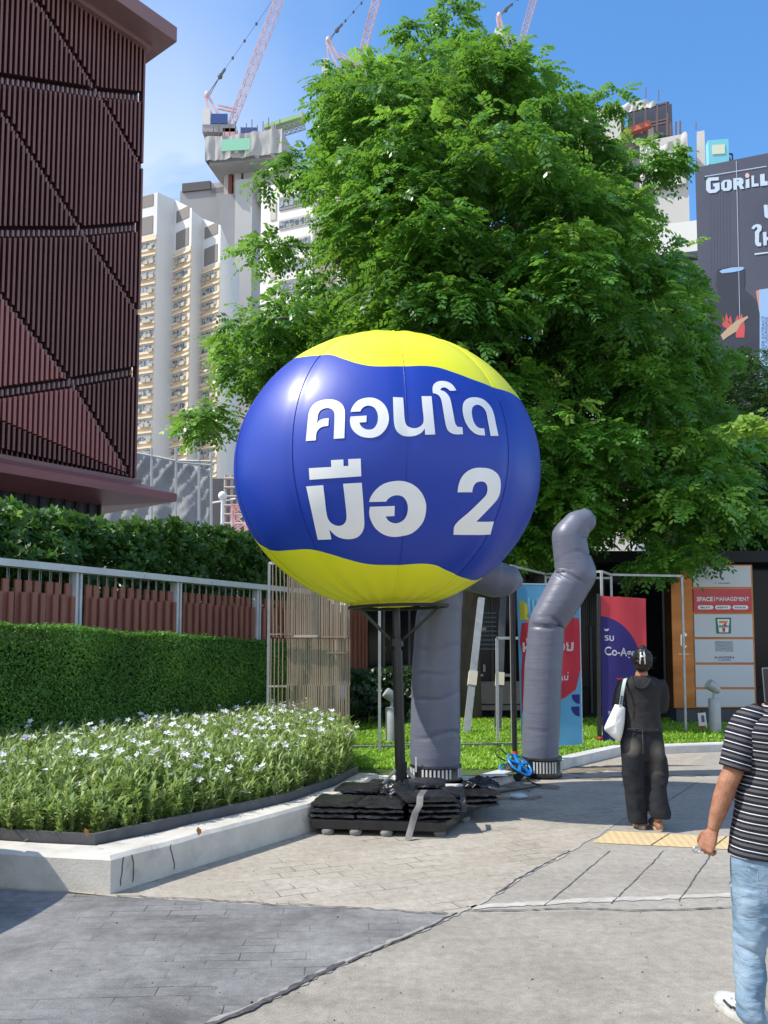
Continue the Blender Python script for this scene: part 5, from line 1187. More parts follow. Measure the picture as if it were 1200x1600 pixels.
def bay(a, b, ztop, zfirst, period, nfl, f0, f1, seed, top_balc):
    """window bay between plan points a and b: cream skin, bands, windows with frames, AC units"""
    d = (b-a); Ln = d.length; d.normalize(); nn = Vector((d.y,-d.x,0)); rnd = random.Random(seed)
    def P(s, o, z): return a + d*s + nn*o + Vector((0,0,z))
    m = MB(); m.prism([P(.05,.05,0), P(Ln-.05,.05,0), P(Ln-.05,.01,0), P(.05,.01,0)], (0,0,zfirst+period*.55)); m.build('bay_skin', m_cr, apt)
    w0, w1 = Ln*f0, Ln*f1; mb = MB(); ma = MB()
    for k in range(nfl):
        z = zfirst - k*period
        if z < 3: break
        m = MB(); m.prism([P(w0,.06,z-period*.36), P(w1,.06,z-period*.36), P(w1,.10,z-period*.36), P(w0,.10,z-period*.36)], (0,0,period*.46))
        f = m.build('window', m_winf, apt); m = MB(); n_ = 4; gw = (w1-w0)/n_
        for q in range(n_): m.prism([P(w0+q*gw+.05,.11,z-period*.32), P(w0+(q+1)*gw-.05,.11,z-period*.32), P(w0+(q+1)*gw-.05,.105,z-period*.32), P(w0+q*gw+.05,.105,z-period*.32)], (0,0,period*.38))
        m.build('pane', m_grn if k == 15 else m_wing, f)
        mb.prism([P(.0,.02,z-period*.52), P(Ln,.02,z-period*.52), P(Ln,.22,z-period*.52), P(.0,.22,z-period*.52)], (0,0,.3)); mb.prism([P(.0,.02,z+period*.16), P(Ln,.02,z+period*.16), P(Ln,.26,z+period*.16), P(.0,.26,z+period*.16)], (0,0,.26))
        for q in range(3):
            if rnd.random() < .75: s_ = w0 + (w1-w0)*(.15+.3*q+rnd.uniform(-.08,.08)); zq = z-period*.47; ma = MB(); ma.prism([P(s_,.5,zq),P(s_+.75,.5,zq),P(s_+.75,.1,zq),P(s_,.1,zq)], (0,0,.55)); ma.build('ac_unit', m_ac, apt)
    mb.build('sill_bands', m_bal_, apt)
    if top_balc:
        m = MB(); z = zfirst + period*1.1
        for zz, hh in ((z, period*1.5), (z+period*1.9, period*1.0)): m = MB(); m.prism([P(Ln*.12,.03,zz-period*.4), P(Ln*.86,.03,zz-period*.4), P(Ln*.86,.08,zz-period*.4), P(Ln*.12,.08,zz-period*.4)], (0,0,hh*.8)); m.build('top_balcony', m_bsh, apt)
per = (Z_(409,121)-Z_(432,121))
bay(plan[0], plan[1], zt1, Z_(386,123,226), per, 21, .30, .97, 2, True)
bay(plan[2], plan[3], zt1, Z_(394,121,282), per, 21, .06, .84, 3, True)
bay(plan[4], plan[5], zt2_, Z_(420,121,328), per, 20, .06, .86, 4, True)
# ================================================================== NETTED TOWER UNDER CONSTRUCTION (left)
m_net = M('debris_netting', (.31,.31,.315), .9, col2=(.25,.25,.255), vs=.05, detail=9, bump=.4, bs=.8)
m_net2 = M('pale_lit_netting', (.46,.45,.43), .9, col2=(.38,.37,.355), vs=.09, detail=9, bump=.5, bs=.7)
m_conc = M('raw_concrete', (.42,.41,.39), .85, col2=(.33,.32,.30), vs=.2)
m_rb = M('rust_brown_formwork', (.18,.06,.04), .7)
nt_ = empty('netted_tower', (X_(350,150,500), 150, 0), 'unfinished tower wrapped in grey netting below the left red crane', 'building')
def bl(name, mat, par, px0, px1, Y, py0, zb=0, dep=12, py_ref=500):
    m = MB(); x0, x1 = X_(px0,Y,py_ref), X_(px1,Y,py_ref); z = Z_(py0,Y); z0 = zb if not isinstance(zb, tuple) else Z_(zb[0],Y); m.box(((x0+x1)/2, Y+dep/2, (z+z0)/2), (x1-x0, dep, z-z0)); return m.build(name, mat, par)
bl('side_wing', m_net, nt_, 270, 345, 153, 291, dep=20, py_ref=420); bl('wing_parapet', M('dark_formwork', (.09,.085,.085), .8), nt_, 276, 323, 152.6, 279, (292,), 8, 290); bl('wing_parapet', m_conc, nt_, 323, 345, 153, 283, (300,), 8, 290)
bl('netted_shaft', m_net, nt_, 342, 369, 149, 304, dep=14, py_ref=430); bl('netted_shaft', m_net2, nt_, 369, 397, 148.5, 283, dep=14, py_ref=430)  # shaft's shaded left and sunlit right painted as darker and paler netting
for a, b, mt in ((350,356,m_conc),(356,362,m_rb),(366,377,m_conc),(381,399,m_conc),(402,411,m_conc),(416,450,m_conc)): bl('column', mt, nt_, a, b, 150.5, 246, (318,), 6, 275)
bl('crown_slab', m_conc, nt_, 330, 448, 147, 246, (256,), 11, 250)
m = MB(); xs_ = np.linspace(X_(325,146,230), X_(450,146,230), 50); rows = []
for zq in np.linspace(Z_(249,146), Z_(212,146), 12):
    rows.append([(x, 146 + .5*mnoise.noise(Vector((x*.9, zq*.12, 1))) + .25*mnoise.noise(Vector((x*2.2, zq*.4, 4))), zq + .4*mnoise.noise(Vector((x*.3, 0, 3)))) for x in xs_] + [(xs_[-1]+.6*mnoise.noise(Vector((k*1., zq*.2, 7))), 146+k*1.05, zq) for k in range(1,11)] + [(x, 157.5, zq) for x in xs_[::-12]])
m.loft(rows, cap=False); m.build('tarpaulin_parapet', m_net2, nt_, smooth=60)
m = MB(); a = at(377,229,145.2); m.box(a, (5.4,.15,2.2), ry=R(3)); m.build('green_sheet', M('green_sheet', (.22,.52,.36), .6), nt_)
m = MB()
for k in range(14): px = 328 + k*9; a = at(px, 213, 147); m.bar(a, a + Vector((0,0,1.4+1.2*((k*7)%3)/2)), .12)
m.build('starter_bars', m_rb, nt_)
# lime green netted platform on the crown
a, b = at(412,200,149), at(475,181,149); gp_ = empty('green_platform', a, 'sloping lime green netted platform on top of the netted tower', 'platform')
m = MB(); v = (b-a); m.prism([a, b, b+Vector((0,4,1.0)), a+Vector((0,4,.6))], (0,0,.7)); m.build('green_net', M('lime_net', (.36,.62,.20), .7, col2=(.45,.62,.33), vs=.5), gp_)
m = MB(); lattice(m, a+Vector((0,1,-1.0)), b+Vector((0,1,-1.2)), 1.3, 1.0, 8, .14); m.bar(at(425,212,149), at(428,197,149), .9); m.bar(at(473,190,149), at(472,172,149), .18); m.build('steel_truss', M('platform_steel', (.4,.4,.4), .6, .3), gp_)

# ================================================================== WHITE APARTMENT BLOCK
wb = empty('white_apartment_block', (X_(480,112,450), 112, 0), 'white and beige apartment block rising behind the left of the big tree', 'building')
m_cw = M('white_render', (.80,.78,.72), .8, col2=(.74,.72,.66), vs=.05); m_bg = M('beige_render', (.66,.54,.42), .8)
bl('white_wall', m_cw, wb, 396, 489, 112, 276, dep=12, py_ref=400); bl('beige_wall', m_bg, wb, 489.3, 527, 114, 292, dep=10, py_ref=400); bl('white_wall', m_cw, wb, 527.3, 640, 113, 283, dep=12, py_ref=400)
m_bw = M('balcony_dark', (.22,.22,.22), .7)
per2 = Z_(320,112)-Z_(353,112)
for (xa, xb, n_, py0) in ((430,484,16,310),(534,600,16,320),(604,632,16,316)):
    for k in range(n_):
        z = Z_(py0,112) - k*per2
        if z < 8: break
        if xa > 600 and k % 2: continue
        x0, x1 = X_(xa,112,400), X_(xb,112,400); m = MB(); m.box(((x0+x1)/2, 111.95 if xa < 500 else 112.95, z), (x1-x0, .2, per2*(.46 if k % 4 else .62))); f = m.build('window', m_winf if k % 4 else m_bw, wb)
        m = MB(); n2 = 6
        for q in range(n2): m.box((x0+(x1-x0)*(q+.5)/n2, 111.82 if xa < 500 else 112.82, z - per2*.02), ((x1-x0)/n2-.15,.04,per2*.3))
        m.build('pane', m_wing, f)
for k in range(16):
    z = Z_(318,112) - k*per2
    if z < 8: break
    m = MB(); m.box((X_(419,112,400), 111.95, z), (.9,.16,per2*(.9 if k < 1 else .4))); m.build('window', m_winf, wb)
    m = MB(); m.box((X_(516,114,400), 113.95, z-per2*.4), (.9,.16,per2*.35)); m.build('window', m_winf, wb)
bl('roof_box', m_cw, wb, 430, 470, 116, 262, (280,), 6, 280)

# ================================================================== RIGHT TOWER UNDER CONSTRUCTION
m_lnet = M('light_netting', (.56,.54,.50), .9, col2=(.49,.47,.435), vs=.06, detail=8, bump=.4, bs=.6)
rt = empty('netted_tower', (X_(990,135,300), 135, 0), 'unfinished tower in pale netting with an open steel top, right of the tree', 'building')
bl('netted_shaft', m_lnet, rt, 890, 968, 136, 160, dep=14, py_ref=220); bl('netted_shaft', m_lnet, rt, 1012, 1081, 132, 224, dep=14, py_ref=300); bl('netted_shaft', m_lnet, rt, 1081.2, 1092, 136, 226, dep=10, py_ref=300)
bl('open_storey', M('dark_interior', (.035,.045,.07), .6), rt, 969, 1034, 139, 176, dep=10, py_ref=200); bl('shaft_core', m_net, rt, 968, 1014, 138, 206, dep=11, py_ref=260)
m = MB(); rows = []
for i in range(24):
    px = 966 + (1024-966)*i/23; sag = 3.0*math.sin(i*.55)**2
    rows.append([at(px, y + sag, 134.5) + Vector((0, .6*mnoise.noise(Vector((i*.5, y*.1, 2))), 0)) for y in np.linspace(interp(px, [(966,160),(1000,156),(1024,166)]), 172, 6)])
m.loft(rows, cap=False, closed=False); m.build('tarpaulin', m_lnet, rt, smooth=True)
m = MB(); rows = []
for i in range(24):
    px = 1012 + (1080-1012)*i/23; topy = 226 + 8*math.sin(i/23*math.pi) - (5 if i > 20 else 0)
    rows.append([at(px, y, 131.3) + Vector((0, .9*mnoise.noise(Vector((i*.35, y*.05, 5))), 0)) for y in np.linspace(topy, 300, 14)])
m.loft(rows, cap=False, closed=False); m.build('tarpaulin', m_lnet, rt, smooth=True)
m = MB()
for px in (968,984,1001,1018,1033): m.bar(at(px,230,137), at(px,172,137), .35)
for py in (175,200,205,232): m.bar(at(966,py,137), at(1036,py-2,137), .3)
for px in (1038,1046,1052): m.bar(at(px,226,137), at(px,205,137), .3)
m.build('steel_frame', M('rust_steel', (.12,.075,.075), .6), rt)
m = MB(); m.bar(at(975,206,136), at(1012,200,136), 1.0); m.bar(at(1009,262,133.5), at(1009,232,133.5), .8); m.build('red_beam', M('red_steel', (.42,.10,.06), .6), rt)
m = MB()
for px, p0, p1 in ((1005,158,142),(985,160,152),(1078,222,212),(1024,166,150)): m.bar(at(px,p0,136), at(px,p1,136), .14)
m.build('aerial', m_rb, rt)
lw = empty('white_low_block', (X_(1040,90,400), 90, 0), 'white flat block with grey ribbed lower wall between the tree and the billboard', 'building')
bl('white_wall', m_cw, lw, 985, 1092, 90, 350, (398,), 10, 380); bl('ribbed_wall', M('grey_cladding', (.38,.40,.41), .7, col2=(.30,.31,.32), vs=.8, stretch=(4,4,.2)), lw, 985, 1092, 90.5, 398, 0, 9, 450); bl('roof_band', m_dkg, lw, 1030, 1092, 89.5, 397, (405,), 2, 400)
m = MB()
for k in range(9): px = 1048 + 4.5*k; m.bar(at(px,560,90.3), at(px,420,90.3), .25)
m.build('downpipes', M('grey_pipe', (.16,.17,.18), .6), lw)


nt_.rotation_euler.z = R(-10); wb.rotation_euler.z = R(-22); rt.rotation_euler.z = R(-20); lw.rotation_euler.z = R(-14)
# ================================================================== TOWER CRANES
m_crn = M('crane_red', (.62,.33,.31), .55, col2=(.72,.55,.53), vs=.35); m_crw = M('crane_white', (.72,.69,.62), .6); m_crb = M('crane_blue', (.03,.08,.25), .5); m_crg = M('crane_grey', (.34,.34,.35), .6); m_cab = M('crane_cable', (.10,.10,.11), .6)
def crane(label, foot, tip, back, cw, Y, w=1.5, banner_=True, low=None):
    """luffing crane: boom foot, boom tip, A-frame top, counterweight end - all in photograph pixels at distance Y"""
    f, t, b, c = at(*foot, Y), at(*tip, Y), at(*back, Y), at(*cw, Y)
    r = empty('tower_crane', (f.x, Y, f.z), label, 'crane', 'luffing tower cranes on the far towers')
    m = MB(); lattice(m, f, t, w*.7, w, max(14, int((t-f).length/2.2)), .125, (0,1,0)); m.build('boom', m_crn, r)
    h = MB(); h.bar(f + Vector((-.9,0,-.6)), b, .42); h.bar(f + Vector((-2.6,0,-.6)), b + Vector((-.5,0,-.4)), .36); h.bar(c + Vector((.9,0,0)), b + Vector((-.3,0,0)), .3); mid = f.lerp(b, .55); h.bar(mid, f.lerp(t, .09), .3); h.bar(mid+Vector((0,0,.7)), f.lerp(t, .10)+Vector((0,0,.3)), .25); h.build('mast_frame', m_crn, r)
    m = MB(); m.ball(b, (.55,.5,.7), 10, 6); m.build('sheave_head', m_crn, r, smooth=True)
    m = MB(); m.box(((c.x+f.x)/2+.3, Y, (c.z+f.z)/2-1.1), (abs(f.x-c.x)+1.5, 2.4, 1.6)); m.build('machinery_deck', m_crg, r)
    m = MB(); m.box((c.x+.3, Y, c.z+1.2), (1.5, 2.6, 3.2)); m.build('counterweight', m_crw, r)
    if banner_:
        m = MB(); m.box(((c.x+f.x)/2+.4, Y-1.3, (c.z+f.z)/2+.6), (abs(f.x-c.x)*.66, .2, 1.9)); bn = m.build('blue_banner', m_crb, r)
        m = MB(); put_text(m, 'TOWER CRANES', ((c.x+f.x)/2+.4, Y-1.42, (c.z+f.z)/2+.3), (1,0,0), (0,0,1), .7, abs(f.x-c.x)*.5, align='c', bold=.02) if False else None
        m = MB(); m.prism([((c.x+f.x)/2-2.6,Y,(c.z+f.z)/2-2.0), ((c.x+f.x)/2+1.0,Y,(c.z+f.z)/2-2.0), ((c.x+f.x)/2-.8,Y,(c.z+f.z)/2-4.0)], (0,.4,0)); m.build('bracket', m_crg, r)
        m = MB(); m.box((f.x+3.6, Y, f.z-2.3), (3.0,2.2,2.4)); m.build('cab', m_crb, r)
    m = MB(); m.box((f.x, Y, f.z-2.6), (2.6,2.4,2.6)); m.build('slew_ring', m_crn, r)
    m = MB(); lattice(m, Vector((f.x,Y,f.z-3.5)), Vector((f.x,Y,f.z-14 if banner_ else 0)), 1.8, 1.8, 5 if banner_ else 50, .2); m.build('tower_mast', m_crn, r)
    m = MB(); hk = b + (t-b)*.16; m.tube([b, hk], .05, 4); m.tube([b+Vector((.5,0,0)), hk], .05, 4); m.tube([hk, t], .025, 4); m.build('pendant_cable', m_cab, r)
    m = MB(); m.ball(hk, (.5,.4,.6), 8, 6); m.bar(hk, hk + (t-b).normalized()*1.8, .35); m.build('hook_block', m_cab, r)
    for q in (.32, .47, .62): m = MB(); m.ball(b.lerp(t, q), (.28,.28,.35), 6, 4); m.build('cable_marker', m_cab, r)
crane('red luffing crane with a blue banner on the left netted tower', (361,196), (447,-30), (324,148), (322,198), 152)
crane('red luffing crane mostly hidden by the top left of the big tree', (556,120), (596,-30), (513,62), (507,118), 165, banner_=False)
crane('red luffing crane peeking over the top right of the big tree', (806,95), (842,-30), (780,24), (776,70), 170, banner_=False)

# ================================================================== BILLBOARD
YB_ = 46.0
btl = at(1086,262,YB_); bd = Vector((.93,-.42,0)).normalized()
# the board turns towards the road: its top edge rises 22 px over 115 px
best = None
for k in range(0, 80):
    a = R(-80 + k*2); dd = Vector((math.cos(a), math.sin(a), 0)); nn = Vector((-dd.y, dd.x, 0)); q = onplane(1200, 240, btl, nn)
    if q.y > 5:
        e = abs(q.z - btl.z)
        if best is None or e < best[0]: best = (e, dd, nn)
bd, bn_ = best[1], best[2]
if bd.x < 0: bd = -bd
bn_ = Vector((bd.y, -bd.x, 0)); 
def bb(px, py, lift=0.0): return onplane(px, py, btl, bn_) + bn_*lift
bot = 3.0
bil = empty('billboard', (btl.x, btl.y, bot), 'huge dark grey billboard with pale lettering at the right edge', 'billboard')
m_bil = M('billboard_vinyl', (.075,.08,.115), .5, col2=(.06,.065,.095), vs=.25, spec=.5); m_bpr = M('billboard_print_pale', (.50,.60,.70), .5); m_bfl = M('billboard_flame', (.55,.07,.08), .5); m_btan = M('billboard_tan', (.45,.33,.2), .5); m_bdk = M('billboard_bottle', (.030,.033,.048), .35, col2=(.045,.048,.066), vs=.3); m_bsky = M('billboard_blue', (.28,.45,.68), .5); m_borg = M('billboard_orange', (.6,.25,.15), .5)
Lb = 26.0; m = MB(); m.prism([Vector((btl.x,btl.y,bot)), Vector((btl.x,btl.y,bot))+bd*Lb, Vector((btl.x,btl.y,bot))+bd*Lb - bn_*1.0, Vector((btl.x,btl.y,bot)) - bn_*1.0], (0,0,btl.z-bot)); m.build('board', m_bil, bil)
m = MB(); a = bb(1186,455,.02); b = bb(1186,700,.02); m.fill([bb(1186,453,.03), bb(1186,453,.03)+bd*9, bb(1187,700,.03)+bd*9, bb(1187,700,.03)]); m.build('blue_panel', m_bsky, bil)
m = MB(); m.fill([bb(1181,455,.02), bb(1186,453,.02), bb(1187,520,.02), bb(1185,480,.02)]); m.build('orange_glow', m_borg, bil)
def pxpoly(m, pts, lift): m.fill([bb(x, y, lift) for x, y in pts])
def bcrop(pts): return [(1090 + x*.0938, 250 + y*.09375) for x, y in pts]
m = MB()
# letters of the headline traced on the board
for pl_ in (bcrop([(140,355),(180,300),(350,288),(352,345),(230,352),(215,365),(218,490),(228,500),(285,492),(288,448),(262,448),(255,400),(365,382),(368,500),(310,548),(210,560),(180,550),(143,505)]),
            bcrop([(390,390),(430,345),(480,335),(480,370),(452,375),(450,472),(490,470),(490,372),(478,335),(540,332),(568,360),(572,470),(530,515),(440,525),(395,488)]),
            bcrop([(592,312),(720,300),(760,325),(765,390),(740,420),(778,485),(715,492),(680,430),(655,432),(655,360),(690,352),(685,340),(648,345),(655,500),(598,502)]),
            bcrop([(800,340),(860,312),(865,465),(800,475)]), bcrop([(895,270),(938,262),(942,400),(1010,395),(1020,440),(900,455)]), bcrop([(1038,245),(1115,235),(1120,360),(1165,355),(1170,425),(1045,440)]),
            bcrop([(1100,755),(1165,750),(1180,900),(1215,920),(1215,975),(1160,980),(1115,950)]),
            bcrop([(895,1140),(930,1095),(990,1072),(1050,1085),(1070,1130),(1060,1180),(1025,1220),(1022,1380),(1060,1385),(1058,1440),(1000,1445),(968,1420),(955,1380),(955,1200),(995,1160),(990,1120),(960,1130),(935,1165)]),
            bcrop([(1085,1210),(1145,1200),(1148,1290),(1230,1285),(1230,1330),(1150,1345),(1150,1425),(1098,1432)]), bcrop([(948,1560),(1230,1530),(1230,1550),(950,1588)])):
    pxpoly(m, pl_, .04)
m.build('lettering', m_bpr, bil)
m = MB(); rnd = random.Random(2); x = 1101.0
while x < 1198:
    w_ = rnd.uniform(.8, 2.2); y = 275.5 - (x-1101)*.165; pxpoly(m, [(x,y),(x+w_,y-.16*w_),(x+w_,y+1.4-.16*w_),(x,y+1.5)], .04); x += w_ + .5
m.build('small_print', m_bpr, bil)
m = MB(); pxpoly(m, bcrop([(790,270),(800,240),(828,215),(855,245),(865,275),(845,302),(805,302)]), .04); m.build('flame_dot', M('flame_pink', (.75,.45,.4), .5), bil)
m = MB(); pxpoly(m, [(1120,425),(1123,421),(1140,417),(1158,417),(1163,420),(1164,440),(1162,452),(1170,458),(1182,470),(1187,490),(1187,660),(1108,660),(1108,500),(1111,475),(1121,458),(1119,445)], .03); m.build('bottle_picture', m_bdk, bil)
m = MB(); pxpoly(m, [(1124,425),(1128,422),(1143,418.5),(1160,417.5),(1163,419.5),(1159,423),(1144,426),(1128,427.5)], .05); m.build('bottle_cap', m_bsky, bil)
m = MB(); pxpoly(m, [(1128,506),(1130,494),(1132,502),(1135,489),(1138,500),(1142,493),(1144,505),(1142,511),(1136,514),(1130,511)], .05); pxpoly(m, [(1149,500),(1152,493),(1155,499),(1159,490),(1162,500),(1164,512),(1163,528),(1150,528)], .05); m.build('flame_picture', m_bfl, bil)
m = MB(); pxpoly(m, [(1126,524),(1136,514),(1150,502),(1168,494),(1169,497),(1158,506),(1151,518),(1138,526),(1130,532)], .055); m.build('tan_shape', m_btan, bil)
m = MB()
for k in range(7): pxpoly(m, [(1109+5*k,272),(1109.5+5*k,272),(1112+5*k,600),(1111.5+5*k,600)], .02)
m.build('vinyl_seams', M('vinyl_seam', (.085,.09,.125), .5), bil)
m = MB(); pxpoly(m, [(1150,252),(1150.7,252),(1156.2,498),(1155.5,498)], .045); m.build('hanging_cable', m_bpr, bil)
m = MB()
for tx, px, py in (('WATER EXTRACT', 1194, 560), ('BLACK GALINGALE', 1199, 562)):
    p0 = bb(px, py, .05); u_ = (bb(px, py-40, .05)-p0).normalized(); put_text(m, tx, p0, u_, -bd, .14, 2.4)
m.build('lettering', M('billboard_navy', (.05,.08,.25), .5), bil)
# little cyan light box above the board
bx_ = empty('roof_light_box', bb(1122,256), 'small cyan sign box on a bracket above the billboard', 'sign')
c = bb(1121,232) - bn_*.6; wq = 1.18
m = MB(); m.box(c, (1.15,.5,1.45), rz=math.atan2(bd.y,bd.x)*.35); o = bevel(m.build('box_body', M('cyan_box', (.22,.60,.68), .4), bx_), .02)
m = MB(); m.box(c + Vector((-.05,-.27,.12)), (.7,.02,.55), rz=math.atan2(bd.y,bd.x)*.35); m.build('pale_mark', M('pale_mark', (.72,.75,.55), .5), bx_)
m = MB(); m.bar(c + Vector((-.1,0,-.7)), c + Vector((-.1,0,-1.6)), .12); m.bar(c + Vector((-.5,0,-.7)), c + Vector((-.8,0,-1.6)), .05); m.bar(c + Vector((.5,0,.1)), c + Vector((.85,0,-.6)), .07); m.bar(c + Vector((.3,0,.05)), c + Vector((.85,0,.0)), .08); m.bar(c + Vector((.85,0,.0)), c + Vector((.88,0,-1.4)), .07); m.build('bracket', m_mul, bx_)
# ================================================================== TREES
m_bark = M('tree_bark', (.075,.058,.045), .95, col2=(.13,.105,.08), vs=5, bump=.6, bs=14, stretch=(1,1,.35))
def sprays(p, d, Ls, nl, lw, ll, droop, tint):
    """pinnate sprays: rachis start p, direction d, length Ls; 2*nl leaflets each -> V, F, tint"""
    n = len(p); d = d/np.linalg.norm(d, axis=1)[:, None]; up = np.array([[0,0,1.0]]); s = np.cross(d, np.repeat(up, n, 0)); sl_ = np.linalg.norm(s, axis=1); s[sl_ < 1e-3] = [1,0,0]; s /= np.linalg.norm(s, axis=1)[:, None]
    roll = rng.normal(0, .45, n); nrm = np.cross(s, d); s = s*np.cos(roll)[:, None] + nrm*np.sin(roll)[:, None]
    Vs, ts = [], []
    for k in range(nl):
        t = (k + .6)/nl; pos = p + d*(Ls*t)[:, None]; pos[:, 2] -= droop*Ls*t*t
        dd = d.copy(); dd[:, 2] -= 2*droop*t; dd /= np.linalg.norm(dd, axis=1)[:, None]
        for sg in (-1, 1):
            ld = s*sg*.85 + dd*(.45 + .25*t); ld[:, 2] -= rng.uniform(.05, .55, n); ld /= np.linalg.norm(ld, axis=1)[:, None]
            wd = dd - ld*(dd*ld).sum(1)[:, None] + rng.normal(0, .16, (n,3)); wd /= np.linalg.norm(wd, axis=1)[:, None]
            sz = (1 - .35*abs(t-.55)*2)*rng.uniform(.75, 1.2, n); L_ = (ll*sz)[:, None]; W_ = (lw*sz)[:, None]
            a = pos; b = pos + ld*L_*.55 + wd*W_; c = pos + ld*L_; e = pos + ld*L_*.5 - wd*W_
            Vs.append(np.stack([a, b, c, e], 1)); ts.append(tint + rng.normal(0, .07, n))
    V = np.stack(Vs, 1).reshape(-1, 3); T = np.stack(ts, 1).ravel()
    return V, np.arange(len(V)).reshape(-1, 4), np.clip(T, 0, 1)
def poly_dist(poly, x, y):
    d = np.full(len(x), 1e9)
    for i in range(len(poly)):
        a, b = np.array(poly[i], float), np.array(poly[(i+1) % len(poly)], float); ab = b-a; t = np.clip(((x-a[0])*ab[0] + (y-a[1])*ab[1])/(ab@ab), 0, 1)
        d = np.minimum(d, np.hypot(x-(a[0]+t*ab[0]), y-(a[1]+t*ab[1])))
    return d
def unproj(px, py, Y):
    u, v = (px-600)/F, (800+SHIFT-py)/F; y = math.cos(PITCH) - v*math.sin(PITCH); z = math.sin(PITCH) + v*math.cos(PITCH); t = Y/y
    return np.stack([u*t, y*t, CAMZ + z*t], 1)
def crown(outline, Yc, dmax, nclump, per, r, Ls, nl, lw, ll, droop, mat, parent, base_tint, young, seed, extra=(), shell=.6, edge=9, edge_cleft=False):
    xs = [q[0] for q in outline]; ys = [q[1] for q in outline]; px, py = [], []
    cx, cy = rng.uniform(min(xs), max(xs), nclump*8), rng.uniform(min(ys), max(ys), nclump*8); ok = inside(outline, cx, cy); cx, cy = cx[ok], cy[ok]
    dist = poly_dist(outline, cx, cy); ok = dist > edge; cx, cy, dist = cx[ok][:nclump], cy[ok][:nclump], dist[ok][:nclump]
    m_per = Yc/F; D = np.minimum(np.sqrt(np.maximum(dist,1)*m_per*(2*dmax*.9)), dmax)*.95
    q = rng.uniform(-1, 1, len(cx)); q = np.sign(q)*np.abs(q)**shell
    cleft = (np.abs(cx-730-(cy-300)*.02) < 26) & (cy > 185) & (cy < 440) & edge_cleft
    q = np.where(cleft, np.abs(q)*.8 + .15, q)
    Y = Yc + q*D; C0 = unproj(cx, cy, Y)
    if len(extra): C0 = np.concatenate([C0, np.array([at(a, b, c) for a, b, c in extra])]); dist = np.concatenate([dist, np.full(len(extra), 8.)])
    n = len(C0); rr = r*rng.uniform(.6, 1.25, n)*np.clip(.30 + dist/75, .40, 1)
    # sprays in each clump: flattened domes, tips hang
    k = (per*rng.uniform(.6, 1.3, n)*np.clip(.35 + dist/60, .35, 1)).astype(int); idx = np.repeat(np.arange(n), k); N = len(idx)
    a = rng.uniform(0, 2*math.pi, N); rad = np.sqrt(rng.uniform(0, 1, N)); h = rng.normal(0, .32, N) - .35*rad**2
    off = np.stack([np.cos(a)*rad, np.sin(a)*rad, h*.75], 1)*rr[idx][:, None]
    p = C0[idx] + off; d = np.stack([np.cos(a)*(.35+rad), np.sin(a)*(.35+rad), .35 - .55*rad + rng.normal(0,.3,N)], 1) + rng.normal(0, .3, (N,3))
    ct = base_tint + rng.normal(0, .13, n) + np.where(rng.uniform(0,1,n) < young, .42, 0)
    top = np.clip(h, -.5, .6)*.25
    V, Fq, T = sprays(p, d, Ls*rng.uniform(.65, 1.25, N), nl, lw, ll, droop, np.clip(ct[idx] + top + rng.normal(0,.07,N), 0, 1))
    o = np_mesh('crown', V - np.array(origin_of(parent))[None], Fq, mat, parent, tint=T); return o, C0
m_leaf = leafmat('tree_leaf', (.036,.115,.022), (.115,.31,.042), (.42,.66,.09), tcol=(.32,.58,.05), tw=.42, rough=.34, spec=.6)
out1 = [(700,2),(722,38),(760,48),(792,28),(818,62),(850,92),(880,100),(905,118),(942,136),(935,165),(905,178),(945,205),(958,224),(985,252),(1000,292),(1006,332),(1034,352),(1066,388),(1068,425),(1095,470),(1084,520),(1105,560),(1112,610),(1128,655),(1166,676),(1150,720),(1176,785),(1166,832),(1120,838),(1092,872),(1050,882),(985,886),(930,876),(880,888),(815,884),(760,880),(560,700),(480,560),(400,640),(345,650),(305,664),(335,612),(348,575),(352,545),(346,490),(386,458),(446,440),(470,425),(440,405),(470,392),(508,395),(508,345),(500,318),(490,290),(492,245),(502,205),(514,172),(505,120),(540,84),(568,58),(630,82),(648,62),(690,42)]
TYc = 17.4; tb_ = at(722,1140,TYc); tb_ = Vector((tb_.x, TYc, 0))
tree = empty('broadleaf_tree', tb_, 'huge bright green feathery leaved tree towering behind the balloon', 'tree')
ex = [(300,660,16.5),(318,655,16.6),(335,640,16.8),(330,668,16.7),(1158,690,16.5),(1168,800,15.8),(1150,822,15.8),(1120,560,16.5),(1055,245,17),(1042,250,17),(1025,262,17),(1008,262,17),(985,225,17),(706,10,18),(712,28,18),(640,50,18),(655,48,18),(418,272,17),(452,262,17),(476,250,17.1),(404,392,16.8),(424,380,16.8),(452,385,16.9),(356,520,16.6),(955,150,17.8),(1060,870,15.4),(1035,878,15.4),(1085,868,15.4),(1010,884,15.6)]
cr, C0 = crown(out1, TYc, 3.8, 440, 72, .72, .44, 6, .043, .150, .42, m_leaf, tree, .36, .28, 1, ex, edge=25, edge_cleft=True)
m = MB(); topp = at(717,205,TYc)
tr_ = [tb_ + Vector((0,0,-.1)), at(724,1000,TYc), at(730,800,TYc), at(748,560,TYc), at(738,400,TYc), at(724,290,TYc), topp]
m.tube(tr_, [.42,.34,.31,.27,.18,.09,.02], 14)
m.build('trunk', m_bark, tree, smooth=True)
m = MB(); rnd = random.Random(17); tp3 = [Vector(q) for q in tr_]
order = list(range(len(C0))); rnd.shuffle(order)
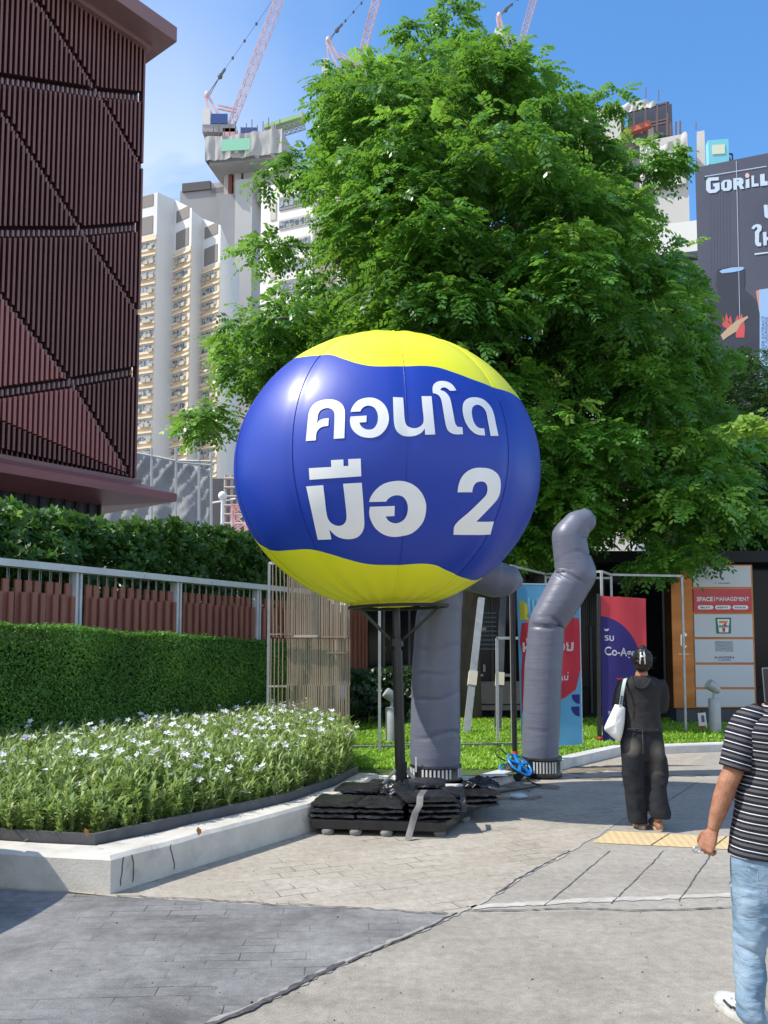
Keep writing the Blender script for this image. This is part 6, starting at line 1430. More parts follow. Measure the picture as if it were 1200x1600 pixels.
for i in order[:95]:
    e = Vector(C0[i]); zs = [q.z for q in tp3]; zb = max(3.2, min(topp.z-.5, e.z - rnd.uniform(.8, 3.0))); xb = np.interp(zb, zs, [q.x for q in tp3]); b0 = Vector((float(xb), TYc, zb)); ln = (e-b0).length
    if ln < .8: continue
    r0 = min(.12, .022*ln + .012); mid = b0.lerp(e, .5) + Vector((rnd.uniform(-.2,.2)*ln*.3, rnd.uniform(-.2,.2)*ln*.3, .10*ln)); q3 = b0.lerp(e, .8) + Vector((rnd.uniform(-.1,.1)*ln*.3, 0, .08*ln))
    m.tube([b0, mid, q3, e], [r0, r0*.6, r0*.35, .008], 7)
m.build('limbs', m_bark, tree, smooth=True)
# darker trees at the right, behind the storefront roof
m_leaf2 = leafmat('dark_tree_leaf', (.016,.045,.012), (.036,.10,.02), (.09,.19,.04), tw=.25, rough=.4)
def small_tree(label, outline, Yc, dmax, base_px, top_px, ncl, per, r, mat, tint, seed, Ls=.30, ll=.10, lw=.035):
    b = at(base_px, 1000, Yc); b.z = 0; t_ = empty('broadleaf_tree', b, label, 'tree'); o, C1 = crown(outline, Yc, dmax, ncl, per, r, Ls, 4, lw, ll, .2, mat, t_, tint, .06, seed)
    m = MB(); tp = at(top_px[0], top_px[1], Yc); pts = [b - Vector((0,0,.1)), b.lerp(tp, .45) + Vector((.25,0,0)), tp]; m.tube(pts, [.24,.17,.05], 10); m.build('trunk', m_bark, t_, smooth=True)
    m = MB(); rnd = random.Random(seed)
    for i in range(0, len(C1), max(1, len(C1)//26)):
        e = Vector(C1[i]); zb = max(2.5, min(tp.z-.4, e.z - rnd.uniform(.6, 2))); f = (zb-b.z)/(tp.z-b.z); b0 = b.lerp(tp, f); m.tube([b0, b0.lerp(e,.55)+Vector((0,0,.25)), e], [.06,.035,.008], 6)
    m.build('limbs', m_bark, t_, smooth=True)
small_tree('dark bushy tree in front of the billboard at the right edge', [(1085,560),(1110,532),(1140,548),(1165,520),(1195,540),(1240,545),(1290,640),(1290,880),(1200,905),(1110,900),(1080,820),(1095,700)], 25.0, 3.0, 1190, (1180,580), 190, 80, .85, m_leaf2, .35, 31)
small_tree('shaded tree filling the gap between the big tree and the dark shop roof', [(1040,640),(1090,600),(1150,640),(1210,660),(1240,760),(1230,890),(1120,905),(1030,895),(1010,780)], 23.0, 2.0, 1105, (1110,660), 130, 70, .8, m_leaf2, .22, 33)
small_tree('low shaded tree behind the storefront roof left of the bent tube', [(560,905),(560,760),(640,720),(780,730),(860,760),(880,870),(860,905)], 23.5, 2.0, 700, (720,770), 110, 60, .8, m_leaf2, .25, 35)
# lit branch reaching in from the right
m_leaf3 = leafmat('lit_branch_leaf', (.10,.20,.02), (.24,.42,.04), (.40,.55,.08), tcol=(.4,.6,.05), tw=.45, rough=.45)
bY = 10.6; b = at(1420,1150,bY); b.z = 0; nb = empty('broadleaf_tree', b, 'sunlit yellow green leafy branch reaching in from the right edge', 'tree')
tipb = at(1148,668,bY); m = MB(); fork = at(1400,690,bY); m.tube([b, at(1412,900,bY), fork, at(1390,500,bY)], [.16,.13,.10,.04], 10); m.build('trunk', m_bark, nb, smooth=True)
m = MB(); m.tube([fork, at(1290,655,bY), at(1210,650,bY), tipb], [.06,.035,.018,.006], 7); m.build('limbs', m_bark, nb, smooth=True)
pp = []; rnd = random.Random(6)
for i in range(130):
    f = rnd.random(); q = Vector(at(1148 + (1330-1148)*f, 664 - 10*math.sin(f*3) + rnd.uniform(-6, 20 + 40*f*(rnd.random()**2)), bY)); q.y += rnd.uniform(-.35,.35); pp.append(q)
pp = np.array(pp); nm = np.stack([rng.normal(-.2,.4,len(pp)), rng.normal(-.3,.4,len(pp)), rng.uniform(.3,1.2,len(pp))],1)
V, Fq, ts = rosettes(pp, nm, .085, 6, np.clip(rng.normal(.5,.18,len(pp)),0,1)); np_mesh('crown', V - np.array(nb.location)[None], Fq, m_leaf3, nb, tint=ts)
# ================================================================== PEOPLE
m_skin = M('skin', (.40,.19,.11), .5, col2=(.29,.125,.07), vs=22, spec=.35, bump=.25, bs=170)
m_hair = M('black_hair', (.012,.010,.010), .42, spec=.4, bump=.12, bs=160, stretch=(1,1,.3))
def cspline(keys, n):
    """Catmull-Rom through rows of numbers"""
    K_ = np.array(keys, float); out = []
    for i in range(len(K_)-1):
        p0, p1, p2, p3 = K_[max(i-1,0)], K_[i], K_[i+1], K_[min(i+2,len(K_)-1)]
        for j in range(n):
            u = j/n; out.append(.5*((2*p1) + (-p0+p2)*u + (2*p0-5*p1+4*p2-p3)*u*u + (-p0+3*p1-3*p2+p3)*u**3))
    out.append(K_[-1]); return out
def px_sections(rows, Y):
    """rows (py, xl, xr, depth radius, dy) in photograph pixels at distance Y -> (cx, cy, cz, rx, ry)"""
    out = []
    for py, xl, xr, ry, dy in rows:
        a, b = at(xl, py, Y+dy), at(xr, py, Y+dy); c = (a+b)/2; out.append((c.x, Y+dy, c.z, (b.x-a.x)/2, ry))
    return out
def body_loft(m, secs, sub=6, n=40, fold=0.0, fs=(7,10), seed=0, ex=2.3, drop=None):
    rings = []
    for (cx, cy, cz, rx, ry) in cspline(secs, sub):
        ring = []
        for j in range(n):
            a = 2*math.pi*j/n; ca, sa = math.cos(a), math.sin(a); x = math.copysign(abs(ca)**(2/ex), ca); y = math.copysign(abs(sa)**(2/ex), sa); k = 1.0
            if fold:
                q = Vector((x*rx*fs[0] + seed, y*ry*fs[0], cz*fs[1] + x*1.2)); f_ = mnoise.noise(q) ; f2 = abs(mnoise.noise(Vector((x*rx*fs[0]*2 + cz*6, y*ry*6 + seed*2, cz*fs[1]*1.6)))); k = 1 + fold*(f_ - 1.2*(f2-.25))/max(rx, .04)
            ring.append((cx + x*rx*k, cy + y*ry*k, cz + (drop(x) if drop else 0)))
        rings.append(ring)
    m.loft(rings)
def hand(m, w, a, s, nr, curl, thumb_curl=.5, k=1.0):
    """palm and five bent fingers: wrist w, along a, thumb side s, palm facing nr"""
    w = Vector(w); a = Vector(a).normalized(); s = Vector(s); s = (s - a*s.dot(a)).normalized(); n2 = Vector(nr); nr = (n2 - a*n2.dot(a) - s*n2.dot(s)).normalized()
    def ell(c, rs, rn): return [c + s*rs*math.cos(2*math.pi*j/14) + nr*rn*math.sin(2*math.pi*j/14) for j in range(14)]
    m.loft([ell(w - a*.02*k, .025*k, .019*k), ell(w, .026*k, .019*k), ell(w + a*.03*k, .036*k, .019*k), ell(w + a*.065*k, .042*k, .017*k), ell(w + a*.088*k, .040*k, .013*k), ell(w + a*.096*k, .034*k, .008*k)])
    for off, ln, r in ((.031,.068,.0088),(.0105,.078,.0092),(-.0105,.072,.0088),(-.030,.056,.0078)):
        p = w + a*.082*k + s*off*k; d = a.copy(); pts = [p - a*.015*k, p]
        for j, fr in enumerate((.46,.30,.24)):
            c_ = curl*(.75 if j == 0 else 1.1); d = (d*math.cos(c_) + nr*math.sin(c_) if j == 0 else d*math.cos(c_) + d.cross(s).cross(d)*0 + (nr*d.dot(a) - a*d.dot(nr))*math.sin(c_)).normalized()
            q = pts[-1] + d*ln*fr*k; pts += [pts[-1].lerp(q, .55), q]
        m.tube(pts, [r*k]*2 + [r*k*(1 - .05*i) for i in range(len(pts)-2)], 9)
    p = w + a*.022*k + s*.026*k; d = (a*.62 + s*.62 + nr*.35).normalized(); pts = [p]
    for j, fr in enumerate((.034,.032,.026)):
        pts.append(pts[-1] + d*fr*k); d = (d + (a*.5 - s*.75 + nr*.7)*thumb_curl*(j+1)*.5).normalized()
    m.tube(pts, [.015*k,.0125*k,.0105*k,.008*k], 9)
def head(m, c, hgt, fwd=Vector((0,1,0))):
    """head with face: c centre, hgt chin to crown"""
    k = hgt/.23; side = Vector((fwd.y, -fwd.x, 0)); 
    Mx = Matrix((( side.x, fwd.x, 0), (side.y, fwd.y, 0), (0,0,1)))
    def T(x, y, z): return Vector(c) + Mx @ Vector((x, y, z))*k
    rings = []
    for z, rx, ry, oy in ((-.115,.025,.022,.050),(-.108,.042,.045,.040),(-.085,.055,.068,.022),(-.05,.066,.085,.008),(-.01,.073,.094,.0),(.03,.077,.098,-.004),(.065,.074,.094,-.008),(.092,.060,.076,-.010),(.108,.038,.048,-.012),(.115,.012,.015,-.012)):
        rings.append([T(rx*math.cos(2*math.pi*j/24), oy + ry*math.sin(2*math.pi*j/24), z) for j in range(24)])
    m.loft(rings)
    m.tube([T(0,.088,.012), T(0,.108,-.018), T(0,.115,-.034), T(0,.098,-.042)], [.008*k,.012*k,.016*k,.009*k], 8)      # nose
    for sg in (-1, 1):
        m.ball(T(sg*.076,-.008,-.012), (.012*k,.020*k,.032*k), 8, 6)                                              # ears
        m.ball(T(sg*.031,.080,.006), (.014*k,.010*k,.009*k), 8, 5)                                                # eye lids
    m.tube([T(-.024,.083,-.062), T(0,.094,-.061), T(.024,.083,-.062)], [.005*k,.008*k,.005*k], 6); m.tube([T(-.020,.083,-.071), T(0,.093,-.072), T(.020,.083,-.071)], [.005*k,.008*k,.005*k], 6)
# ------------------------------------------------------------------ woman
WY = 7.47
def wx(X): return 940 + .2*X
def wy(Y_): return 990 + .2*Y_
def wrows(rows): return px_sections([(wy(y), wx(a), wx(b), ry, dy) for y, a, b, ry, dy in rows], WY)
wb0 = at(1016,1296,WY); wb0.z = 0
wom = empty('person', wb0, 'person in charcoal top and wide dark jeans walking away with a tote bag', 'person')
def WP(X, Y_, dy=0): return at(wx(X), wy(Y_), WY+dy)
m = MB()
nk = WP(312,330); head(m, WP(318,215,.01), .215); m.tube([WP(312,300), WP(312,345)], [.052,.062], 14)
body_loft(m, wrows([(345,235,400,.06,0),(385,180,450,.085,0),(480,190,446,.095,0),(620,205,435,.09,0),(740,190,455,.10,0),(830,170,465,.11,0),(930,175,470,.10,0)]), 3, 20)
for sg in (0, 1):
    pts = ([WP(175,385), WP(138,480), WP(128,560), WP(165,590,.13), WP(215,570,.22)], [WP(462,385), WP(484,480), WP(478,580), WP(455,560,.13), WP(400,530,.22)])[sg]
    m.tube(pts, [.045,.040,.036,.030,.025], 10); d = (pts[-1]-pts[-2]).normalized(); hand(m, pts[-1], d, Vector((0,0,1)), Vector((1 if sg == 0 else -1, -.2, 0)), .5, k=.88)
for (hx, kx, ax, az_, dy) in ((240,258,300,1490,0.0),(415,430,440,1475,-.10)):
    m.tube([WP(hx,900), WP(kx,1200, dy*.4), WP(ax,1440, dy), WP(ax+8,1500, dy+.01)], [.085,.055,.036,.034], 12)
    m.ball(WP(ax+10,1505,dy-.01), (.036,.045,.045), 10, 7)
o = m.build('body', m_skin, wom, smooth=True); remesh(o, .008, 3)
m_top = M('charcoal_jersey', (.010,.0095,.010), .85, col2=(.015,.014,.0145), vs=6)
m = MB(); body_loft(m, wrows([(762,170,474,.135,0),(740,172,468,.13,0),(700,180,462,.125,0),(620,188,452,.118,0),(540,186,454,.118,0),(460,172,466,.12,0),(400,152,480,.112,0),(365,178,458,.10,.0),(342,222,412,.078,0),(328,252,372,.062,0)]), 8, 48, .006, (6,14), 2)
m.tube([WP(185,375), WP(150,440), WP(130,520), WP(124,560), WP(140,592,.09), WP(180,592,.17)], [.056,.054,.050,.048,.046,.040], 16)
m.tube([WP(448,372), WP(474,430), WP(486,500), WP(478,585), WP(462,590,.08), WP(420,560,.17)], [.056,.054,.050,.048,.046,.040], 16)
o = m.build('top', m_top, wom, smooth=True); remesh(o, .009, 4); displace(o, .09, .012)
m = MB(); U = [WP(236,338,-.05), WP(245,375,-.098), WP(268,408,-.118), WP(305,428,-.125), WP(340,420,-.124), WP(366,392,-.115), WP(386,345,-.06)]
m.tube(cspline([tuple(q) for q in U], 4), .013, 8); ctr = WP(310,360,-.10)
m.loft([[q for q in [Vector(p) for p in cspline([tuple(q) for q in U], 4)]], [Vector(p).lerp(ctr, .55) + Vector((0,-.008,0)) for p in cspline([tuple(q) for q in U], 4)], [Vector(p).lerp(ctr, .92) + Vector((0,.015,0)) for p in cspline([tuple(q) for q in U], 4)]], cap=False, closed=False)
m.build('hood', m_top, wom, smooth=True)
m = MB(); m.tube([WP(268,333,.0), WP(312,327,-.06), WP(356,333,.0)], .010, 8); m.build('red_collar', M('red_cloth', (.35,.02,.02), .8), wom, smooth=True)
m_jean, t, p = nt('faded_black_denim'); tcn = t.nodes.new('ShaderNodeTexCoord'); prev = None
base = t.nodes.new('ShaderNodeTexNoise'); base.inputs['Scale'].default_value = 9; base.inputs['Detail'].default_value = 6; t.links.new(tcn.outputs['Object'], base.inputs['Vector'])
mix = t.nodes.new('ShaderNodeMixRGB'); mix.inputs[1].default_value = (.014,.0155,.019,1); mix.inputs[2].default_value = (.022,.024,.029,1); t.links.new(base.outputs['Fac'], mix.inputs[0]); cur = mix.outputs[0]
for X, Y_, rx, rz, colr in ((215,880,.055,.075,(.15,.135,.115,1)),(405,905,.065,.085,(.17,.15,.12,1)),(400,1030,.05,.10,(.09,.08,.066,1))):
    q = WP(X, Y_) - Vector(wom.location); mp_ = t.nodes.new('ShaderNodeMapping'); mp_.vector_type = 'TEXTURE'; mp_.inputs['Location'].default_value = (q.x, -.10, q.z); mp_.inputs['Scale'].default_value = (rx*1.3, .5, rz*1.3); g_ = t.nodes.new('ShaderNodeTexGradient'); g_.gradient_type = 'SPHERICAL'
    x_ = t.nodes.new('ShaderNodeMixRGB'); x_.inputs[2].default_value = colr; t.links.new(tcn.outputs['Object'], mp_.inputs[0]); t.links.new(mp_.outputs[0], g_.inputs[0]); t.links.new(g_.outputs[0], x_.inputs[0]); t.links.new(cur, x_.inputs[1]); cur = x_.outputs[0]
t.links.new(cur, p.inputs['Base Color']); p.inputs['Roughness'].default_value = .9; p.inputs['Specular IOR Level'].default_value = .2
m = MB(); body_loft(m, wrows([(735,180,466,.115,0),(790,160,472,.128,0),(850,153,480,.135,0),(930,156,488,.128,0),(985,170,478,.11,0)]), 6, 44, .003, (5,8), 4)
body_loft(m, wrows([(930,155,322,.115,0),(1000,158,328,.11,0),(1100,165,335,.10,0),(1200,182,342,.095,0),(1300,195,348,.092,0),(1400,208,353,.092,0),(1476,219,357,.092,0)]), 8, 32, .008, (7,9), 6)
body_loft(m, wrows([(930,325,488,.115,0),(1000,332,502,.11,0),(1080,340,514,.10,-.01),(1150,354,507,.095,-.03),(1220,370,500,.09,-.05),(1300,372,510,.092,-.07),(1380,374,530,.095,-.09),(1440,390,532,.095,-.10)]), 8, 32, .010, (7,9), 8)
o = m.build('jeans', m_jean, wom, smooth=True); remesh(o, .009, 3); displace(o, .12, .014)
m = MB(); m.tube([WP(318,742,-.128), WP(322,850,-.142), WP(326,940,-.128)], .0035, 5); 
for (a, b) in (((205,745),(300,740)),((345,745),(445,750))): m.tube([WP(*a,-.118), WP(*b,-.122)], .003, 4)
m.build('seam_stitches', M('stitching', (.06,.06,.066), .8), wom)
m = MB(); hc = WP(318,205,-.005); m.ball(hc, (.088,.103,.108), 26, 16); m.ball(WP(322,120,-.055), (.036,.034,.036), 14, 9); m.ball(WP(322,180,-.075), (.060,.045,.085), 16, 10); m.ball(WP(316,262,-.04), (.066,.055,.04), 16, 9)
o = m.build('hair', m_hair, wom, smooth=True); remesh(o, .007, 3); displace(o, .03, .008)
m = MB(); rh = random.Random(23); kn_ = WP(320,172,-.118)
for k in range(120):        # combed strands gathered under the clip, a few flyaways
    a = rh.uniform(-2.75, -.4); z = rh.uniform(-.085, .075); rr_ = math.sqrt(max(.05, 1-(z/.112)**2)); p0 = hc + Vector((.089*rr_*math.cos(a), .104*rr_*math.sin(a), z)); tgt = kn_ + Vector((rh.uniform(-.03,.03), rh.uniform(-.006,.004), rh.uniform(-.05,.06)))
    mid = p0.lerp(tgt, .5); mid = hc + (mid-hc).normalized()*max((mid-hc).length, .112); m.tube([p0, p0.lerp(mid,.5)+(p0-hc).normalized()*.006, mid, tgt], [.0022,.003,.003,.002], 4)
for k in range(26):
    a = rh.uniform(-3.0, -.1); z = rh.uniform(-.10, .10); rr_ = math.sqrt(max(.05, 1-(z/.115)**2)); p0 = hc + Vector((.088*rr_*math.cos(a), .10*rr_*math.sin(a), z)); d_ = (p0-hc).normalized(); m.tube([p0, p0 + d_*.012 + Vector((rh.uniform(-.01,.01),0,.006)), p0 + d_*.02 + Vector((rh.uniform(-.025,.025),0,rh.uniform(-.02,.025)))], [.0014,.0011,.0006], 3)
m.build('hair_strands', M('hair_strand', (.03,.024,.022), .4, spec=.5), o, smooth=True)
m_clip = M('silver_clip', (.72,.71,.70), .25, .6); m = MB()
for X_0, sgn in ((304,-1),(334,1)):
    m.tube([WP(X_0+sgn*-6,130,-.11), WP(X_0,165,-.125), WP(X_0+sgn*1,205,-.123), WP(X_0+sgn*6,228,-.115), WP(X_0+sgn*1,240,-.115)], [.007,.008,.008,.007,.004], 7)
m.tube([WP(304,178,-.126), WP(334,178,-.126)], .008, 7); m.build('hair_clip', m_clip, o, smooth=True)
m_clog = M('brown_suede', (.17,.105,.06), .85, col2=(.23,.16,.10), vs=20); m_sole = M('tan_sole', (.40,.32,.23), .7)
for X0, Y0, dy, wd in ((316,1528,-.02,48),(450,1510,-.10,58)):
    c = WP(X0, Y0, dy); c.z = max(c.z, .03); m = MB(); rings = []
    for yy, rx, hz in ((-.09,.020,.035),(-.08,.034,.055),(-.04,.040,.05),(.02,.042,.055),(.08,.047,.06),(.13,.043,.045),(.155,.022,.03)):
        rings.append([(c.x + rx*math.cos(2*math.pi*j/18), c.y + yy + .05, .028 + (0 if X0 < 400 else .012) + max(0, math.sin(2*math.pi*j/18))*hz) for j in range(18)])
    m.loft(rings); s_ = m.build('shoe', m_clog, wom, smooth=True)
    m = MB(); m.loft([[(c.x + k_*.044*math.cos(2*math.pi*j/22), c.y + .085 + .135*math.sin(2*math.pi*j/22), z_) for j in range(22)] for z_, k_ in ((.002,.96),(.006,1.0),(.03,1.0),(.034,.95))]); m.build('sole', m_sole, s_, smooth=40)
# tote bag on her shoulder
m_tote = M('white_canvas', (.74,.74,.72), .8, col2=(.66,.66,.64), vs=8, bump=.15, bs=40)
bg_ = empty('tote_bag', WP(95,840,-.06), 'slouching white canvas tote bag hanging from the person\'s left shoulder', 'bag')
outl = [(105,552),(150,560),(185,580),(183,640),(176,720),(160,800),(142,850),(90,815),(45,775),(20,745),(35,700),(70,625)]
ol = smooth_poly(outl, 3, 60); cen = Vector((110,710)); m = MB(); rings = []
for dz, k in ((-.075,.0),(-.072,.45),(-.055,.8),(-.025,.97),(0,1.0),(.03,.97),(.06,.8),(.075,.4),(.078,.0)):
    rings.append([WP(cen.x + (q.x-cen.x)*max(k,.02), cen.y + (q.y-cen.y)*max(k,.02), -.04 + dz + .018*mnoise.noise(Vector((q.x*.02*k, q.y*.012*k, dz*9)))*(1 if abs(dz) > .02 else .4)) for q in ol])
m.loft(rings); m.build('bag_body', m_tote, bg_, smooth=True)
def strap_(pts, w, mat):
    m = MB(); P = [Vector(q) for q in pts]; ux = Vector((1,0,0)); m.loft([[p - ux*w/2 + Vector((0,-.0,0)), p + ux*w/2, p + ux*w/2 + Vector((0,.004,0)), p - ux*w/2 + Vector((0,.004,0))] for p in P]); return m
s_ = strap_(cspline([tuple(q) for q in (WP(202,345,.03), WP(188,352,-.03), WP(178,378,-.085), WP(166,440,-.115), WP(156,510,-.11), WP(148,575,-.10))], 4), .028, None).build('strap', M('mint_strap', (.50,.60,.54), .8), bg_, smooth=40)
m = MB()
for k in range(5): q = WP(159 - k*1.6, 492 + k*14, -.116); m.box(q, (.020,.004,.010), ry=R(20*(-1)**k))
m.build('strap_print', m_navy, s_)
strap_(cspline([tuple(q) for q in (WP(202,345,.06), WP(180,365,.10), WP(165,450,.11), WP(150,570,.03))], 4), .028, None).build('strap', bpy.data.materials['mint_strap'], bg_, smooth=40)
# ------------------------------------------------------------------ man at the right edge
MY = 3.68
man = empty('person', (at(1205,1600,MY).x, MY, 0), 'person in striped T-shirt and pale blue jeans walking at the right edge', 'person')
def A2(X, Y_, dy=0): return at(1040+.2*X, 1020+.2*Y_, MY+dy)          # crop coordinates of the arm
def MP(px, py, dy=0): return at(px, py, MY+dy)
m = MB(); head(m, MP(1234,1052,.03), .225); m.tube([MP(1232,1085), MP(1230,1120)], [.058,.065], 14)
body_loft(m, px_sections([(1112,1190,1268,.07,0),(1135,1160,1296,.10,0),(1200,1168,1286,.11,0),(1300,1160,1288,.11,0),(1380,1155,1290,.11,0)], MY), 3, 20)
arm = [MP(1168,1128), MP(1156,1165), A2(530,920), A2(487,1010), A2(447,1130,.01), A2(405,1260,.02), A2(372,1375,.03)]
m.tube(arm, [.055,.050,.0435,.0425,.0415,.034,.0245], 18); 
wd_ = (arm[-1]-arm[-2]).normalized(); hand(m, A2(370,1385,.03), (wd_*.9 + Vector((-.22,-.12,-.1))).normalized(), Vector((-.55,.75,0)), Vector((.75,.62,-.2)), 1.22, .55, 1.0)
arm2 = [MP(1290,1130), MP(1304,1200,.05), MP(1306,1222,.1), MP(1270,1165,.22), MP(1232,1120,.32)]
m.tube(arm2, [.052,.045,.042,.036,.026], 14); hand(m, MP(1231,1118,.32), Vector((-.35,.12,.9)), Vector((-.9,.1,-.2)), Vector((-.25,.9,0)), .62, .3, 1.0)
for (pts, rr_) in (([MP(1180,1370), MP(1176,1480), MP(1172,1575), MP(1170,1592)], [.06,.045,.036,.034]), ([MP(1262,1370,.0), MP(1262,1460,.25), MP(1262,1530,.35), MP(1262,1545,.36)], [.06,.045,.036,.034])): m.tube(pts, rr_, 12)
o = m.build('body', m_skin, man, smooth=True); remesh(o, .0030, 2)
m_str, t, p = nt('striped_jersey'); N_ = t.nodes.new; K = t.links.new
def stripes(name, vec, period, off):
    m_, t, p = nt(name); N_ = t.nodes.new; K = t.links.new
    tcn = N_('ShaderNodeTexCoord'); dp_ = N_('ShaderNodeVectorMath'); dp_.operation = 'DOT_PRODUCT'; dp_.inputs[1].default_value = vec; K(tcn.outputs['Object'], dp_.inputs[0])
    dv = N_('ShaderNodeMath'); dv.operation = 'MULTIPLY_ADD'; dv.inputs[1].default_value = 1/period; dv.inputs[2].default_value = off; K(dp_.outputs['Value'], dv.inputs[0]); fr = N_('ShaderNodeMath'); fr.operation = 'FRACT'; K(dv.outputs[0], fr.inputs[0])
    cr_ = N_('ShaderNodeValToRGB'); cr_.color_ramp.interpolation = 'CONSTANT'; e = cr_.color_ramp.elements; e[0].position = 0; e[0].color = (.60,.61,.64,1); e[1].position = .095; e[1].color = (.012,.013,.019,1)
    for ps, cl_ in ((.44,(.085,.08,.085,1)),(.74,(.012,.013,.019,1))): q = e.new(ps); q.color = cl_
    nz_ = N_('ShaderNodeTexNoise'); nz_.inputs['Scale'].default_value = 160; K(tcn.outputs['Object'], nz_.inputs['Vector']); ov = N_('ShaderNodeMixRGB'); ov.blend_type = 'OVERLAY'; ov.inputs[0].default_value = .35; K(fr.outputs[0], cr_.inputs[0]); K(cr_.outputs[0], ov.inputs[1]); K(nz_.outputs['Fac'], ov.inputs[2]); K(ov.outputs[0], p.inputs['Base Color'])
    p.inputs['Roughness'].default_value = .85; p.inputs['Specular IOR Level'].default_value = .2; return m_
m_str = stripes('striped_jersey', (.10,0,1), .0385, .2)
rows = [(1340,1141,1300,.135,0),(1325,1142,1300,.135,0),(1290,1147,1298,.13,0),(1250,1153,1296,.125,0),(1210,1160,1294,.122,0),(1170,1160,1298,.122,0),(1140,1156,1303,.115,0),(1124,1168,1294,.10,0),(1112,1186,1278,.082,0),(1104,1203,1262,.068,0),(1098,1210,1254,.066,0)]
m = MB(); body_loft(m, px_sections(rows, MY), 9, 64, .010, (7,8), 5, 2.4, drop=lambda x: -.012*x); shirt = m.build('shirt', m_str, man, smooth=True); displace(shirt, .16, .02)
sd_ = (A2(535,900)-A2(640,500)).normalized()
def sleeve(pts, rad, nrm_, vec, name):
    m = MB(); P = [Vector(q) for q in cspline([tuple(q) for q in pts], 7)]; Rr = np.interp(np.linspace(0,1,len(P)), np.linspace(0,1,len(rad)), rad); n = 36; rings = []; N0 = Vector((0,1,0))
    for i, p_ in enumerate(P):
        t_ = (P[min(i+1,len(P)-1)]-P[max(i-1,0)]).normalized(); N1 = (N0 - t_*N0.dot(t_)).normalized(); B1 = t_.cross(N1)
        rings.append([p_ + (B1*math.cos(2*math.pi*j/n) + N1*math.sin(2*math.pi*j/n))*Rr[i]*(1 + .10*mnoise.noise(Vector((math.cos(2*math.pi*j/n)*1.5, math.sin(2*math.pi*j/n)*1.5 + i*.12, i*.10)))) for j in range(n)])
    rings += [[p_ + (c_-p_)*.14 for c_ in rings[-1] for p_ in [P[-1]]][:0]] if False else []
    m.loft(rings, cap=False); o = m.build('sleeve', stripes(name, vec, .0385, .55), shirt, smooth=True); md = o.modifiers.new('t','SOLIDIFY'); md.thickness = .003; md.offset = 1; return o
sleeve([MP(1190,1118), MP(1172,1128), MP(1161,1150), A2(575,760), A2(536,905)], [.052,.066,.068,.066,.063], None, tuple(-sd_), 'striped_sleeve')
sleeve([MP(1270,1118), MP(1288,1130), MP(1298,1160,.02), MP(1306,1196,.05)], [.052,.066,.067,.064], None, (.2,0,1), 'striped_sleeve_far')
m_den, t, p = nt('pale_denim'); N_ = t.nodes.new; K = t.links.new; tcn = N_('ShaderNodeTexCoord'); n1 = N_('ShaderNodeTexNoise'); n1.inputs['Scale'].default_value = 6; n1.inputs['Detail'].default_value = 7; K(tcn.outputs['Object'], n1.inputs['Vector'])
cr_ = N_('ShaderNodeValToRGB'); cr_.color_ramp.elements[0].position = .35; cr_.color_ramp.elements[0].color = (.12,.195,.275,1); cr_.color_ramp.elements[1].position = .66; cr_.color_ramp.elements[1].color = (.27,.36,.445,1); K(n1.outputs['Fac'], cr_.inputs[0]); K(cr_.outputs[0], p.inputs['Base Color']); p.inputs['Roughness'].default_value = .9; p.inputs['Specular IOR Level'].default_value = .2
n2 = N_('ShaderNodeTexNoise'); n2.inputs['Scale'].default_value = 1; n2.inputs['Detail'].default_value = 3; n2.inputs['Distortion'].default_value = 1.2; mp_ = N_('ShaderNodeMapping'); mp_.inputs['Scale'].default_value = (9,9,26); mp_.inputs['Rotation'].default_value = (0,R(22),0); b_ = N_('ShaderNodeBump'); b_.inputs['Strength'].default_value = .5; b_.inputs['Distance'].default_value = .02; K(tcn.outputs['Object'], mp_.inputs[0]); K(mp_.outputs[0], n2.inputs['Vector']); K(n2.outputs['Fac'], b_.inputs['Height']); K(b_.outputs[0], p.inputs['Normal'])
m = MB(); body_loft(m, px_sections([(1326,1146,1294,.115,0),(1350,1144,1296,.12,0),(1385,1146,1295,.12,0),(1420,1150,1290,.10,0)], MY), 5, 44, .003, (6,8), 3)
body_loft(m, px_sections([(1385,1145,1216,.105,0),(1420,1149,1207,.10,0),(1455,1149,1198,.09,0),(1480,1148,1193,.082,0),(1515,1151,1194,.078,-.02),(1545,1152,1192,.072,-.04),(1570,1152,1193,.07,-.05),(1592,1154,1194,.072,-.05)], MY), 10, 44, .008, (11,26), 11)
body_loft(m, px_sections([(1385,1222,1295,.105,0),(1430,1228,1292,.10,.10),(1470,1235,1288,.09,.24),(1510,1238,1286,.078,.33),(1545,1240,1284,.075,.36)], MY), 8, 36, .008, (11,22), 13)
o = m.build('jeans', m_den, man, smooth=True); remesh(o, .0065, 2)
m = MB(); m.tube([MP(1166,1352,-.128), MP(1184,1358,-.132), MP(1184,1378,-.13)], .003, 5); m.build('jeans_seams', M('denim_seam', (.20,.30,.40), .9), o)
m = MB(); q = MP(1177,1360,-.125); m.lathe((0,0,0), [(.018,-.004),(.02,0),(.018,.004)], 20); m.v = [(q.x+x_, q.y-z_, q.z+y_) for x_, y_, z_ in m.v]; m.build('pocket_patch', M('denim_patch', (.27,.38,.47), .9), o)
m_snk = M('white_sneaker', (.50,.51,.49), .75, col2=(.40,.41,.40), vs=25, bump=.3, bs=120); m_sol = M('sneaker_sole', (.55,.54,.50), .7, col2=(.42,.41,.38), vs=18); m_snk2 = M('black_trim', (.03,.03,.035), .6); m_snk3 = M('grey_trim', (.33,.35,.36), .6)
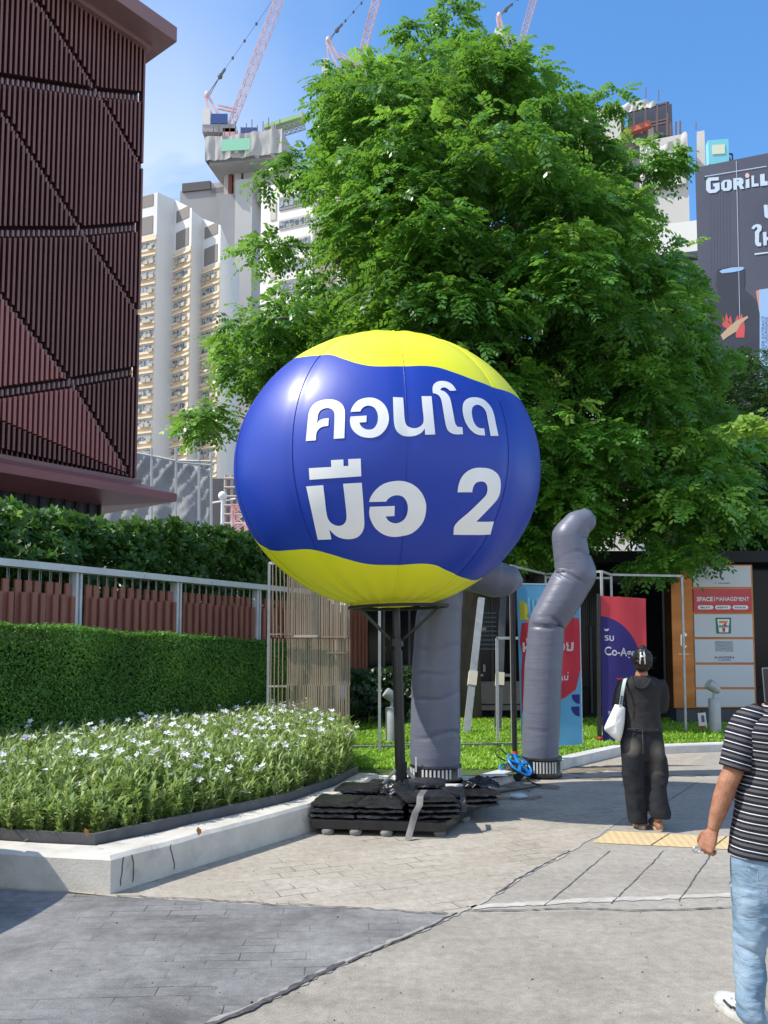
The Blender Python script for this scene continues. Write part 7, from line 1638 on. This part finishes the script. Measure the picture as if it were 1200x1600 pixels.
def sneaker(c, yaw, name, lift=0.0, pitch=0.0):
    Rm = Matrix.Translation(c) @ Matrix.Rotation(yaw, 4, 'Z') @ Matrix.Rotation(pitch, 4, 'X')
    m = MB(); rings = []
    for yy, rx, hz in ((-.115,.014,.05),(-.11,.030,.085),(-.08,.039,.105),(-.03,.042,.098),(.02,.042,.082),(.07,.047,.066),(.12,.046,.052),(.155,.034,.04),(.172,.012,.03)):
        rings.append([Rm @ Vector((rx*math.cos(2*math.pi*j/24)*(1 if math.sin(2*math.pi*j/24) < .5 else .82), yy, .028 + max(-.1, math.sin(2*math.pi*j/24))*hz)) for j in range(24)])
    m.loft(rings); s_ = m.build('sneaker', m_snk, man, smooth=True)
    m = MB(); m.loft([[Rm @ Vector((k_*.050*math.cos(2*math.pi*j/26)*(1-.12*math.sin(2*math.pi*j/26)*-1), .028 + .152*math.sin(2*math.pi*j/26)*k_, z_)) for j in range(26)] for z_, k_ in ((.001,.94),(.006,1.0),(.030,1.0),(.036,.95))]); m.build('sole', m_sol, s_, smooth=40)
    for (x0, y0, z0, x1, y1, z1, mt) in ((-.043,-.07,.06,-.045,.02,.055,m_snk2),(-.040,-.09,.085,-.043,-.03,.045,m_snk3),(-.044,.03,.05,-.040,.08,.06,m_snk2),(0,-.113,.045,0,-.104,.10,m_snk2),(-.036,-.06,.10,-.045,.0,.075,m_snk3),(-.046,-.02,.035,-.038,-.01,.085,m_snk2),(-.030,.02,.088,.030,.02,.088,m_snk3),(-.030,.045,.080,.030,.045,.080,m_snk3)):
        m = MB(); m.tube([Rm @ Vector((x0,y0,z0)), Rm @ Vector(((x0+x1)/2*1.04,(y0+y1)/2,(z0+z1)/2)), Rm @ Vector((x1,y1,z1))], .006, 6); m.build('trim', mt, s_, smooth=True)
c = MP(1170,1590,-.02); sneaker(Vector((c.x-.004, c.y+.03, 0)), R(18), 'sneaker'); c = MP(1262,1540,.36); sneaker(Vector((c.x, c.y+.1, 0)), R(-6), 'sneaker')
m = MB(); m.ball(MP(1234,1043,.01), (.084,.102,.10), 22, 12); o = m.build('hair', m_hair, man, smooth=True); displace(o, .03, .01)
# phone and keys
ph = empty('phone', MP(1205,1072,.36), 'black smartphone held up in front of the person at the right edge', 'phone'); q = MP(1205,1070,.36)
m = MB(); m.box(q, (.078,.009,.168), ry=R(-3)); bevel(m.build('phone_case', M('phone_grey', (.16,.165,.17), .35, .4), ph), .006, 3)
m = MB(); m.box(q - Vector((0,.0052,0)), (.070,.002,.158), ry=R(-3)); m.build('phone_screen', M('phone_glass', (.012,.014,.02), .08, spec=.8), ph)
ky = empty('key', A2(262,1535,.02), 'small silver key poking out of the fist of the person at the right edge', 'key'); m_key = M('key_metal', (.62,.60,.58), .28, .9)
kc = A2(243,1538,-.01); m = MB(); m.tube([kc + Vector((.016*math.cos(a), 0, .013*math.sin(a))) for a in np.linspace(0,2*math.pi,15)], .004, 6, cap=False); m.build('key_bow', m_key, ky, smooth=True)
m = MB(); m.tube([kc + Vector((.014,0,.002)), A2(278,1527,.0)], .0035, 6); m.build('key_blade', m_key, ky)

# ================================================================== DARK CAR BESIDE THE PLANTER (nose only reaches the left edge)
m_carp = M('black_car_paint', (.012,.012,.014), .2, spec=.6, coat=.8, coatr=.04); m_cargl = M('car_glass', (.01,.012,.015), .05, spec=.8); m_tyre = M('tyre_rubber', (.02,.02,.02), .85); m_rim = M('alloy_rim', (.5,.5,.52), .3, .9); m_hl = M('headlight_glass', (.5,.52,.55), .1, spec=.8)
CN = Vector((-2.76, 4.92, 0)); cyaw = math.atan2(-.15, 1)
car = empty('parked_car', CN, 'black car whose nose just reaches the left edge beside the white kerb', 'car')
Rc = Matrix.Translation(CN) @ Matrix.Rotation(cyaw, 4, 'Z')
def cs(x, hw, z0, z1, zr, k):
    hw *= .78
    if True:
        pass # cross-section at length x: half width, sill, shoulder, roof, roof width factor
    pts = [(-hw*.92,z0),(-hw,z0+.12),(-hw*1.0,(z0+z1)/2),(-hw*.97,z1),(-hw*k,zr),(-hw*k*.5,zr+.03),(0,zr+.035),(hw*k*.5,zr+.03),(hw*k,zr),(hw*.97,z1),(hw,(z0+z1)/2),(hw,z0+.12),(hw*.92,z0)]
    return [Rc @ Vector((x, y, z)) for y, z in pts]
m = MB(); m.loft([cs(-.02,.35,.3,.62,.66,.8), cs(-.06,.62,.24,.80,.88,.85), cs(-.16,.76,.22,.95,1.05,.88), cs(-.4,.84,.2,1.02,1.12,.9), cs(-.75,.88,.2,1.06,1.17,.9), cs(-.9,.88,.2,1.07,1.22,.88), cs(-1.6,.89,.2,1.12,1.74,.74), cs(-2.6,.89,.2,1.12,1.82,.76), cs(-3.8,.88,.2,1.12,1.80,.76), cs(-4.3,.86,.24,1.1,1.6,.78), cs(-4.45,.78,.3,1.0,1.1,.85)]); subsurf(m.build('body', m_carp, car, smooth=True), 1)
for nm, pts in (('windscreen', [(-.98,-.58,1.27),(-.98,.58,1.27),(-1.52,.48,1.69),(-1.52,-.48,1.69)]),):
    m = MB(); m.prism([Rc @ Vector((x-.02,y,z+.03)) for x, y, z in pts], Rc.to_3x3() @ Vector((.03,0,.02))); m.build(nm, m_cargl, car)
for sg in (-1, 1):
    m = MB(); m.prism([Rc @ Vector((x, sg*y, z)) for x, y, z in ((-1.3,.71,1.18),(-3.95,.71,1.18),(-3.85,.60,1.66),(-1.75,.60,1.66))], Rc.to_3x3() @ Vector((0,sg*.06,.01))); m.build('side_window', m_cargl, car)
    m = MB(); m.ball(Rc @ Vector((-.17, sg*.52, .82)), (.13,.15,.06), 12, 8); m.build('headlight', m_hl, car, smooth=True)
    for x in (-.85, -3.4):
        c = Rc @ Vector((x, sg*.68, .32)); ay_ = Rc.to_3x3() @ Vector((0,1,0)); m = MB(); m.tube([c-ay_*.11, c-ay_*.09, c+ay_*.09, c+ay_*.11], [.28,.32,.32,.28], 26); w_ = m.build('wheel', m_tyre, car, smooth=40)
        m = MB(); m.tube([c+ay_*sg*.112, c+ay_*sg*.118], .2, 20); m.build('rim', m_rim, w_)
